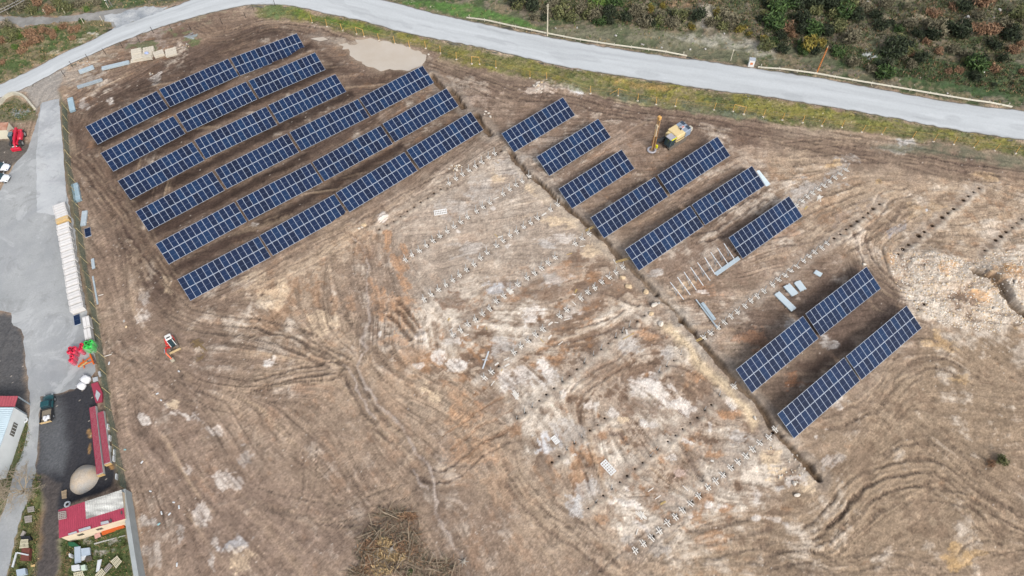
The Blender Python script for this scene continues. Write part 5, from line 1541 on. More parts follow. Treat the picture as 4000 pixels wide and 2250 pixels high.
for q, s, lab, k in ((Z(1000, 0, [(1628, 520)])[0], 1.1, 'lone pale boulder at the end of the puddle', 'w'), (Z(2000, 550, [(1042, 1295)])[0], 1.9, 'tan boulder at the end of the fifth stake row', 't'), (Z(2000, 550, [(1100, 1380)])[0], 2.0, 'broad tan boulder lowest of the two beside the trench', 't'),
                     (Z(2000, 1100, [(1262, 103)])[0], 1.9, 'rounded pale boulder at the bend of the trench', 't'), (Z(2000, 1100, [(1340, 225)])[0], 2.4, 'big white broken boulder beside the filled-in part of the trench', 'w'), (Z(2000, 1100, [(1312, 308)])[0], 1.6, 'upright tan boulder below the big white one', 't'),
                     (Z(2000, 1100, [(1405, 405)])[0], 2.1, 'square white slab of rock on the sandy spoil bank', 'w'), (Z(2000, 1100, [(1385, 205)])[0], 1.0, 'small grey boulder touching the big white one', 'g'), (Z(3000, 550, [(905, 1170)])[0], 1.3, 'white boulder at the tip of a solar table below the rubble', 'w'),
                     (Z(3000, 1100, [(2142, 262)])[0], 1.8, 'flat white slab at the lower edge of the rubble', 'w'), (Z(3000, 550, [(2330, 1335)])[0], 1.6, 'long white slab beside the right-hand trench', 'w'), (Z(3000, 1650, [(245, 578)])[0], 1.5, 'square white boulder on the sandy bank at the trench end', 'w'),
                     (Z(3000, 1650, [(272, 690)])[0], 1.6, 'white boulder standing lowest on the sandy bank', 'w'), (Z(2000, 1100, [(2290, 1290)])[0], 1.2, 'tall white stone beside the trench near the lowest table', 'w'), (Z(0, 1100, [(1192, 428)])[0], 1.0, 'round tan stone left of a pale patch near the mini excavator', 't'),
                     (Z(0, 1100, [(1172, 375)])[0], .9, 'round grey stone above a tan one near the mini excavator', 'g'), (Z(1000, 1100, [(1312, 503)])[0], .7, 'lone stone between the orange ruts', 't'), (Z(2000, 1100, [(465, 1060)])[0], 1.4, 'round white stone in the middle of open holes', 'w'),
                     (Z(1000, 550, [(1020, 800)])[0], 1.8, 'broad tan slab below the lowest solar row', 't'), (Z(1000, 550, [(972, 830)])[0], .9, 'small pale stone beside the tan slab', 'w'), (Z(1000, 550, [(1000, 820)])[0], .9, 'middle pale stone touching the tan slab', 'w')):
    rock(q, s, lab, k)
for i, q in enumerate(Z(1000, 0, [(2168, 1055), (2195, 1072), (2155, 1080), (2210, 1105)])):
    rock(q, (1.0, 1.0, .8, 1.3)[i], 'pale boulder in the cluster of four above the trench, %s' % ('topmost', 'middle one', 'smallest one', 'lowest and largest')[i], 'w', 'cluster of four boulders')


def pile(px, rx, ry, n, s0, s1, label, group, k='w'):
    for i in range(n):
        a, r = rnd.uniform(0, 6.28), math.sqrt(rnd.random())
        rock((px[0] + rx * r * math.cos(a), px[1] + ry * r * math.sin(a)), rnd.uniform(s0, s1), label, k if rnd.random() < .75 else 't', group)


pile((1772, 658), 22, 11, 12, .5, 1.0, 'pale stone in the small heap under the lowest solar row', 'stones heaped under the lowest solar row')
pile((1788, 648), 20, 9, 8, .5, .9, 'pale stone in the small heap under the lowest solar row', 'stones heaped under the lowest solar row')
pile((2108, 340), 26, 22, 26, .5, 1.2, 'white stone in the heap beside the stone dust by the road fence', 'stones heaped beside the dust heap')
pile((1940, 648), 14, 16, 9, .3, .6, 'small stone strewn at the top end of the trench', 'stones strewn at the trench top')
pile((3090, 1830), 60, 60, 26, .3, .75, 'small white stone scattered on the sandy bank at the trench end', 'stones scattered on the sandy bank')
pile((3010, 1750), 14, 10, 6, .3, .5, 'small white stone beside the last stake of the lowest row', 'stones beside the lowest stake row')
pile((315, 250), 40, 12, 14, .3, .7, 'grey stone on the bare bank behind the steel stacks', 'stones on the bank behind the steel stacks', 'g')
pile((590, 290), 14, 10, 6, .3, .6, 'grey stone around the old pit above the first solar row', 'stones around the old pit', 'g')
pile((725, 180), 16, 10, 10, .3, .6, 'grey stone near the grassy corner of the road fence', 'stones near the grassy corner', 'g')
for zx, zy, s in ((980, 340, 1.2), (410, 270, .9), (615, 265, .9), (1410, 452, .9), (1825, 465, .9), (1225, 420, .8), (1240, 425, .7), (1680, 470, 1.0), (1800, 250, .8), (2000, 320, .9)):
    rock(Z(2000, 0, [(zx, zy)])[0], s, 'grey stone lying on the dry verge behind the guard rail', 'g', 'stones on the dry verge')
for zx, zy, s in ((1090, 245, 1.1), (1110, 268, .8), (1885, 165, 1.6), (1855, 168, 1.0), (2120, 180, 1.6), (2180, 100, 1.8), (1970, 585, 1.3), (2018, 590, 1.3), (2022, 685, 1.9), (1435, 735, .9), (1690, 885, .9), (1845, 550, .7), (1860, 555, .7), (2090, 225, .7), (920, 75, 1.4), (940, 15, 1.0)):
    rock(Z(3000, 0, [(zx, zy)])[0], s * .9, 'pale rock on the green slope beyond the guard rail', 'g', 'rocks on the green slope')

# rubble field: far too many chips to count
g3 = np.random.RandomState(12)
mbr = MB()
RP = W(RUB)
xs_, ys_ = [p[0] for p in RP], [p[1] for p in RP]
cnt = 0
while cnt < 3600:
    x, y = g3.uniform(min(xs_), max(xs_)), g3.uniform(min(ys_), max(ys_))
    if not inside(np.array([x]), np.array([y]), RP)[0]:
        continue
    if H[min(NY - 1, max(0, int((y - Y[0]) / STEP))), min(NX - 1, max(0, int((x - X[0]) / STEP)))] < -.35:
        continue
    if g3.rand() > .2 + 1.2 * max(0, float(N2[min(NY - 1, max(0, int((y - Y[0]) / STEP))), min(NX - 1, max(0, int((x - X[0]) / STEP)))]) - .3):
        continue
    s = .08 + .22 * g3.rand() ** 3
    z = gz(x, y)
    a = g3.rand() * 6.28
    vs = [(x + s * math.cos(a + t) * f, y + s * math.sin(a + t) * f, z + dz) for t, f, dz in ((0, 1, -.02), (1.6, .8, -.02), (3.1, 1, -.02), (4.6, .7, -.02))] + [(x + s * .2 * math.cos(a), y, z + s * .7)]
    mbr.add(vs, [(0, 1, 4), (1, 2, 4), (2, 3, 4), (3, 0, 4)], 0 if g3.rand() < .7 else 1)
    cnt += 1
o = mbr.build('rubble', [mat('white_rubble', (236, 226, 212), .85, 0, .16), rk_tan])
kind(tag(o, 'spread of crushed white stone chips over the sandy mound', 'rubble'), 'stuff')
# ================================================================== FENCES, RAILS, POLES
conc = mat('concrete', (196, 196, 190), .85, 0, .14, 1.5)
rust_post = mat('rusty_orange_post', (222, 176, 100), .7, 0, .2, 4)
dark_post = mat('dark_post', (74, 66, 60), .7)


def net_mat(name, rgb, alpha):
    m = bpy.data.materials.new(name)
    m.use_nodes = True
    n, l = m.node_tree.nodes, m.node_tree.links
    b = n['Principled BSDF']
    b.inputs['Base Color'].default_value = (*alb(*rgb), 1)
    b.inputs['Roughness'].default_value = .8
    tc = n.new('ShaderNodeTexCoord')
    no = n.new('ShaderNodeTexNoise')
    no.inputs['Scale'].default_value = 1.6
    no.inputs['Detail'].default_value = 6
    l.new(tc.outputs['Object'], no.inputs['Vector'])
    mr = n.new('ShaderNodeMapRange')
    mr.inputs['From Min'].default_value, mr.inputs['From Max'].default_value = .35, .65
    mr.inputs['To Min'].default_value, mr.inputs['To Max'].default_value = max(0, alpha - .18), min(1, alpha + .18)
    l.new(no.outputs['Fac'], mr.inputs['Value'])
    l.new(mr.outputs[0], b.inputs['Alpha'])
    return m


def fence(name, label, px, h, spacing, pm, nm, post_r=.04, foot=None, posts=None, lean=0.0, wires=0):
    P = [on(*p) for p in px]
    root = thing(name, label, 'fence', P[0])
    o0 = P[0]
    # posts
    if posts is None:
        A = resample([(p.x, p.y) for p in P], 400)
        s = np.concatenate([[0], np.cumsum(np.linalg.norm(np.diff(A, axis=0), axis=1))])
        n = int(s[-1] / spacing) + 1
        Q = [gv(float(np.interp(t, s, A[:, 0])), float(np.interp(t, s, A[:, 1]))) for t in np.linspace(0, s[-1], n)]
    else:
        Q = [on(*p) for p in posts]
    g = random.Random(5)
    for q in Q:
        q = q - o0
        MB().tube(q - Vector((0, 0, .1)), q + Vector((g.uniform(-.1, .1), g.uniform(-.1, .1), h + .1)), post_r, n=6).build('post', pm, root)
        if foot:
            MB().box(q + Vector((0, 0, .03)), (.5, .45, .2), rz=g.random() * 3, taper=.6).build('footing', foot, root)
    if nm:
        A = resample([(p.x, p.y) for p in P], max(8, len(P) * 8))
        vs, fs = [], []
        for i, (x, y) in enumerate(A):
            b = gv(x, y) - o0
            vs += [b + Vector((0, 0, .02)), b + Vector((0, 0, h))]
            if i:
                fs.append((2 * i - 2, 2 * i, 2 * i + 1, 2 * i - 1))
        MB().add(vs, fs).build('mesh_panel', nm, root)
    for k in range(wires):
        z = h * (k + 1) / wires
        mbw = MB()
        for a, b in zip(Q[:-1], Q[1:]):
            mbw.tube(a - o0 + Vector((0, 0, z)), b - o0 + Vector((0, 0, z)), .012, n=3, cap=False)
        mbw.build('wire', pm, root)
    return root, Q


YF_PX = [(262, 430), (266, 520), (272, 600), (284, 680), (300, 760), (318, 900), (338, 1020), (356, 1110), (376, 1220), (392, 1300), (410, 1420), (424, 1530), (440, 1620), (456, 1700), (472, 1780), (490, 1870), (496, 1915)]
root, Q = fence('yard_fence', 'green netted fence with slanting timber braces along the concrete yard', YF_PX, 2.1, 3.6, mat('fence_timber', (190, 172, 128), .8, 0, .15), net_mat('green_net', (112, 132, 116), .5), .05)
g = random.Random(8)
for q in Q[::2]:
    q = q - root.location
    MB().beam(q + Vector((.45, -.35, .05)), q + Vector((-.25, .1, 2.0)), .07, .045).build('brace', mat('old_brace', (186, 172, 128), .8, 0, .2), root)
RF_PX = (Z(1000, 0, [(530, 215), (670, 250), (815, 290), (950, 320), (1020, 345), (1160, 380), (1310, 410), (1450, 450), (1600, 455), (1740, 500), (1890, 560), (2035, 600), (2110, 605), (2262, 640)])
         + Z(2000, 0, [(170, 735), (328, 750), (740, 880), (1000, 900), (1185, 950), (1358, 985), (1540, 1000), (1905, 1035), (2085, 1050), (2185, 1075), (2368, 1100)])
         + Z(3000, 0, [(135, 1130), (325, 1155), (505, 1185), (695, 1200), (885, 1245), (1075, 1265), (1360, 1305), (1560, 1335), (1750, 1360), (1940, 1390), (2140, 1420), (2335, 1445), (2520, 1475)]))
root, Q = fence('road_fence', 'thin wire fence on rusty orange posts with white footings below the road', RF_PX, 1.9, 3, rust_post, net_mat('wire_net', (150, 140, 110), .14), .07, mat('footing_concrete', (214, 206, 192), .9, 0, .15), posts=RF_PX, wires=2)
for i, j in ((3, 4), (11, 12), (22, 23)):
    a, b = Q[i] - root.location, Q[j] - root.location
    MB().tube(a + Vector((0, 0, 1.95)), b + Vector((0, 0, 1.95)), .06, n=6).build('gate_bar', rust_post, root)
a = Q[17] - root.location
MB().beam(a + Vector((0, 0, 1.9)), a + Vector((-1.8, .2, .3)), .07, .07).beam(a + Vector((0, 0, 1.9)), a + Vector((1.9, .3, .9)), .07, .07).build('corner_brace', rust_post, root)
TF_PX = Z(0, 0, [(615, 725), (690, 640), (840, 572), (1003, 515), (1160, 455), (1320, 402), (1450, 312), (1625, 292), (1810, 290), (2100, 230), (2320, 170), (2395, 100), (2600, 60)])
fence('corner_fence', 'low wire fence on dark slanting posts along the road corner', TF_PX, 1.7, 3, dark_post, None, .06, posts=TF_PX, wires=2)
VINE = Z(0, 0, [(555, 840), (600, 790), (620, 720)])

rail_m = mat('cream_rail', (212, 206, 188), .5, .0, .06, spec=.4)


def guard_rail(px, label):
    P = [at(*p, 0) for p in px]
    A = resample([(p.x, p.y) for p in P], 500)
    s = np.concatenate([[0], np.cumsum(np.linalg.norm(np.diff(A, axis=0), axis=1))])
    L = s[-1]
    root = thing('guard_rail', label, 'guard rail', (A[0][0], A[0][1], gz(*A[0])), 0, 'guard rails along the outer road edge')
    o0 = root.location
    n = int(L / 4) + 1
    pt = lambda t: Vector((float(np.interp(t, s, A[:, 0])), float(np.interp(t, s, A[:, 1])), 0))
    for t in np.linspace(.6, L - .8, n):
        p = pt(t)
        p.z = float(terr(p.x, p.y))
        MB().box(p - o0 + Vector((0, 0, .3)), (.13, .16, 1.0)).box(p - o0 + Vector((0, -.12, .62)), (.10, .2, .2)).build('post', rail_m, root)
    mb = MB()
    m = int(L / 1.5)
    prof = [(-.03, .40), (-.11, .46), (-.03, .56), (-.11, .66), (-.03, .76), (.03, .76), (-.04, .66), (.03, .56), (-.04, .46), (.03, .40)]
    vs, fs = [], []
    for i in range(m + 1):
        t = L * i / m
        p, q = pt(max(0, t - .4)), pt(min(L, t + .4))
        d = (q - p).normalized()
        nn = Vector((-d.y, d.x, 0))
        c = pt(t) - o0 + nn * -.22
        c.z = float(terr(c.x + o0.x, c.y + o0.y)) - o0.z
        drop = .55 * max(0, 1 - min(t, L - t) / 5)
        for y, z in prof:
            vs.append(c + nn * y + Vector((0, 0, z + .05 - drop)))
        if i:
            k = len(prof)
            for j in range(k):
                fs.append(((i - 1) * k + j, i * k + j, i * k + (j + 1) % k, (i - 1) * k + (j + 1) % k))
    mb.add(vs, fs).build('rail', rail_m, root)


guard_rail(Z(1000, 0, [(1990, 162), (2415, 257)]) + Z(2000, 0, [(320, 325), (630, 385), (960, 436), (1300, 480), (1480, 505), (1650, 522)]), 'cream guard rail passing the tall pale pole')
guard_rail(Z(2000, 0, [(2320, 628)]) + Z(3000, 0, [(0, 645), (450, 706), (820, 772), (1180, 832), (1550, 896), (1930, 960), (2300, 1003)]), 'cream guard rail running from the white cabinet past the rusty pole')

# poles
b = on(2138, 140)
root = thing('utility_pole', 'tall pale concrete pole behind the guard rail', 'pole', b)
MB().tube((0, 0, -.3), (0, 0, 8.4), .17, .11, n=10).build('shaft', mat('pole_concrete', (226, 216, 194), .8, 0, .08), root)
MB().tube((0, 0, 8.4), (0, 0, 8.55), .14, .05, n=10).box((0, 0, 8.0), (.5, .08, .08)).build('cap', mat('pole_concrete', (226, 216, 194)), root)
b = on(3189, 287)
root = thing('utility_pole', 'rusty orange banded pole beside yellow broom bushes', 'pole', b)
MB().tube((0, 0, -.3), (0, 0, 7.0), .16, .12, n=10).build('shaft', mat('rust_pole', (214, 146, 84), .7, 0, .25, 6), root)
for i in range(14):
    MB().tube((0, 0, .4 + i * .47), (0, 0, .52 + i * .47), .185, n=10).build('band', mat('rust_band', (176, 100, 52), .7), root)
MB().tube((0, 0, 7.0), (0, 0, 7.5), .12, .02, n=10).build('cap', mat('pole_tip', (224, 200, 170), .6), root)
b = on(2854, 237)
tag(MB().tube((0, 0, -.1), (0, 0, 3.0), .09, .07, n=8).box((0, 0, 2.9), (.22, .16, .3)).build('marker_post', mat('pole_concrete', (226, 216, 194)), None, loc=b), 'short pale leaning post to the left of the white cabinet', 'post')
b = on(*Z(2000, 0, [(2250, 632)])[0])
rz = heading((2919, 258), (2946, 261))
root = thing('utility_cabinet', 'white roadside cabinet with a grey lid and an orange square on its front', 'cabinet', b, rz)
MB().cbox((0, .4, .85), (1.25, .9, 1.9), .05).build('body', mat('white_paint', (240, 238, 234), .6, 0, .03), root)
MB().box((0, .4, 1.84), (1.36, 1.0, .10)).build('lid', mat('grey_lid', (186, 192, 200), .6), root)
MB().box((0, -.06, .95), (.55, .03, .55)).build('sign_plate', mat('orange_plate', (226, 140, 92), .5), root)
# road sign and marker stubs at the top-left track
b = on(*Z(0, 0, [(1050, 68)])[0])
root = thing('road_sign', 'blank white sign board on two thin legs above the side track', 'sign', b, .3)
MB().tube((-.3, 0, 0), (-.3, 0, 2.6), .04, n=6).build('leg', galv, root)
MB().tube((.3, 0, 0), (.3, 0, 2.6), .04, n=6).build('leg', galv, root)
MB().box((0, 0, 2.5), (1.3, .05, .9)).build('board', mat('white_paint', (240, 238, 234)), root)
for i, ((x, y), lab) in enumerate(zip(((435, 138), (615, 128), (1022, 75), (790, 222), (968, 202), (75, 132)), ('white marker post beside a russet bush above the side track', 'white marker post between two dark shrubs above the side track', 'pale slanting marker post beside the blank road sign', 'pale marker post touching a dark shrub below the side track', 'pale marker post at the mouth of the side track', 'pale marker post under the overhead cables'))):
    tag(MB().tube((0, 0, -.1), (.1, 0, 1.5), .07, .06, n=8).box((.09, 0, 1.42), (.16, .14, .16)).build('marker_post', mat('pole_concrete', (226, 216, 194)), None, loc=on(*Z(0, 0, [(x, y)])[0])), lab, 'post', 'marker posts along the side track')
for i, (p, q) in enumerate(((Z(0, 0, [(-300, 210)])[0], Z(0, 0, [(330, -90)])[0]), (Z(0, 0, [(-300, 240)])[0], Z(0, 0, [(380, -90)])[0]))):
    a, b = at(*p, 8.0), at(*q, 8.0)
    mbw = MB()
    pr = None
    for k in range(17):
        t = k / 16
        c = a.lerp(b, t) - Vector((0, 0, .5 * math.sin(math.pi * t)))
        if pr is not None:
            mbw.tube(pr, c, .035, n=4, cap=False)
        pr = c
    tag(mbw.build('overhead_cable', mat('cable', (196, 194, 196), .6)), ('upper' if i == 0 else 'lower') + ' of two overhead cables crossing the corner above the side track', 'cable')
# low curved wall by the entrance
P = [on(*p) for p in smooth_pts(Z(0, 0, [(-60, 1010), (0, 985), (70, 920), (130, 893), (200, 903), (250, 935), (295, 985), (335, 1035)]), 5)]
mb = MB()
vs, fs = [], []
for i, p in enumerate(P):
    d = (P[min(i + 1, len(P) - 1)] - P[max(i - 1, 0)]).normalized()
    nn = Vector((-d.y, d.x, 0)) * .22
    for s, z in ((1, -.2), (1, .75), (-1, .75), (-1, -.2)):
        vs.append(p + nn * s + Vector((0, 0, z)))
    if i:
        for j in range(4):
            fs.append((4 * i - 4 + j, 4 * i + j, 4 * i + (j + 1) % 4, 4 * i - 4 + (j + 1) % 4))
fs += [(0, 1, 2, 3), (len(vs) - 1, len(vs) - 2, len(vs) - 3, len(vs) - 4)]
tag(mb.add(vs, fs).build('entrance_wall', mat('cream_wall', (206, 200, 182), .85, 0, .12, 1)), 'low curved cream wall at the yard entrance', 'wall')
# yard wall south of the red-roofed building
P = [at(*p, 2.2) for p in ((480, 1912), (486, 1960), (497, 2030), (509, 2110), (520, 2180), (533, 2260), (545, 2330))]
mb = MB()
vs, fs = [], []
for i, p in enumerate(P):
    d = (P[min(i + 1, len(P) - 1)] - P[max(i - 1, 0)]).normalized()
    nn = Vector((-d.y, d.x, 0)).normalized() * .33
    zb = gz(p.x, p.y)
    for s, z in ((1, zb - .2), (1, p.z), (-1, p.z), (-1, zb - .2)):
        vs.append(Vector((p.x + nn.x * s, p.y + nn.y * s, z)))
    if i:
        for j in range(4):
            fs.append((4 * i - 4 + j, 4 * i + j, 4 * i + (j + 1) % 4, 4 * i - 4 + (j + 1) % 4))
fs += [(0, 1, 2, 3)]
tag(mb.add(vs, fs).build('yard_wall', mat('grey_render', (176, 182, 182), .85, 0, .12, .8)), 'thick grey boundary wall running down from the red roofed building', 'wall')

# ================================================================== YARD: CRATES
carton = mat('carton', (236, 233, 230), .8, 0, .06, 1.2, rand=.06)
carton_s = mat('carton_side', (204, 176, 138), .8, 0, .1, 2)
ply = mat('plywood', (226, 192, 134), .75, 0, .1, 2)
crate_me = [MB().box((0, 0, .66), (2.32, 1.10 - .02 * k, 1.12)).mesh('carton', carton) for k in range(3)]
crate_y = MB().box((0, 0, .66), (2.32, 1.12, 1.12)).mesh('carton', ply)
lidm = MB().box((0, 0, 1.2325), (2.34, .06, .015)).box((-1.0, 0, 1.2325), (.06, 1.1, .014)).box((1.0, 0, 1.2325), (.06, 1.1, .014)).mesh('strap', mat('carton_tape', (190, 186, 182), .6))
pal_me = MB().box((0, -.45, .05), (2.3, .12, .1)).box((0, 0, .05), (2.3, .12, .1)).box((0, .45, .05), (2.3, .12, .1)).mesh('pallet', mat('pallet_wood', (190, 168, 138)))


def crate(c, rz, label, group, me_):
    root = thing('panel_crate', label, 'crate', c, rz, group)
    link('pallet', pal_me, root)
    link('carton', me_, root)
    link('strap', lidm, root)


def crate_row(p, q, n, group, fmt, turn=math.pi / 2, last_yellow=False):
    """p, q: top centres of the first and the last crate"""
    a, b = at(*p, 1.3), at(*q, 1.3)
    for k in range(n):
        t = k / max(1, n - 1)
        c = a.lerp(b, t)
        rz = math.atan2(b.y - a.y, b.x - a.x) + turn + rnd.uniform(-.025, .025)
        c = Vector((c.x + rnd.uniform(-.08, .08), c.y, float(terr(c.x, c.y)) + .08))
        crate(c, rz, fmt % ORD[k], group, crate_y if (last_yellow and k == n - 1) else crate_me[k % 3])


crate_row(Z(0, 550, [(558, 612)])[0], Z(0, 550, [(586, 738)])[0], 4, 'short row of panel crates at its yellow-ended head', 'pale panel crate, %s from the top of the short row ending in yellow plywood', last_yellow=True)
crate_row(Z(0, 550, [(588, 800)])[0], Z(0, 1100, [(718, 238)])[0], 15, 'long row of panel crates beside the fence', 'pale panel crate, %s from the top of the long row beside the fence')
crate_row(Z(0, 1100, [(808, 378)])[0], Z(0, 1100, [(826, 488)])[0], 2, 'two wide cartons above the green rolls', 'grey carton, %s of the two standing end to end above the green rolls', turn=0)

# ================================================================== ROLLS, BAGS, IMPLEMENT
def rolls(label, top_px, offs, h, r, rgb, wrap):
    t = at(*top_px, h)
    root = thing('roll_bundle', label, 'rolls', (t.x, t.y, float(terr(t.x, t.y)) + .06), 0, 'bundles of upright plastic rolls')
    m = mat('roll_%d_%d' % rgb[:2], rgb, .5, 0, .15, 6)
    mi = mat('roll_core_%d' % rgb[0], tuple(int(c * .45) for c in rgb), .7)
    for x, y in offs:
        mb = MB()
        n = 14
        vs, fs = [], []
        for rr, z in ((r, 0), (r * 1.03, h * .5), (r, h), (r * .42, h), (r * .42, h * .4)):
            vs += [(x + rr * math.cos(6.2832 * i / n), y + rr * math.sin(6.2832 * i / n), z) for i in range(n)]
        for k in range(4):
            fs += [(k * n + i, k * n + (i + 1) % n, (k + 1) * n + (i + 1) % n, (k + 1) * n + i) for i in range(n)]
        fs.append(tuple(4 * n + i for i in range(n)))
        mb.add(vs, fs[:n * 3], 0).m
        mb2 = MB().add(vs, fs[:n * 3], 0)
        mb2.f += [tuple(f) for f in fs[n * 3:]]
        mb2.m += [1] * (len(fs) - n * 3)
        mb2.build('roll', [m, mi], root, True)
    X0, X1 = min(o[0] for o in offs) - r * 1.02, max(o[0] for o in offs) + r * 1.02
    Y0, Y1 = min(o[1] for o in offs) - r * 1.02, max(o[1] for o in offs) + r * 1.02
    wm = net_mat('film_%d' % rgb[0], wrap, .38)
    MB().add([(X0, Y0, .05), (X1, Y0, .05), (X1, Y1, .05), (X0, Y1, .05), (X0, Y0, h - .2), (X1, Y0, h - .2), (X1, Y1, h - .2), (X0, Y1, h - .2)], [(0, 1, 5, 4), (1, 2, 6, 5), (2, 3, 7, 6), (3, 0, 4, 7)]).build('film', wm, root)


red = (232, 40, 76)
rolls('largest red bundle of upright rolls, five in number', (279, 1366), [(-.36, .32), (.36, .34), (0, 0), (-.4, -.36), (.34, -.36)], 1.7, .33, red, (240, 150, 170))
rolls('slim red bundle of rolls between the large red one and the green one', (314, 1355), [(0, .5), (.05, 0), (.03, -.5)], 1.6, .31, red, (240, 150, 170))
rolls('red bundle of two rolls nearest the orange implement', (277, 1399), [(0, .34), (.02, -.34)], 1.6, .34, red, (240, 150, 170))
rolls('bright green bundle of upright rolls against the fence', (342, 1344), [(-.4, .3), (.38, .5), (0, .05), (.42, -.22), (-.32, -.5)], 1.9, .36, (60, 200, 84), (180, 230, 180))


def soft_bag(mb, c, s, seed, lift=0):
    g = random.Random(seed)
    n, m = 12, 6
    vs, fs = [], []
    for j in range(m + 1):
        t = j / m
        z = s[2] * t
        k = .9 + .16 * math.sin(math.pi * min(1, t * 1.15)) if j < m else .72
        for i in range(n):
            a = 6.2832 * i / n
            cx_, sx_ = math.cos(a), math.sin(a)
            f = (abs(cx_) ** 5 + abs(sx_) ** 5) ** (-.2)
            vs.append((c[0] + s[0] / 2 * f * cx_ * k + g.uniform(-.02, .02), c[1] + s[1] / 2 * f * sx_ * k + g.uniform(-.02, .02), c[2] + z + g.uniform(-.03, .03)))
    for j in range(m):
        fs += [(j * n + i, j * n + (i + 1) % n, (j + 1) * n + (i + 1) % n, (j + 1) * n + i) for i in range(n)]
    fs.append(tuple(m * n + i for i in range(n)))
    fs.append(tuple(range(n - 1, -1, -1)))
    return mb.add(vs, fs)


bagm = mat('white_woven', (246, 246, 248), .7, 0, .04, 3)
for i, (p, s, lab) in enumerate(((Z(0, 1100, [(795, 912)])[0], (1.45, 1.3, 1.0), 'larger white bulk bag, the upper of two on the yard'), (Z(0, 1100, [(757, 975)])[0], (1.25, 1.15, .9), 'smaller white bulk bag, the lower of two on the yard'))):
    t = at(*p, s[2])
    root = thing('bulk_bag', lab, 'bag', (t.x, t.y, float(terr(t.x, t.y)) + .06), -.45, 'two white bulk bags')
    soft_bag(MB(), (0, 0, 0), s, i).build('sack', bagm, root, True)
    mbl = MB()
    for x, y in ((-.45, -.4), (.45, -.4), (.45, .4), (-.45, .4)):
        mbl.tube((x * s[0], y * s[1], s[2] - .1), (x * s[0] * .8, y * s[1] * .8, s[2] + .1), .04, n=5)
    mbl.build('lifting_loop', bagm, root)

c = on(*Z(0, 1100, [(822, 778)])[0])
rz = heading(*Z(0, 1100, [(770, 790), (858, 745)]))
root = thing('harrow', 'orange farm implement with a toothed bar and a plank across it', 'implement', (c.x, c.y, c.z + .05), rz)
orange = mat('orange_paint', (236, 112, 40), .5, 0, .12, 4)
MB().box((1.15, 0, .55), (.22, 2.3, .2)).build('tool_bar', orange, root)
MB().beam((-1.3, .1, .5), (1.1, .55, .5), .14, .14).beam((-1.3, -.1, .5), (1.1, -.45, .5), .14, .14).beam((-.5, -.9, .45), (-.2, .9, .45), .14, .14).beam((-1.2, 0, .5), (-.3, 0, 1.15), .10, .10).build('frame', orange, root)
for k in range(9):
    MB().beam((1.2, -1.0 + .25 * k, .5), (1.5, -1.0 + .25 * k, .02), .06, .05).build('tine', mat('tine_steel', (120, 84, 66), .6), root)
tag(MB().box((0, 0, 0), (1.3, .3, .05)).build('loose_board', wood_y, None, loc=(c.x - .1, c.y - .35, c.z + .72), rz=rz + .2), 'short yellow board laid over the orange implement', 'plank')

# ================================================================== SANDWICH PANEL STACKS, SHEETS, SAND HEAP
claret = mat('claret_sheet', (170, 62, 84), .5, 0, .10, 1.2, spec=.4)
offw = mat('offwhite_edge', (226, 228, 226), .6, 0, .05)


def panel_stack(px4, h, label):
    P = [at(*p, h) for p in px4]                                    # top corners: upper left, upper right, lower right, lower left
    c = sum(P, Vector()) / 4
    u = ((P[3] - P[0]) + (P[2] - P[1])) / 2
    v = ((P[1] - P[0]) + (P[2] - P[3])) / 2
    L, w = u.length, v.length
    root = thing('roof_panel_stack', label, 'roof panels', (c.x, c.y, float(terr(c.x, c.y)) + .06), math.atan2(u.y, u.x), 'stacks of claret roof panels')
    n = 5
    for k in range(n):
        z0, z1 = .12 + (h - .18) * k / n, .12 + (h - .18) * (k + 1) / n
        mb = MB().box((0, 0, (z0 + z1) / 2), (L - .06 * k, w, (z1 - z0) * .94), mi=1)
        if k == n - 1:
            for j in range(5):
                mb.box((0, -w / 2 + w * (j + .5) / 5, z1 + .012), (L - .3, w / 5 * .86, .03), mi=0)
                mb.box((0, -w / 2 + w * (j + .5) / 5, z1 + .045), (L - .3, .06, .03), mi=0)
        mb.build('roof_panel', [claret, offw], root)
    for k in range(4):
        MB().box((-L / 2 + L * (k + .5) / 4, 0, .06), (.14, w, .12)).build('bearer', ply, root)
    MB().box((L / 2 + .03, 0, h / 2), (.05, w, h - .1)).build('end_board', ply, root)


panel_stack(Z(0, 1100, [(836, 1186), (903, 1166)]) + Z(0, 1650, [(968, 484), (916, 498)]), .9, 'longer stack of claret roof panels on the black gravel')
panel_stack(Z(0, 1100, [(917, 1226), (978, 1220)]) + Z(0, 1650, [(1040, 380), (985, 400)]), .8, 'shorter stack of claret roof panels next to the fence')


def slab(name, px4, z, th, label, cat, m, group=None, tilt=(0, 0, 0, 0)):
    P = [at(*p, z + dz) for p, dz in zip(px4, tilt)]
    a = (P[1] - P[0]).cross(P[3] - P[0])
    if a.z > 0:
        P = P[::-1]
    d = Vector((0, 0, -th))
    vs = P + [p + d for p in P]
    return tag(MB().add(vs, [(0, 1, 2, 3), (7, 6, 5, 4), (0, 4, 5, 1), (1, 5, 6, 2), (2, 6, 7, 3), (3, 7, 4, 0)]).build(name, m), label, cat, group)


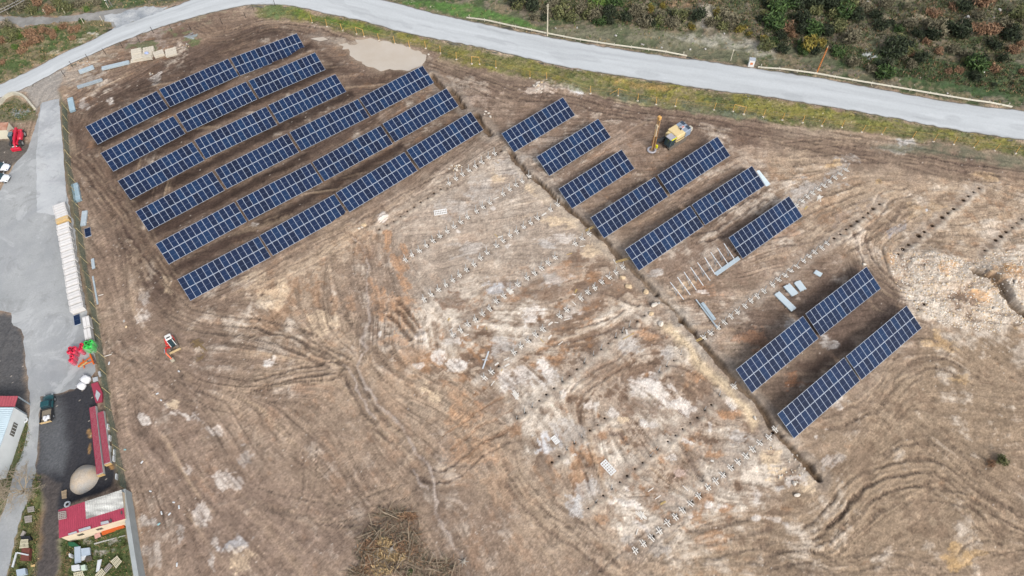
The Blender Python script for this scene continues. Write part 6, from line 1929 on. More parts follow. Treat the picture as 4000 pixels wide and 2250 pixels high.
J = lambda pts: Z(0, 1650, pts)
K6 = lambda pts: Z(0, 1100, pts)
slab('metal_sheet', K6([(858, 965), (920, 945), (968, 1050), (880, 1050)]), .35, .3, 'creased claret metal sheets heaped above the roof panel stacks', 'sheet metal', claret)
slab('metal_sheet', K6([(880, 1055), (966, 1050), (962, 1130), (903, 1142)]), .4, .35, 'lower claret sheet with a pale torn sheet on top', 'sheet metal', claret)
slab('metal_sheet', K6([(908, 1020), (948, 1060), (920, 1128), (898, 1080)]), .46, .03, 'pale torn sheet lying on the claret sheets', 'sheet metal', mat('pale_sheet', (190, 194, 198), .5))
slab('metal_sheet', K6([(872, 908), (920, 895), (925, 930), (880, 948)]), .3, .2, 'grey folded sheet just above the claret sheets', 'sheet metal', mat('pale_sheet', (190, 194, 198)))
slab('metal_sheet', K6([(922, 850), (945, 843), (958, 885), (932, 893)]), .4, .3, 'narrow grey sheet leaning at the foot of the fence', 'sheet metal', mat('pale_sheet', (190, 194, 198)))

c = on(*J([(790, 560)])[0])
root = None
t = at(*J([(775, 470)])[0], 2.2)
p0 = on(*J([(795, 535)])[0])
mb = MB()
vs, fs = [], []
n, m_ = 40, 12
g = random.Random(3)
RX = 2.3
for j in range(m_ + 1):
    r = j / m_
    for i in range(n):
        a = 6.2832 * i / n
        k = 1 + .025 * math.sin(3 * a + 1) + .012 * math.sin(7 * a)
        z = 1.55 * (1 - r ** 2.3) * (1 + .015 * math.sin(5 * a + j)) + g.uniform(-.02, .02)
        vs.append((RX * r * k * math.cos(a), RX * 1.05 * r * k * math.sin(a), z - .05))
for j in range(m_):
    fs += [(j * n + i, (j + 1) * n + i, (j + 1) * n + (i + 1) % n, j * n + (i + 1) % n) for i in range(n)]
sandm = sheet_mat('pale_sand', (214, 192, 164), (182, 180, 176), .9, .3, v=.14, sc2=7)
tag(mb.add(vs, fs).build('sand_heap', sandm, None, True, loc=p0), 'round pale sand heap on black gravel above the red roofed building', 'sand heap')

# ================================================================== BUILDINGS
def corrug(px4, zs, nribs, along=0, th=.08, rib=.05):
    """ribbed sheet between four photographed corners at heights zs; ribs run from edge 0-1 towards edge 3-2 when along = 0"""
    P = [at(*p, z) for p, z in zip(px4, zs)]
    if along:
        P = P[1:] + P[:1]
    vs, fs = [], []
    k = nribs * 4
    for i in range(k + 1):
        t = i / k
        up = rib if i % 4 in (1, 2) else 0
        for A, B in ((P[0], P[1]), (P[3], P[2])):
            q = A.lerp(B, t)
            vs.append(q + Vector((0, 0, up)))
    for A, B in ((P[0], P[1]), (P[3], P[2])):
        pass
    o = len(vs)
    for i in range(k + 1):
        t = i / k
        for A, B in ((P[0], P[1]), (P[3], P[2])):
            vs.append(A.lerp(B, t) - Vector((0, 0, th)))
    for i in range(k):
        a = 2 * i
        fs.append((a, a + 2, a + 3, a + 1))
        fs.append((o + a + 1, o + a + 3, o + a + 2, o + a))
        fs.append((a, o + a, o + a + 2, a + 2))
        fs.append((a + 1, a + 3, o + a + 3, o + a + 1))
    fs.append((0, 1, o + 1, o))
    fs.append((2 * k, o + 2 * k, o + 2 * k + 1, 2 * k + 1))
    return MB().add(vs, fs), P


def lerp2(a, b, t):
    return (a[0] + (b[0] - a[0]) * t, a[1] + (b[1] - a[1]) * t)


# red roofed shed
TLc, TRc, BRc, BLc = J([(550, 828)])[0], J([(1146, 636)])[0], J([(1180, 908)])[0], J([(556, 1092)])[0]
zt, zb = 3.5, 2.9
root = thing('roofed_shed', 'long shed with a claret sheet roof partly replaced by dirty white sheets', 'shed', (0, 0, 0))
mid = .42
T0, B0 = lerp2(TLc, TRc, mid), lerp2(BLc, BRc, mid)
cream = mat('cream_wall_paint', (232, 214, 186), .85, 0, .10, .7)
mb, _ = corrug([TLc, T0, B0, BLc], [zt, zt, zb, zb], 14)
mb.build('roof_claret', claret, root)
f = .62
R0, R1 = lerp2(T0, B0, f), lerp2(TRc, BRc, f)
zm = zt + (zb - zt) * f
dirty = sheet_mat('dirty_white_sheet', (120, 118, 114), (238, 238, 232), .6, .6, (.0, .25), dark=(60, 58, 56), v=.1)
mb, _ = corrug([T0, TRc, R1, R0], [zt, zt, zm, zm], 16)
mb.build('roof_white', dirty, root)
mb, _ = corrug([R0, R1, BRc, B0], [zm, zm, zb, zb], 16)
mb.build('roof_claret', claret, root)
P = [at(*p, z) for p, z in ((TLc, zt), (TRc, zt), (BRc, zb), (BLc, zb))]
cc = sum(P, Vector()) / 4
Wp = [Vector((cc.x + (p.x - cc.x) * .965, cc.y + (p.y - cc.y) * .965, p.z - .1)) for p in P]
vs = [Vector((p.x, p.y, gz(p.x, p.y) - .3)) for p in Wp] + Wp
MB().add(vs, [(0, 1, 5, 4), (1, 2, 6, 5), (2, 3, 7, 6), (3, 0, 4, 7)]).build('wall', cream, root)
d = (Wp[2] - Wp[3])
nn = d.cross(Vector((0, 0, 1))).normalized()
for t in (.25, .55):
    q = Wp[3] + d * t + nn * .0 - Vector((0, 0, 1.1))
    MB().box(q + nn * .02, (.8, .12, .6), rz=math.atan2(d.y, d.x)).build('window', mat('dark_window', (96, 92, 84), .3, spec=.5), root)
for (px4, zr, lab, nm, m) in ((J([(552, 850), (620, 840), (624, 905), (556, 918)]), 3.62, 'grey lattice frame lying at the left end of the claret roof', 'roof_lattice', 'lat'), (J([(948, 940), (1020, 925), (1028, 950), (952, 966)]), 3.22, 'small white sheet lying near the lower edge of the claret roof', 'roof_scrap', 'w'),
                              (J([(1030, 915), (1052, 912), (1056, 942), (1034, 946)]), 3.22, 'dark framed hatch lying on the claret roof beside a white sheet', 'roof_scrap', 'd'), (J([(1136, 838), (1150, 836), (1154, 864), (1140, 866)]), 3.3, 'small dark frame lying at the right end of the claret roof', 'roof_scrap', 'd'),
                              (J([(740, 1010), (850, 978), (858, 1000), (746, 1034)]), 3.1, 'pale timber frame lying along the lower roof edge', 'roof_scrap', 'w'), (J([(640, 1050), (720, 1025), (726, 1040), (646, 1064)]), 3.06, 'pale boards lying on the lower left roof edge', 'roof_scrap', 'w')):
    if m == 'lat':
        P4 = [at(*p, zr) for p in px4]
        mb = MB()
        for i in range(5):
            mb.beam(P4[0].lerp(P4[1], i / 4), P4[3].lerp(P4[2], i / 4), .12, .06)
        for i in range(5):
            mb.beam(P4[0].lerp(P4[3], i / 4) + Vector((0, 0, .07)), P4[1].lerp(P4[2], i / 4) + Vector((0, 0, .07)), .12, .05)
        tag(mb.build(nm, mat('grey_timber', (176, 168, 160), .8)), lab, 'lattice')
    else:
        slab(nm, px4, zr, .06, lab, 'scrap', mat('pale_sheet', (190, 194, 198)) if m == 'w' else mat('dark_scrap', (88, 84, 84), .7))
# white building cut by the frame edge
root = thing('white_building', 'white walled building with a pale blue ribbed roof and a claret canopy', 'building', (0, 0, 0))
hB = 3.6
A, B_ = (54, 1591), (-34, 1842)
C_, D_ = (-330, 1842 + 60), (-300, 1591)
mb, P = corrug([D_, A, B_, C_], [hB] * 4, 30, 1)
mb.build('roof', mat('pale_blue_sheet', (206, 224, 232), .55, 0, .1, .5, spec=.3), root)
cc = sum(P, Vector()) / 4
Pw = [at(*p, hB) for p in (D_, A, B_, C_)]
vs = [Vector((p.x, p.y, gz(p.x, p.y) - .3)) for p in Pw] + [p - Vector((0, 0, .085)) for p in Pw]
MB().add(vs, [(0, 1, 5, 4), (1, 2, 6, 5), (2, 3, 7, 6), (3, 0, 4, 7)]).build('wall', mat('white_wall', (238, 242, 242), .8, 0, .08, .5), root)
d = Pw[2] - Pw[1]
nn = Vector((-d.y, d.x, 0)).normalized()
if nn.x < 0:
    nn = -nn
q = Pw[1] + d * .30 - Vector((0, 0, 1.6))
wz = math.atan2(d.y, d.x)
wf = MB().box(q + nn * .02, (2.1, .12, 1.0), rz=wz).build('window', mat('dark_window', (96, 92, 84)), root)
for k in range(4):
    MB().box(q + nn * .09 + d.normalized() * (-.75 + k * .5), (.06, .06, 1.0), rz=wz).build('glazing_bar', mat('white_wall', (238, 242, 242)), wf)
mb, P = corrug([(-300, 1547), (70, 1547), (57, 1588), (-300, 1588)], [hB + .1, hB + .1, hB - .1, hB - .1], 34)
mb.build('canopy_roof', mat('claret_canopy', (174, 84, 94), .5, 0, .08, 1), root)
Pc = [at(70, 1547, hB), at(57, 1588, hB - .2)]
for p in Pc:
    MB().box((p.x - .15, p.y, (p.z - .3) / 2), (.16, .16, p.z - .2)).build('canopy_post', galv, root)
# little white outbuilding behind the telehandler
hC = 2.6
root = thing('outbuilding', 'small cream hut with a rusty flat roof behind the red telehandler', 'hut', (0, 0, 0))
q4 = Z(0, 0, [(-120, 1165), (82, 1157), (62, 1228), (-120, 1234)])
P = [at(*p, hC) for p in q4]
vs = [Vector((p.x, p.y, gz(p.x, p.y) - .2)) for p in P] + P
MB().add(vs, [(0, 1, 5, 4), (1, 2, 6, 5), (2, 3, 7, 6), (3, 0, 4, 7)]).build('wall', mat('cream_hut', (232, 226, 204), .8, 0, .06), root)
vs = [p + Vector((0, 0, .004)) for p in P] + [p + Vector((0, 0, .12)) for p in P]
MB().add(vs, [(4, 5, 6, 7), (3, 2, 1, 0), (0, 1, 5, 4), (1, 2, 6, 5), (2, 3, 7, 6), (3, 0, 4, 7)]).build('roof', sheet_mat('rusty_roof', (176, 120, 96), (214, 172, 150), .8, .8), root)
# ================================================================== VEHICLES
rubber = mat('tyre_rubber', (52, 52, 54), .85, 0, .15)
vglass = mat('vehicle_glass', (48, 70, 78), .12, 0, .05, spec=.6)
dark_m = mat('dark_machine', (62, 62, 64), .6, 0, .15)
grime = mat('dusty_track', (128, 118, 108), .85, 0, .2, 5)


def wheel(root, c, r, w, rim_rgb=(180, 184, 188)):
    c = Vector(c)
    wh = link('wheel', None, root, c)
    n = 20
    prof = [(r * .62, -w / 2), (r * .93, -w / 2), (r, -w * .34), (r, w * .34), (r * .93, w / 2), (r * .62, w / 2)]
    vs, fs = [], []
    for rr, y in prof:
        vs += [(rr * math.cos(6.2832 * i / n), y, rr * math.sin(6.2832 * i / n)) for i in range(n)]
    for k in range(len(prof)):
        k2 = (k + 1) % len(prof)
        fs += [(k * n + i, k * n + (i + 1) % n, k2 * n + (i + 1) % n, k2 * n + i) for i in range(n)]
    MB().add(vs, fs).build('tyre', rubber, wh, True)
    MB().tube((0, -w * .42, 0), (0, w * .42, 0), r * .6, n=14).tube((0, -w * .5, 0), (0, w * .5, 0), r * .2, n=10).build('rim', mat('rim_%d' % rim_rgb[0], rim_rgb, .4, .3), wh)


def loft_body(mb, secs, mi=0):
    """secs: list of (x, half width, z low, z high, crown) cross-sections along x"""
    vs, fs = [], []
    for x, hw, z0, z1, cr in secs:
        ring = [(-hw * .86, z0), (hw * .86, z0), (hw, z0 + (z1 - z0) * .3), (hw, z0 + (z1 - z0) * .7), (hw * .88, z1 - cr), (hw * .4, z1), (-hw * .4, z1), (-hw * .88, z1 - cr), (-hw, z0 + (z1 - z0) * .7), (-hw, z0 + (z1 - z0) * .3)]
        vs += [(x, y, z) for y, z in ring]
    k = 10
    for i in range(len(secs) - 1):
        for j in range(k):
            fs.append((i * k + j, i * k + (j + 1) % k, (i + 1) * k + (j + 1) % k, (i + 1) * k + j))
    fs += [tuple(range(k)), tuple(range(len(vs) - 1, len(vs) - 1 - k, -1))]
    return mb.add(vs, fs, mi)


def place(px, rz, name, label, cat):
    c = on(*px)
    return thing(name, label, cat, (c.x, c.y, c.z + .06), rz)


# --- white cars cut by the frame edge
def car(px, px_dir, label, suv):
    root = place(px, heading(px, px_dir), 'parked_car', label, 'car')
    root['group'] = 'white cars parked at the yard edge'
    paint_ = mat('white_car_paint', (240, 244, 248), .25, 0, .02, spec=.5)
    L, hw, h = 2.15, .9, (1.62 if suv else 1.5)
    mb = loft_body(MB(), [(-L, .72, .45, .8, .06), (-L + .12, .84, .3, .92, .06), (-1.2, hw, .26, .98, .05), (0, hw, .26, .98, .05), (.9, hw, .26, .97, .05), (1.5, .88, .28, .90, .06), (L - .15, .80, .32, .78, .08), (L, .60, .42, .66, .06)])
    mb.build('body', paint_, root, True)
    mb = MB()
    ring = lambda x, w, z: [(x, -w, z), (x, w, z)]
    g0 = [(-1.75, .80, .95), (-1.35, .68, h - .04), (.1, .68, h), (.95, .80, .95)]
    vs = []
    for x, w, z in g0:
        vs += ring(x, w, z)
    mb.add(vs, [(0, 1, 3, 2), (4, 5, 7, 6), (0, 2, 4, 6), (1, 7, 5, 3)])
    mb.build('windows', vglass, root)
    MB().add([(-1.45, -.66, h - .06), (-1.45, .66, h - .06), (-1.2, -.7, h + .01), (-1.2, .7, h + .01), (.05, -.7, h + .03), (.05, .7, h + .03), (.2, -.66, h - .05), (.2, .66, h - .05)], [(0, 1, 3, 2), (2, 3, 5, 4), (4, 5, 7, 6)]).build('roof', paint_, root, True)
    for x in (-1.3, 1.35):
        for y in (-.82, .82):
            wheel(root, (x, y, .32), .33, .22)
    for y in (-.58, .58):
        MB().box((2.03, y, .66), (.16, .3, .12)).build('headlight', vglass if suv else mat('blue_bumper', (60, 90, 130), .4), root)
    MB().cbox((2.08, 0, .42), (.14, 1.1, .22), .03).build('bumper', dark_m if suv else mat('blue_bumper', (60, 90, 130), .4), root)
    for y in (-.95, .95):
        MB().cbox((.75, y, 1.0), (.2, .2, .14), .03).build('mirror', paint_, root)


car((4, 660), (60, 664), 'rounded white car, the upper of two cut off by the frame edge', False)
car((4, 703), (60, 706), 'white car with dark headlights, the lower of two at the frame edge', True)

# --- dark green pickup
root = place((196, 1601), heading((192, 1656), (201, 1545)), 'pickup_truck', 'dark green pickup loaded with white sacks on the black gravel lane', 'pickup')
gp = mat('dark_green_paint', (34, 82, 88), .25, 0, .06, spec=.5)
loft_body(MB(), [(-.15, .86, .4, 1.0, .04), (.0, .88, .36, 1.05, .04), (1.0, .88, .36, 1.05, .05), (1.8, .86, .38, 1.0, .08), (2.35, .78, .42, .9, .1), (2.45, .6, .5, .8, .06)]).build('body', gp, root, True)
MB().add([(-.15, -.78, 1.02), (-.15, .78, 1.02), (.0, -.66, 1.62), (.0, .66, 1.62), (.85, -.66, 1.64), (.85, .66, 1.64), (1.35, -.78, 1.03), (1.35, .78, 1.03)], [(0, 1, 3, 2), (4, 5, 7, 6), (0, 2, 4, 6), (1, 7, 5, 3)]).build('windows', vglass, root)
MB().cbox((.42, 0, 1.66), (1.0, 1.36, .10), .04).build('roof', gp, root)
bed = mat('dusty_bed', (150, 140, 124), .85, 0, .2, 3)
mb = MB().box((-1.45, 0, .62), (2.4, 1.76, .08))
mb.build('load_bed', bed, root)
for c, s in (((-1.45, .87, .86), (2.4, .05, .5)), ((-1.45, -.87, .86), (2.4, .05, .5)), ((-.27, 0, .86), (.05, 1.7, .5))):
    MB().box(c, s).build('side_board', dark_m, root)
MB().box((-2.66, 0, .86), (.05, 1.76, .5)).build('tailgate', mat('tan_tailgate', (214, 186, 140), .7), root)
for x in (-1.6, 1.55):
    for y in (-.8, .8):
        wheel(root, (x, y, .33), .36, .24)
for y in (-.58, .58):
    MB().box((2.38, y, .74), (.12, .28, .14)).build('headlight', mat('lamp_glass', (220, 226, 228), .2), root)
for y in (-.92, .92):
    MB().cbox((1.1, y, 1.1), (.12, .2, .18), .03).build('mirror', dark_m, root)
base = root.location.copy()
rz = root.rotation_euler.z
for i, (x, y) in enumerate(((-1.75, .28), (-1.78, -.3), (-2.2, .05))):
    q = base + Matrix.Rotation(rz, 3, 'Z') @ Vector((x, y, .665))
    o = soft_bag(MB(), (0, 0, 0), (.72, .5, .34), 20 + i).build('sack', bagm, None, True, loc=q, rz=rz + .1 * i)
    tag(o, ('white sack in the pickup bed on its left side', 'white sack in the pickup bed on its right side', 'rearmost white sack in the pickup bed by the tailgate')[i], 'sack', 'white sacks in the pickup bed')

# --- red telehandler
root = place((78, 552), heading((92, 508), (74, 578)), 'telehandler', 'red telescopic handler parked beside the cream hut', 'telehandler')
tr_ = mat('bright_red_paint', (212, 40, 66), .35, 0, .08, 2, spec=.5)
MB().cbox((0, 0, .95), (3.6, 1.0, .5), .08).cbox((-1.7, 0, 1.15), (.7, 1.9, .8), .1).build('chassis', tr_, root)
loft_body(MB(), [(-1.15, .40, .9, 1.62, .08), (-.9, .45, .8, 1.72, .1), (.5, .45, .8, 1.68, .1), (.9, .38, .9, 1.5, .08)]).build('engine_cover', tr_, root, True)
root.children[-1].location = (0, .78, 0)
for k, (x0, x1, w, z0, z1) in enumerate(((-1.9, 1.3, .42, 2.0, 1.75), (-.6, 2.1, .34, 1.92, 1.5))):
    MB().beam((x0, .08, z0), (x1, .08, z1), w, w).build('boom', tr_, root)
MB().beam((2.0, .08, 1.5), (2.6, .08, .75), .3, .34).build('boom_head', tr_, root)
MB().cbox((2.75, 0, .45), (.5, 1.9, .75), .08).build('bucket', tr_, root)
MB().box((2.45, -.1, .95), (.1, 1.0, .12)).build('carriage_bar', mat('white_paint', (240, 238, 234)), root)
cabn = MB()
cabn.add([(-.6, -1.12, .7), (.9, -1.12, .7), (.9, -.22, .7), (-.6, -.22, .7), (-.5, -1.05, 2.25), (.55, -1.05, 2.25), (.55, -.28, 2.25), (-.5, -.28, 2.25)], [(3, 2, 1, 0), (4, 5, 6, 7), (0, 1, 5, 4), (1, 2, 6, 5), (2, 3, 7, 6), (3, 0, 4, 7)])
cab = cabn.build('cab', vglass, root)
MB().cbox((.02, -.66, 2.31), (1.15, .85, .09), .05).build('cab_roof', mat('grey_cab_roof', (110, 128, 138), .5), cab)
for x, y in ((-.55, -1.1), (.75, -1.1), (-.55, -.25), (.75, -.25)):
    MB().beam((x, y, .7), (x * .75, y * .96, 2.27), .07, .07).build('pillar', dark_m, cab)
for x in (-1.3, 1.35):
    for y in (-.95, .95):
        wheel(root, (x, y, .6), .62, .45, (196, 196, 192))
        MB().add([(x - .65, y - .24, 1.24), (x + .65, y - .24, 1.24), (x + .65, y + .24, 1.24), (x - .65, y + .24, 1.24), (x - .75, y - .24, .95), (x + .75, y - .24, .95), (x + .75, y + .24, .95), (x - .75, y + .24, .95)], [(0, 1, 2, 3), (0, 3, 7, 4), (1, 5, 6, 2)]).build('mudguard', dark_m, root)
MB().beam((-1.6, -.5, 1.9), (-1.9, -1.4, 1.6), .10, .10).build('mirror_arm', tr_, root)

# --- yellow drill rig
root = place((2626, 553), heading((2704, 501), (2552, 593)), 'drill_rig', 'yellow and grey crawler drill rig with a tall raised mast', 'drill rig')
root.scale = (1.33, 1.36, 1.2)
yel = mat('machine_yellow', (236, 212, 158), .5, 0, .08, 1.5, spec=.4)
hood = mat('grey_hood', (150, 164, 182), .5, 0, .08, 2, spec=.4)
for y in (-.95, .95):
    t_ = MB()
    prof = []
    for i in range(16):
        a = 6.2832 * i / 16
        prof.append(((1.45 if math.cos(a) > 0 else -1.45) + .38 * math.cos(a), .4 + .38 * math.sin(a)))
    t_.sweep_y(prof, y - .2, y + .2)
    t_.build('crawler_track', grime, root)
MB().box((0, 0, .8), (2.6, 1.7, .35)).build('chassis', dark_m, root)
MB().cbox((-.55, 0, 1.62), (1.9, 2.1, 1.35), .1).cbox((.55, -.15, 1.5), (.9, 1.4, 1.1), .08).build('engine_house', yel, root)
h_ = MB().cbox((-1.85, 0, 1.62), (1.5, 2.1, 1.36), .1).build('rear_hood', hood, root)
for y in (-.55, .55):
    MB().box((-2.25, y, 2.31), (.5, .75, .03)).build('louvre', mat('dark_louvre', (62, 76, 92), .6), h_)
MB().cbox((-1.45, .05, 2.44), (.85, .62, .3), .08).build('exhaust_box', mat('light_grey', (182, 180, 186), .6), root)
MB().tube((-1.05, .25, 2.3), (-1.05, .25, 2.62), .12, n=8).build('exhaust_pipe', dark_m, root)
MB().box((-1.5, .2, 2.6), (.32, .2, .02)).build('warning_plate', mat('red_plate', (222, 120, 96), .6), root)
for y in (-1.06, 1.06):
    MB().box((-.55, y, 1.35), (1.7, .03, .12)).build('dark_stripe', dark_m, root)
cab = MB().add([(.95, .05, .9), (2.0, .05, .9), (2.0, 1.15, .9), (.95, 1.15, .9), (.95, .1, 2.55), (1.75, .1, 2.55), (1.75, 1.1, 2.55), (.95, 1.1, 2.55)], [(3, 2, 1, 0), (4, 5, 6, 7), (0, 1, 5, 4), (1, 2, 6, 5), (2, 3, 7, 6), (3, 0, 4, 7)]).build('cab', vglass, root)
MB().cbox((1.32, .6, 2.61), (1.1, 1.15, .12), .06).build('cab_roof', mat('light_grey', (182, 180, 186)), cab)
MB().cbox((1.3, 1.22, 2.62), (1.0, .14, .16), .03).build('roof_rail', mat('safety_yellow', (234, 232, 40), .5), cab)
for x, y in ((.97, .07), (1.9, .07), (.97, 1.13), (1.9, 1.13)):
    MB().beam((x, y, .9), (.95 + (x - .95) * .78, y, 2.56), .08, .08).build('pillar', mat('cab_frame', (90, 104, 104), .5), cab)
for y in (-.6, .6):
    MB().tube((-2.6, y, 1.3), (-3.0, y * 1.3, 1.9), .05, n=6).build('handrail', galv, root)
MB().cbox((-2.75, .65, 1.75), (.5, .6, .8), .06).build('dust_collector', mat('pale_collector', (206, 200, 184), .7), root)
MB().beam((1.2, -.55, 1.2), (3.2, -.55, 1.6), .38, .42).beam((1.0, -.75, .9), (3.1, -.6, 1.1), .14, .14).build('boom', dark_m, root)
mast = MB()
mz0, mz1 = .2, 7.2
for y in (-.72, -.38):
    mast.beam((3.45, y, mz0), (3.45, y, mz1), .09, .22)
for k in range(12):
    z = mz0 + .4 + k * (mz1 - mz0 - .6) / 11
    mast.beam((3.45, -.72, z), (3.45, -.38, z + (.3 if k % 2 else -.3)), .05, .05)
rt_ = mat('rusty_mast', (204, 164, 118), .6, 0, .2, 5)
mm = mast.build('mast', rt_, root)
MB().box((3.6, -.55, 4.6), (.28, .4, 2.4)).build('rotary_drive', mat('pale_drive', (226, 206, 176), .6), mm)
MB().cbox((3.45, -.55, 7.35), (.45, .5, .6), .05).build('mast_head', mat('orange_head', (228, 176, 104), .5), mm)
for y in (-.9, -.28):
    MB().tube((3.55, y, .8), (3.5, y, 5.4), .05, n=6).build('hose', mat('hose_brown', (150, 104, 66), .7), mm)
MB().tube((3.75, -.55, .1), (3.75, -.55, 5.0), .07, n=8).build('drill_rod', rt_, mm)
n = 16
vs, fs = [], []
for rr, z in ((.62, .12), (.72, .2), (.62, .3)):
    vs += [(3.8 + rr * math.cos(6.2832 * i / n), -.5 + rr * math.sin(6.2832 * i / n), z) for i in range(n)]
    vs += [(3.8 + (rr - .16) * math.cos(6.2832 * i / n), -.5 + (rr - .16) * math.sin(6.2832 * i / n), z) for i in range(n)]
for k in (0, 1):
    for off in (0, n):
        a, b2 = k * 2 * n + off, (k + 1) * 2 * n + off
        fs += [(a + i, a + (i + 1) % n, b2 + (i + 1) % n, b2 + i) for i in range(n)]
fs += [(4 * n + i, 4 * n + (i + 1) % n, 5 * n + (i + 1) % n, 5 * n + i) for i in range(n)]
MB().add(vs, fs).build('dust_hood', mat('light_grey', (182, 180, 186)), mm)
MB().cbox((3.2, -.2, .9), (.3, .3, .6), .04).build('hydraulic_block', mat('safety_yellow', (234, 232, 40)), root)

# --- mini excavator
root = place((676, 1348), heading((666, 1322), (687, 1376)), 'mini_excavator', 'small red excavator with a white cab roof and its arm reaching down the slope', 'excavator')
root.scale = (1.14, 1.14, 1.1)
og = mat('excavator_red', (232, 70, 60), .4, 0, .08, 2, spec=.5)
for y in (-.62, .62):
    prof = []
    for i in range(14):
        a = 6.2832 * i / 14
        prof.append(((.85 if math.cos(a) > 0 else -.85) + .24 * math.cos(a), .26 + .24 * math.sin(a)))
    MB().sweep_y(prof, y - .17, y + .17).build('crawler_track', grime, root)
MB().box((0, 0, .42), (1.3, .95, .22)).build('chassis', dark_m, root)
MB().cbox((-.55, 0, .95), (.9, 1.35, .8), .16).cbox((.1, -.5, .9), (.9, .42, .7), .08).build('housing', og, root)
cab = MB().add([(-.35, -.18, .7), (.75, -.18, .7), (.75, .62, .7), (-.35, .62, .7), (-.4, -.18, 2.1), (.5, -.18, 2.1), (.5, .6, 2.1), (-.4, .6, 2.1)], [(3, 2, 1, 0), (4, 5, 6, 7), (0, 1, 5, 4), (1, 2, 6, 5), (2, 3, 7, 6), (3, 0, 4, 7)]).build('cab', vglass, root)
wp = mat('white_paint', (240, 238, 234))
MB().cbox((-.2, .2, 2.16), (1.0, .95, .12), .08).build('cab_roof', wp, cab)
MB().box((-.05, .2, 2.23), (.22, .55, .02)).build('roof_vent', dark_m, cab)
for x, y in ((.62, -.17), (.62, .6), (-.38, -.17), (-.38, .6)):
    MB().beam((x + .12 if x > 0 else x, y, .7), (x - .12 if x > 0 else x, y, 2.15), .08, .08).build('pillar', wp, cab)
MB().box((1.45, .05, .35), (.12, 1.75, .42)).build('dozer_blade', mat('worn_blade', (214, 190, 146), .6, 0, .15), root)
for y in (-.3, .4):
    MB().beam((.6, y, .35), (1.4, y, .35), .10, .14).build('blade_arm', grime, root)
MB().beam((.7, -.35, .8), (1.2, -.75, 1.75), .2, .26).beam((1.2, -.75, 1.75), (2.1, -.95, 1.9), .18, .22).build('boom', og, root)
MB().beam((2.1, -.95, 1.9), (2.9, -.72, .95), .17, .2).build('arm', mat('orange_arm', (232, 96, 40), .4), root)
MB().tube((1.5, -.9, 2.05), (2.2, -1.0, 2.1), .06, n=8).build('ram', galv, root)
MB().sweep_y([(2.75, .95), (3.05, .9), (3.2, .4), (3.0, .1), (2.7, .15), (2.6, .5)], -.95, -.45).build('bucket', mat('bucket_steel', (176, 168, 150), .5, 0, .2, 4), root)

# ================================================================== VEGETATION
def leaf_mat(name, a, b, rand=.12):
    m = bpy.data.materials.new(name)
    m.use_nodes = True
    n, l = m.node_tree.nodes, m.node_tree.links
    bs = n['Principled BSDF']
    bs.inputs['Roughness'].default_value = .75
    bs.inputs['Specular IOR Level'].default_value = .2
    geo = n.new('ShaderNodeNewGeometry')
    oi = n.new('ShaderNodeObjectInfo')
    cr = n.new('ShaderNodeValToRGB')
    cr.color_ramp.elements[0].color = (*alb(*a), 1)
    cr.color_ramp.elements[1].color = (*alb(*b), 1)
    l.new(geo.outputs['Random Per Island'], cr.inputs['Fac'])
    mr = n.new('ShaderNodeMapRange')
    mr.inputs['To Min'].default_value, mr.inputs['To Max'].default_value = 1 - rand, 1 + rand
    l.new(oi.outputs['Random'], mr.inputs['Value'])
    vm = n.new('ShaderNodeVectorMath')
    vm.operation = 'SCALE'
    l.new(cr.outputs[0], vm.inputs[0])
    l.new(mr.outputs[0], vm.inputs['Scale'])
    l.new(vm.outputs[0], bs.inputs['Base Color'])
    return m


LM = {'green': leaf_mat('dark_green_leaf', (44, 62, 40), (96, 122, 66)), 'olive': leaf_mat('olive_leaf', (80, 88, 58), (138, 138, 92)), 'broom': leaf_mat('yellow_broom', (108, 106, 52), (174, 154, 76)),
      'russet': leaf_mat('russet_leaf', (124, 98, 78), (184, 146, 114)), 'grey': leaf_mat('grey_heath', (92, 88, 70), (146, 139, 114)), 'blackish': leaf_mat('dark_gorse', (38, 46, 38), (78, 88, 62)), 'fresh': leaf_mat('fresh_green_leaf', (70, 102, 50), (124, 146, 72)),
      'verge': leaf_mat('verge_grass_blade', (112, 118, 72), (156, 152, 94)), 'twig': leaf_mat('dry_twig', (128, 112, 94), (184, 166, 142)), 'straw': leaf_mat('dry_straw', (150, 124, 88), (214, 186, 140))}
twig_m = mat('bark', (150, 138, 122), .85, 0, .15, 3)


def leaf_quads(mb, g, c, rad, n, size, upright=0.0):
    c = np.array(c)
    for _ in range(n):
        d = g.randn(3)
        d /= np.linalg.norm(d) + 1e-9
        r = g.rand() ** .4
        p = c + d * r * np.array(rad)
        if p[2] < .03:
            p[2] = .03 + g.rand() * .2
        u = g.randn(3) + np.array([0, 0, upright])
        u /= np.linalg.norm(u)
        v = np.cross(u, g.randn(3))
        v /= np.linalg.norm(v) + 1e-9
        s = size * (.55 + .9 * g.rand())
        a, b = u * s * (1.2 if upright else .8), v * s * (.4 if upright else .5)
        mb.add([p - a, p + b * .8 - a * .1, p + a, p - b * .8 + a * .1], [(0, 1, 2, 3)])


def bush_mesh(kind_, seed, n=420, size=.13):
    g = np.random.RandomState(seed)
    mb = MB()
    k = g.randint(4, 8)
    for i in range(k):
        a = 6.28 * i / k + g.rand()
        r = .55 * g.rand() ** .5
        leaf_quads(mb, g, (r * math.cos(a), r * math.sin(a), .28 + .3 * g.rand()), (.36 + .2 * g.rand(), .36 + .2 * g.rand(), .30 + .25 * g.rand()), n // k, size, .9 if kind_ in ('grey', 'broom', 'twig', 'straw', 'russet') else .3)
    return mb.mesh('foliage', LM[kind_])


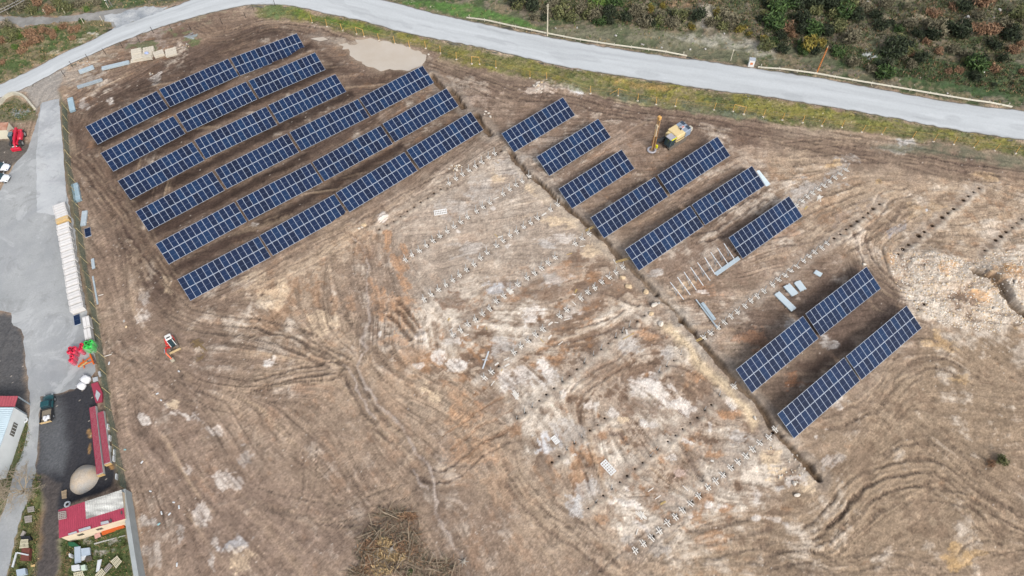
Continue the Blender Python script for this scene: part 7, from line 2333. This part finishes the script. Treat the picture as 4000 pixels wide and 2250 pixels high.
def stem_mesh(seed):
    g = random.Random(seed)
    mb = MB()
    for i in range(7):
        a = g.random() * 6.28
        r = g.uniform(.2, .6)
        mb.tube((0, 0, -.1), (r * math.cos(a), r * math.sin(a), g.uniform(.4, .85)), .035, .012, n=5)
    return mb.mesh('stems', twig_m)


BM = {k: [bush_mesh(k, i * 13 + sum(map(ord, k)), 620 if k in ('green', 'blackish') else 420) for i in range(3)] for k in ('green', 'olive', 'broom', 'russet', 'grey', 'blackish', 'fresh')}
SM = [stem_mesh(i) for i in range(4)]
KW = {'green': 'dark green rounded', 'olive': 'dull olive', 'broom': 'yellow flowering broom', 'russet': 'russet dry-leaved', 'grey': 'grey twiggy', 'blackish': 'blackish green gorse', 'fresh': 'fresh green'}
count = {}


def bush(px, d, k, where, group, h=None):
    """px: foot of the shrub; d: width in photograph pixels"""
    c = on(*px)
    e = on(px[0] + 10, px[1])
    w = d * (e - c).length / 10
    key = (k, where)
    count[key] = count.get(key, 0) + 1
    lab = '%s shrub %s, %s such from the left' % (KW[k], where, ORD[count[key] - 1])
    root = thing('shrub', lab, 'shrub', c - Vector((0, 0, .05)), rnd.uniform(0, 6.28), group)
    s = w / 1.7
    hh = h or s * rnd.uniform(.85, 1.15)
    o = link('foliage', BM[k][rnd.randrange(3)], root)
    o.scale = (s * rnd.uniform(.9, 1.1), s * rnd.uniform(.85, 1.1), hh)
    o = link('stems', SM[rnd.randrange(4)], root)
    o.scale = (s, s, hh)


SLOPE = 'on the slope beyond the road'
BL = [  # named shrubs beyond the road (px foot x, y, width, kind)
    (2345, 92, 62, 'green'), (2330, 22, 70, 'fresh'), (2400, 18, 80, 'green'), (2452, 46, 26, 'fresh'), (2565, 100, 26, 'fresh'), (2540, 40, 46, 'broom'), (2590, 28, 40, 'broom'), (2700, 112, 40, 'broom'), (2800, 60, 26, 'broom'), (2808, 78, 20, 'broom'),
    (2890, 122, 56, 'broom'), (2925, 136, 30, 'broom'), (2985, 160, 40, 'broom'), (2985, 60, 44, 'olive'), (3030, 40, 80, 'green'), (3090, 20, 80, 'green'), (3010, 86, 30, 'broom'), (3070, 120, 62, 'russet'), (3095, 145, 36, 'russet'), (3150, 192, 74, 'broom'), (3205, 180, 56, 'broom'), (3270, 212, 70, 'green'),
    (3175, 118, 70, 'green'), (3130, 90, 70, 'blackish'), (3230, 135, 60, 'blackish'), (3225, 18, 50, 'fresh'), (3180, 50, 70, 'olive'), (3280, 105, 60, 'olive'), (3320, 170, 90, 'grey'), (3260, 70, 60, 'olive'), (3640, 60, 60, 'russet'), (3725, 30, 50, 'russet'), (3830, 20, 70, 'russet'),
    (3550, 215, 44, 'russet'), (3615, 170, 30, 'russet'), (3665, 205, 34, 'russet'), (3715, 205, 62, 'grey'), (3700, 285, 44, 'russet'), (3745, 280, 36, 'russet'), (3880, 275, 44, 'russet'), (3955, 205, 60, 'russet'), (3990, 285, 36, 'russet'), (3985, 175, 30, 'russet'), (3480, 215, 90, 'blackish'),
    (3520, 190, 80, 'blackish'), (3590, 240, 60, 'blackish'), (3450, 265, 70, 'blackish'), (3400, 280, 60, 'grey'), (3640, 150, 90, 'blackish'), (3580, 140, 60, 'blackish'), (3880, 185, 80, 'blackish'), (3940, 150, 80, 'blackish'), (3960, 110, 60, 'olive'), (3330, 255, 60, 'grey'), (3805, 310, 36, 'blackish'), (3880, 335, 26, 'blackish'), (3950, 330, 24, 'blackish'),
    (3420, 70, 60, 'blackish'), (3480, 95, 50, 'blackish'), (3620, 95, 50, 'grey'), (3760, 100, 60, 'blackish'), (3820, 70, 60, 'grey'), (3370, 40, 60, 'grey'), (3910, 240, 50, 'blackish'), (3840, 240, 50, 'blackish'), (3760, 240, 40, 'olive'), (3470, 20, 50, 'grey'), (3540, 30, 40, 'grey'),
]
g = np.random.RandomState(77)
for i in range(58):                                               # heath along the top of the slope
    x = 2000 + 900 * g.rand()
    BL.append((x, 18 + (x - 2000) * .055 + 55 * g.rand(), 36 + 40 * g.rand(), ['grey', 'grey', 'olive', 'blackish'][g.randint(4)]))
for i in range(26):
    BL.append((2950 + 420 * g.rand(), 10 + 220 * g.rand() ** 1.3, 50 + 40 * g.rand(), ['green', 'blackish', 'olive', 'green'][g.randint(4)]))
for i in range(26):
    BL.append((3360 + 640 * g.rand(), 20 + 320 * g.rand(), 44 + 44 * g.rand(), ['blackish', 'green', 'olive', 'russet', 'grey'][g.randint(5)]))
for x, y, d, k in sorted(BL):
    bush((x, y), d, k, SLOPE, 'shrubs on the slope beyond the road')
for x, y, d, k in sorted([(30, 130, 60, 'olive'), (60, 150, 70, 'olive'), (75, 145, 50, 'fresh'), (15, 165, 40, 'russet'), (120, 140, 56, 'russet'), (145, 165, 64, 'russet'), (170, 125, 46, 'russet'), (105, 180, 40, 'russet'), (205, 130, 36, 'russet'), (225, 118, 32, 'fresh'), (250, 110, 40, 'russet'), (290, 122, 44, 'russet'), (310, 112, 30, 'russet'), (62, 190, 34, 'fresh'), (20, 205, 36, 'olive'), (90, 205, 30, 'russet'), (285, 155, 30, 'russet'), (10, 245, 30, 'russet'), (170, 225, 24, 'olive'), (215, 148, 34, 'russet'), (40, 110, 50, 'grey')]):
    bush((x, y), d, k, 'between road and side track', 'shrubs in the wedge by the side track')
for x, y, d, k in sorted([(20, 45, 70, 'grey'), (80, 30, 60, 'grey'), (130, 50, 50, 'olive'), (150, 20, 50, 'russet'), (195, 48, 36, 'russet'), (260, 40, 50, 'olive'), (340, 40, 34, 'fresh'), (310, 20, 50, 'grey'), (380, 15, 50, 'grey'), (230, 15, 50, 'olive'), (320, 86, 24, 'green')]):
    bush((x, y), d, k, 'above the side track', 'shrubs above the side track')
bush((3912, 1800), 50, 'olive', 'standing alone among the tracks', None)
bush((3868, 1812), 42, 'russet', 'at the foot of a lone green shrub', None)
bush((1600, 2236), 26, 'green', 'at the edge of the brushwood', None)

# scrub, grass: more than one can count
def scatter(name, label, cat, polys, n, k, size, h, thr=.42, seed=1, mats=None, per=5, field=None):
    g = np.random.RandomState(seed)
    mb = MB()
    field = N2 if field is None else field
    PP = [W(p) for p in polys]
    ar = []
    for P in PP:
        a = abs(sum(P[i][0] * P[(i + 1) % len(P)][1] - P[(i + 1) % len(P)][0] * P[i][1] for i in range(len(P)))) / 2
        ar.append(a)
    tot = sum(ar)
    for P, a in zip(PP, ar):
        xs, ys = [p[0] for p in P], [p[1] for p in P]
        m = int(n * a / tot)
        X_ = np.column_stack([g.uniform(min(xs), max(xs), m * 8), g.uniform(min(ys), max(ys), m * 8)])
        X_ = X_[inside(X_[:, 0], X_[:, 1], P)]
        for x, y in X_[:m]:
            j, i = min(NY - 1, max(0, int((y - Y[0]) / STEP))), min(NX - 1, max(0, int((x - X[0]) / STEP)))
            if field[j, i] < thr + .1 * g.randn():
                continue
            z = gz(x, y)
            mi = g.randint(len(mats))
            for _ in range(per):
                t = g.rand() * 6.28
                u = np.array([math.cos(t), math.sin(t), 0]) * size * (.5 + g.rand())
                b = np.array([x, y, z]) + np.append(g.randn(2) * size * 1.2, 0)
                tip = b + np.append(g.randn(2) * size * .8, h * (.5 + g.rand()))
                mb.add([b - u * .35, b + u * .35, tip + u * .2, tip - u * .2], [(0, 1, 2, 3)], mi)
    o = mb.build(name, [LM[q] for q in mats])
    return kind(tag(o, label, cat), 'stuff')


SCR = [(1750, -60), (2000, 18), (2200, 60), (2400, 92), (2600, 125), (2700, 120), (2760, 40), (2830, 130), (3000, 165), (3200, 215), (3330, 260), (3500, 300), (3800, 340), (4060, 390), (4200, 200), (4200, -160), (1500, -160)]
scatter('scrub', 'low grey and green scrub covering the slope beyond the road', 'scrub', [SCR], 24000, 0, .16, .34, .36, 3, ['grey', 'olive', 'russet', 'olive', 'grey', 'blackish', 'green'])
scatter('scrub_dry', 'dry tufts dotted over the slope beyond the road', 'scrub', [FARV], 5000, 0, .14, .3, .5, 4, ['straw', 'olive', 'fresh'], field=N3)
scatter('verge_grass', 'short green and yellow grass on the verge below the road', 'grass', [VERGE], 8000, 0, .10, .16, .44, 5, ['olive', 'verge', 'olive', 'verge'], field=N3)
scatter('corner_grass', 'rough grass on the banks of the side track', 'grass', [NEARTRI, TOPL], 7000, 0, .13, .25, .42, 6, ['olive', 'green', 'straw', 'olive'], field=N3)
scatter('yard_grass', 'grass and weeds around the yard edges', 'grass', [[(110, 1640), (120, 1700), (100, 1760), (60, 1850), (0, 2010), (-30, 1980), (60, 1760)], [(135, 1850), (165, 1850), (150, 2100), (140, 2260), (28, 2260), (90, 2000)], [(240, 2100), (480, 2040), (520, 2260), (240, 2260)], [(0, 420), (54, 385), (110, 405), (141, 440), (100, 470), (0, 470)]], 3500, 0, .10, .16, .42, 7, ['olive', 'fresh', 'green', 'straw'], field=N3)

# ---- bare tree over the lane
def bare_tree(px, h, spread, label, seed):
    c = on(*px)
    g = random.Random(seed)
    root = thing('bare_tree', label, 'tree', c)
    mb = MB()
    trunk = MB()
    trunk.tube((0, 0, -.2), (.1, .05, h * .32), .2, .15, n=8)
    tips = []

    def grow(p, d, L, r, lev):
        q = p + d * L
        mb.tube(p, q, r, max(r * .66, .014), n=5 if lev < 2 else 3, cap=False)
        if lev >= 5:
            return
        for _ in range(3 if lev < 3 else 2):
            nd = (d + Vector((g.gauss(0, .62), g.gauss(0, .62), g.gauss(.06, .35)))).normalized()
            grow(q, nd, L * g.uniform(.6, .88), r * .6, lev + 1)

    for i in range(6):
        a = 6.28 * i / 6 + g.uniform(-.3, .3)
        grow(Vector((.1, .05, h * .3)), Vector((math.cos(a) * spread, math.sin(a) * spread, g.uniform(.5, 1.1))).normalized(), h * .24, .13, 0)
    trunk.build('trunk', twig_m, root)
    mb.build('crown', mat('pale_twigs', (176, 162, 140), .85, 0, .1, 3), root)


bare_tree((118, 1932), 6.2, 1.0, 'leafless tree spreading pale twigs over the lane above the shed', 5)
bare_tree((22, 1950), 5.0, .9, 'smaller leafless tree beside the white building wall', 11)

# ---- brushwood at the bottom edge, single twigs one could not count
mbb = MB()
g = np.random.RandomState(31)
cpos = [(1540, 2010, 60, 18), (1480, 2080, 60, 40), (1580, 2080, 60, 40), (1500, 2150, 80, 50), (1600, 2120, 50, 40), (1560, 2220, 90, 40), (1450, 2220, 60, 30), (1740, 2210, 40, 30), (1400, 2240, 40, 20), (1680, 2260, 90, 30), (1640, 2190, 60, 50), (1420, 2160, 30, 60)]
for cx_, cy_, rx, ry in cpos:
    for _ in range(170):
        p = on(cx_ + rx * g.randn() * .5, cy_ + ry * g.randn() * .5)
        L = .3 + 1.1 * g.rand() ** 2
        d = Vector((g.randn(), g.randn(), abs(g.randn()) * .35)).normalized()
        s = .025 + .02 * g.rand()
        mi = 0 if g.rand() < .55 else (1 if g.rand() < .5 else 2)
        mbb.beam(p + Vector((0, 0, .05)), p + d * L + Vector((0, 0, .15 * g.rand())), s * 1.6, s, mi)
for _ in range(110):
    cx_, cy_, rx, ry = cpos[g.randint(len(cpos))]
    p = on(cx_ + rx * g.randn() * .5, cy_ + ry * g.randn() * .5)
    d = Vector((g.randn(), g.randn(), abs(g.randn()) * .2)).normalized()
    mbb.beam(p + Vector((0, 0, .2)), p + d * (1.2 + 1.6 * g.rand()) + Vector((0, 0, .45)), .09, .07, 0)
kind(tag(mbb.build('brushwood', [LM['twig'], LM['grey'], LM['russet']]), 'heap of grubbed-out brushwood and dry twigs at the bottom of the site', 'brushwood'), 'stuff')
mbb = MB()
for cx_, cy_, rx, ry, mi in ((1450, 2130, 26, 18, 0), (1500, 2120, 22, 14, 1), (1580, 2140, 28, 16, 0), (1440, 2190, 20, 30, 0), (1430, 2225, 26, 20, 0), (1550, 2180, 34, 14, 1), (1490, 2230, 40, 20, 1), (1600, 2020, 30, 10, 0), (1500, 2165, 60, 20, 1)):
    for _ in range(150):
        p = on(cx_ + rx * g.randn() * .6, cy_ + ry * g.randn() * .6)
        d = Vector((g.randn(), g.randn(), abs(g.randn()) * .5)).normalized()
        mbb.beam(p + Vector((0, 0, .05)), p + d * (.25 + .5 * g.rand()) + Vector((0, 0, .2)), .09, .02, mi)
kind(tag(mbb.build('dead_leaves', [LM['russet'], LM['straw']]), 'russet dead leaves and straw caught in the brushwood', 'dead leaves'), 'stuff')
for px, lab, s in (((1525, 2150), 'grey tree stump with torn roots in the middle of the brushwood', 1.0), ((1810, 2195), 'pale forked root lying alone to the right of the brushwood', .8)):
    c = on(*px)
    mb = MB().tube((0, 0, 0), (.3 * s, .1, .6 * s), .32 * s, .22 * s, n=9)
    for i in range(7):
        a = i * .9
        mb.tube((0, 0, .2), (1.0 * s * math.cos(a), 1.0 * s * math.sin(a), .1 + .25 * (i % 2)), .1 * s, .03, n=6)
    tag(mb.build('tree_stump', mat('weathered_wood', (172, 164, 152), .85, 0, .2, 4), None, loc=c), lab, 'stump')

# ================================================================== JUNK AROUND THE SHED
lightw = mat('light_scrap', (222, 226, 228), .6, 0, .06)
bluish = mat('bluish_sheet', (186, 200, 214), .5, 0, .08)
gtim = mat('grey_timber', (176, 168, 160), .8)
slab('scrap_sheet', J([(700, 1175), (758, 1168), (762, 1320), (705, 1335)]), .5, .12, 'large bluish sheet standing among the junk below the shed', 'scrap', bluish)
slab('scrap_sheet', J([(762, 1190), (845, 1180), (850, 1245), (768, 1262)]), .45, .3, 'square bluish sheet beside the large one below the shed', 'scrap', bluish)
slab('scrap_sheet', J([(745, 1255), (820, 1245), (790, 1300), (750, 1310)]), .3, .1, 'torn white sheet under the square bluish one', 'scrap', lightw)
slab('scrap_box', J([(672, 1350), (745, 1340), (752, 1385), (676, 1398)]), .9, .85, 'white household appliance lying by the yard post', 'appliance', lightw)
slab('scrap_box', J([(760, 1350), (800, 1340), (806, 1385), (765, 1395)]), .7, .6, 'white box with a greenish face beside the appliance', 'box', mat('greenish_box', (206, 224, 206), .6))
slab('scrap_sheet', J([(920, 1300), (960, 1290), (935, 1400), (905, 1410)]), .3, .1, 'narrow pale board leaning in the junk', 'scrap', lightw)
slab('green_tarp', J([(640, 1128), (700, 1130), (745, 1165), (650, 1165)]), .8, .5, 'dark green tarpaulin at the corner of the shed', 'tarpaulin', mat('green_tarp', (34, 96, 66), .6, 0, .15))
slab('tile_stack', J([(955, 1022), (1165, 955), (1170, 985), (960, 1060)]), .5, .45, 'row of orange roof tiles stacked along the shed wall', 'tiles', mat('orange_tile', (216, 104, 48), .8, 0, .25, 8))
slab('scrap_sheet', J([(888, 1060), (940, 1035), (950, 1070), (896, 1096)]), .4, .25, 'small pile of pink and white scrap at the end of the tiles', 'scrap', mat('pinkish', (220, 170, 160), .7))
slab('kerb_strip', J([(885, 1140), (1180, 1062), (1182, 1070), (888, 1150)]), .12, .2, 'narrow concrete edging across the grass below the shed', 'kerb', conc)


def pallet(px4, z, label, m=gtim, n=7):
    P = [at(*p, z) for p in px4]
    root_mb = MB()
    for i in range(n):
        t = (i + .5) / n
        root_mb.beam(P[0].lerp(P[1], t), P[3].lerp(P[2], t), (P[1] - P[0]).length / n * .62, .03)
    for t in (.08, .5, .92):
        root_mb.beam(P[0].lerp(P[3], t) - Vector((0, 0, .06)), P[1].lerp(P[2], t) - Vector((0, 0, .06)), .1, .08)
    tag(root_mb.build('pallet', m), label, 'pallet', 'loose wooden pallets')


cw = mat('cream_timber', (222, 214, 186), .8, 0, .1)
pallet(J([(1040, 1310), (1105, 1255), (1150, 1310), (1095, 1380)]), .5, 'cream slatted pallet tilted at the right of the junk', cw, 6)
pallet(J([(978, 1385), (1030, 1325), (1060, 1350), (1000, 1420)]), .4, 'narrow grey pallet leaning beside the cream slatted one', gtim, 6)
pallet(J([(895, 1440), (960, 1375), (1000, 1420), (930, 1490)]), .35, 'pale slatted pallet at the bottom of the junk', cw, 6)
pallet(J([(690, 1420), (780, 1400), (795, 1450), (700, 1470)]), .4, 'cream pallet below the white appliance', cw, 6)
pallet(J([(800, 1270), (860, 1255), (870, 1300), (810, 1315)]), .25, 'dark weathered pallet beside the bluish sheets', mat('dark_timber', (110, 100, 92), .85), 6)
pallet(J([(228, 885), (300, 875), (300, 940), (235, 950)]), .2, 'grey pallet flat on the grass strip, the middle of three', gtim, 6)
pallet(J([(255, 800), (320, 790), (325, 840), (262, 850)]), .2, 'weathered pallet highest on the grass strip', gtim, 6)
pallet(J([(195, 1105), (265, 1100), (270, 1180), (180, 1190)]), .9, 'pale pallet on top of the scrap beside the lower lane', cw, 7)
pallet(J([(578, 650), (628, 632), (628, 715), (584, 722)]), .4, 'upright tan pallet beside the sand heap', mat('pallet_wood', (190, 168, 138)), 5)
slab('scrap_box', J([(205, 1180), (282, 1185), (270, 1300), (190, 1300)]), .7, .7, 'rusty brown box under a pale beam beside the lower lane', 'box', mat('rust_box', (120, 70, 60), .8, 0, .2))
slab('scrap_beam', J([(160, 1222), (268, 1245), (266, 1256), (158, 1236)]), .85, .12, 'white beam lying across the rusty box', 'beam', lightw)
slab('scrap_beam', J([(148, 1225), (160, 1228), (122, 1366), (106, 1364)]), .4, .2, 'white beam pointing down the grass strip', 'beam', lightw)
slab('scrap_box', J([(150, 1390), (235, 1375), (242, 1430), (160, 1449)]), .7, .6, 'white and blue crate at the foot of the grass strip', 'crate', bluish)
slab('scrap_box', J([(190, 1070), (215, 1020), (235, 1030), (215, 1080)]), .5, .4, 'grey slab standing on the scrap above the pale pallet', 'scrap', gtim)
slab('scrap_bale', J([(195, 1075), (280, 1070), (290, 1105), (200, 1105)]), .7, .6, 'black bundle between two pallets beside the lower lane', 'bundle', mat('black_scrap', (44, 46, 50), .7))
slab('post_stub', J([(648, 1238), (664, 1236), (666, 1268), (650, 1270)]), 1.0, .9, 'white topped block beside the junk yard post', 'block', lightw)
slab('scrap_sheet', J([(290, 1345), (330, 1340), (325, 1360), (292, 1362)]), .1, .1, 'small tan board beside the lower lane', 'board', ply)
for px, lab in ((J([(635, 772)])[0], 'white tyre at the upper left corner of the claret roof'), (K6([(188, 1358)])[0], 'white tyre lying near the white building wall'), (K6([(232, 1305)])[0], 'pale tyre on the weeds right of the white building')):
    t = at(*px, .2)
    mb = MB()
    n, m_ = 16, 8
    vs, fs = [], []
    for i in range(n):
        for j in range(m_):
            a, b = 6.2832 * i / n, 6.2832 * j / m_
            vs.append(((.38 + .14 * math.cos(b)) * math.cos(a), (.38 + .14 * math.cos(b)) * math.sin(a), .14 + .14 * math.sin(b)))
            fs.append((i * m_ + j, ((i + 1) % n) * m_ + j, ((i + 1) % n) * m_ + (j + 1) % m_, i * m_ + (j + 1) % m_))
    tag(mb.add(vs, fs).build('old_tyre', lightw, None, True, loc=(t.x, t.y, gz(t.x, t.y) + .05)), lab, 'tyre', 'painted old tyres')
# white debris pieces beside the site wall
for i, (x, y) in enumerate(J([(1032, 50), (1048, 155), (1048, 255), (1086, 350), (1092, 290), (1112, 520)])):
    c = on(x, y)
    tag(MB().box((0, 0, .35), (.18, .9, .6)).build('white_block', lightw, None, loc=c, rz=.2), 'white block standing along the foot of the yard fence below the panel stacks', 'block', 'white blocks along the fence foot')
for i, (x, y) in enumerate(J([(1180, 258), (1340, 376), (1525, 855), (1640, 755), (1600, 865), (1690, 800), (1420, 650), (1500, 960), (1670, 1343)]) + K6([(1520, 1120), (1485, 1058), (1030, 772), (1688, 847)])):
    c = on(x, y)
    tag(MB().cbox((0, 0, .08), (.38 + .1 * (i % 3), .22, .12), .04, rz=i).build('litter_piece', lightw if i % 7 else mat('teal_scrap', (150, 196, 200), .6), None, loc=c), 'bit of pale litter on the soil right of the yard wall', 'litter', 'litter strewn over the left field')

# ---- wooden pallets dumped behind the first solar row
pw = mat('blond_pallet', (230, 221, 204), .8, 0, .1, 4)
for px4, z, lab in ((Z(0, 0, [(1228, 470), (1320, 448), (1335, 490), (1240, 515)]), .9, 'blond wooden pallet highest in the upper-left dump'), (Z(0, 0, [(1335, 450), (1435, 430), (1445, 475), (1345, 495)]), 1.0, 'blond pallet with a dark hole at the top of the dump'), (Z(0, 0, [(1235, 515), (1330, 490), (1345, 540), (1245, 565)]), .8, 'blond pallet in the middle of the dump'),
                    (Z(0, 0, [(1340, 490), (1420, 480), (1435, 530), (1350, 550)]), .9, 'blond pallet holding a blue and white sack'), (Z(0, 0, [(1232, 558), (1430, 530), (1432, 550), (1235, 585)]), .3, 'long flat pallet along the lower side of the dump'), (Z(0, 0, [(1440, 495), (1530, 465), (1545, 500), (1455, 535)]), .8, 'tilted pallet spilling straw-coloured boards'),
                    (Z(0, 0, [(1545, 475), (1645, 450), (1680, 500), (1570, 535)]), .7, 'separate blond pallet at the right end of the dump')):
    P = [at(*p, z) for p in px4]
    c = sum(P, Vector()) / 4
    u, v = P[1] - P[0], P[3] - P[0]
    lx, ly = u.length, v.length
    root = thing('pallet_pile', lab, 'pallets', (c.x, c.y, gz(c.x, c.y)), math.atan2(u.y, u.x), 'blond pallets dumped behind the first solar row')
    for k in range(max(1, int(z / .15))):
        mb = MB()
        jx, jr = rnd.uniform(-.12, .12), rnd.uniform(-.06, .06)
        for i in range(7):
            mb.box((jx - lx / 2 + lx * (i + .5) / 7, 0, .13 + k * .15), (lx / 7 * .55, ly, .025), rz=jr)
        for t in (-.42, 0, .42):
            mb.box((jx, t * ly, .07 + k * .15), (lx, .12, .09), rz=jr)
        mb.build('pallet', pw, root)
t = at(*Z(0, 0, [(1385, 505)])[0], 1.0)
tag(soft_bag(MB(), (0, 0, 0), (.9, .6, .4), 44).build('sack', mat('blue_white_sack', (176, 190, 226), .6, 0, .2, 4), None, True, loc=(t.x, t.y, gz(t.x, t.y) + .95)), 'blue and white sack lying on a blond pallet', 'sack')
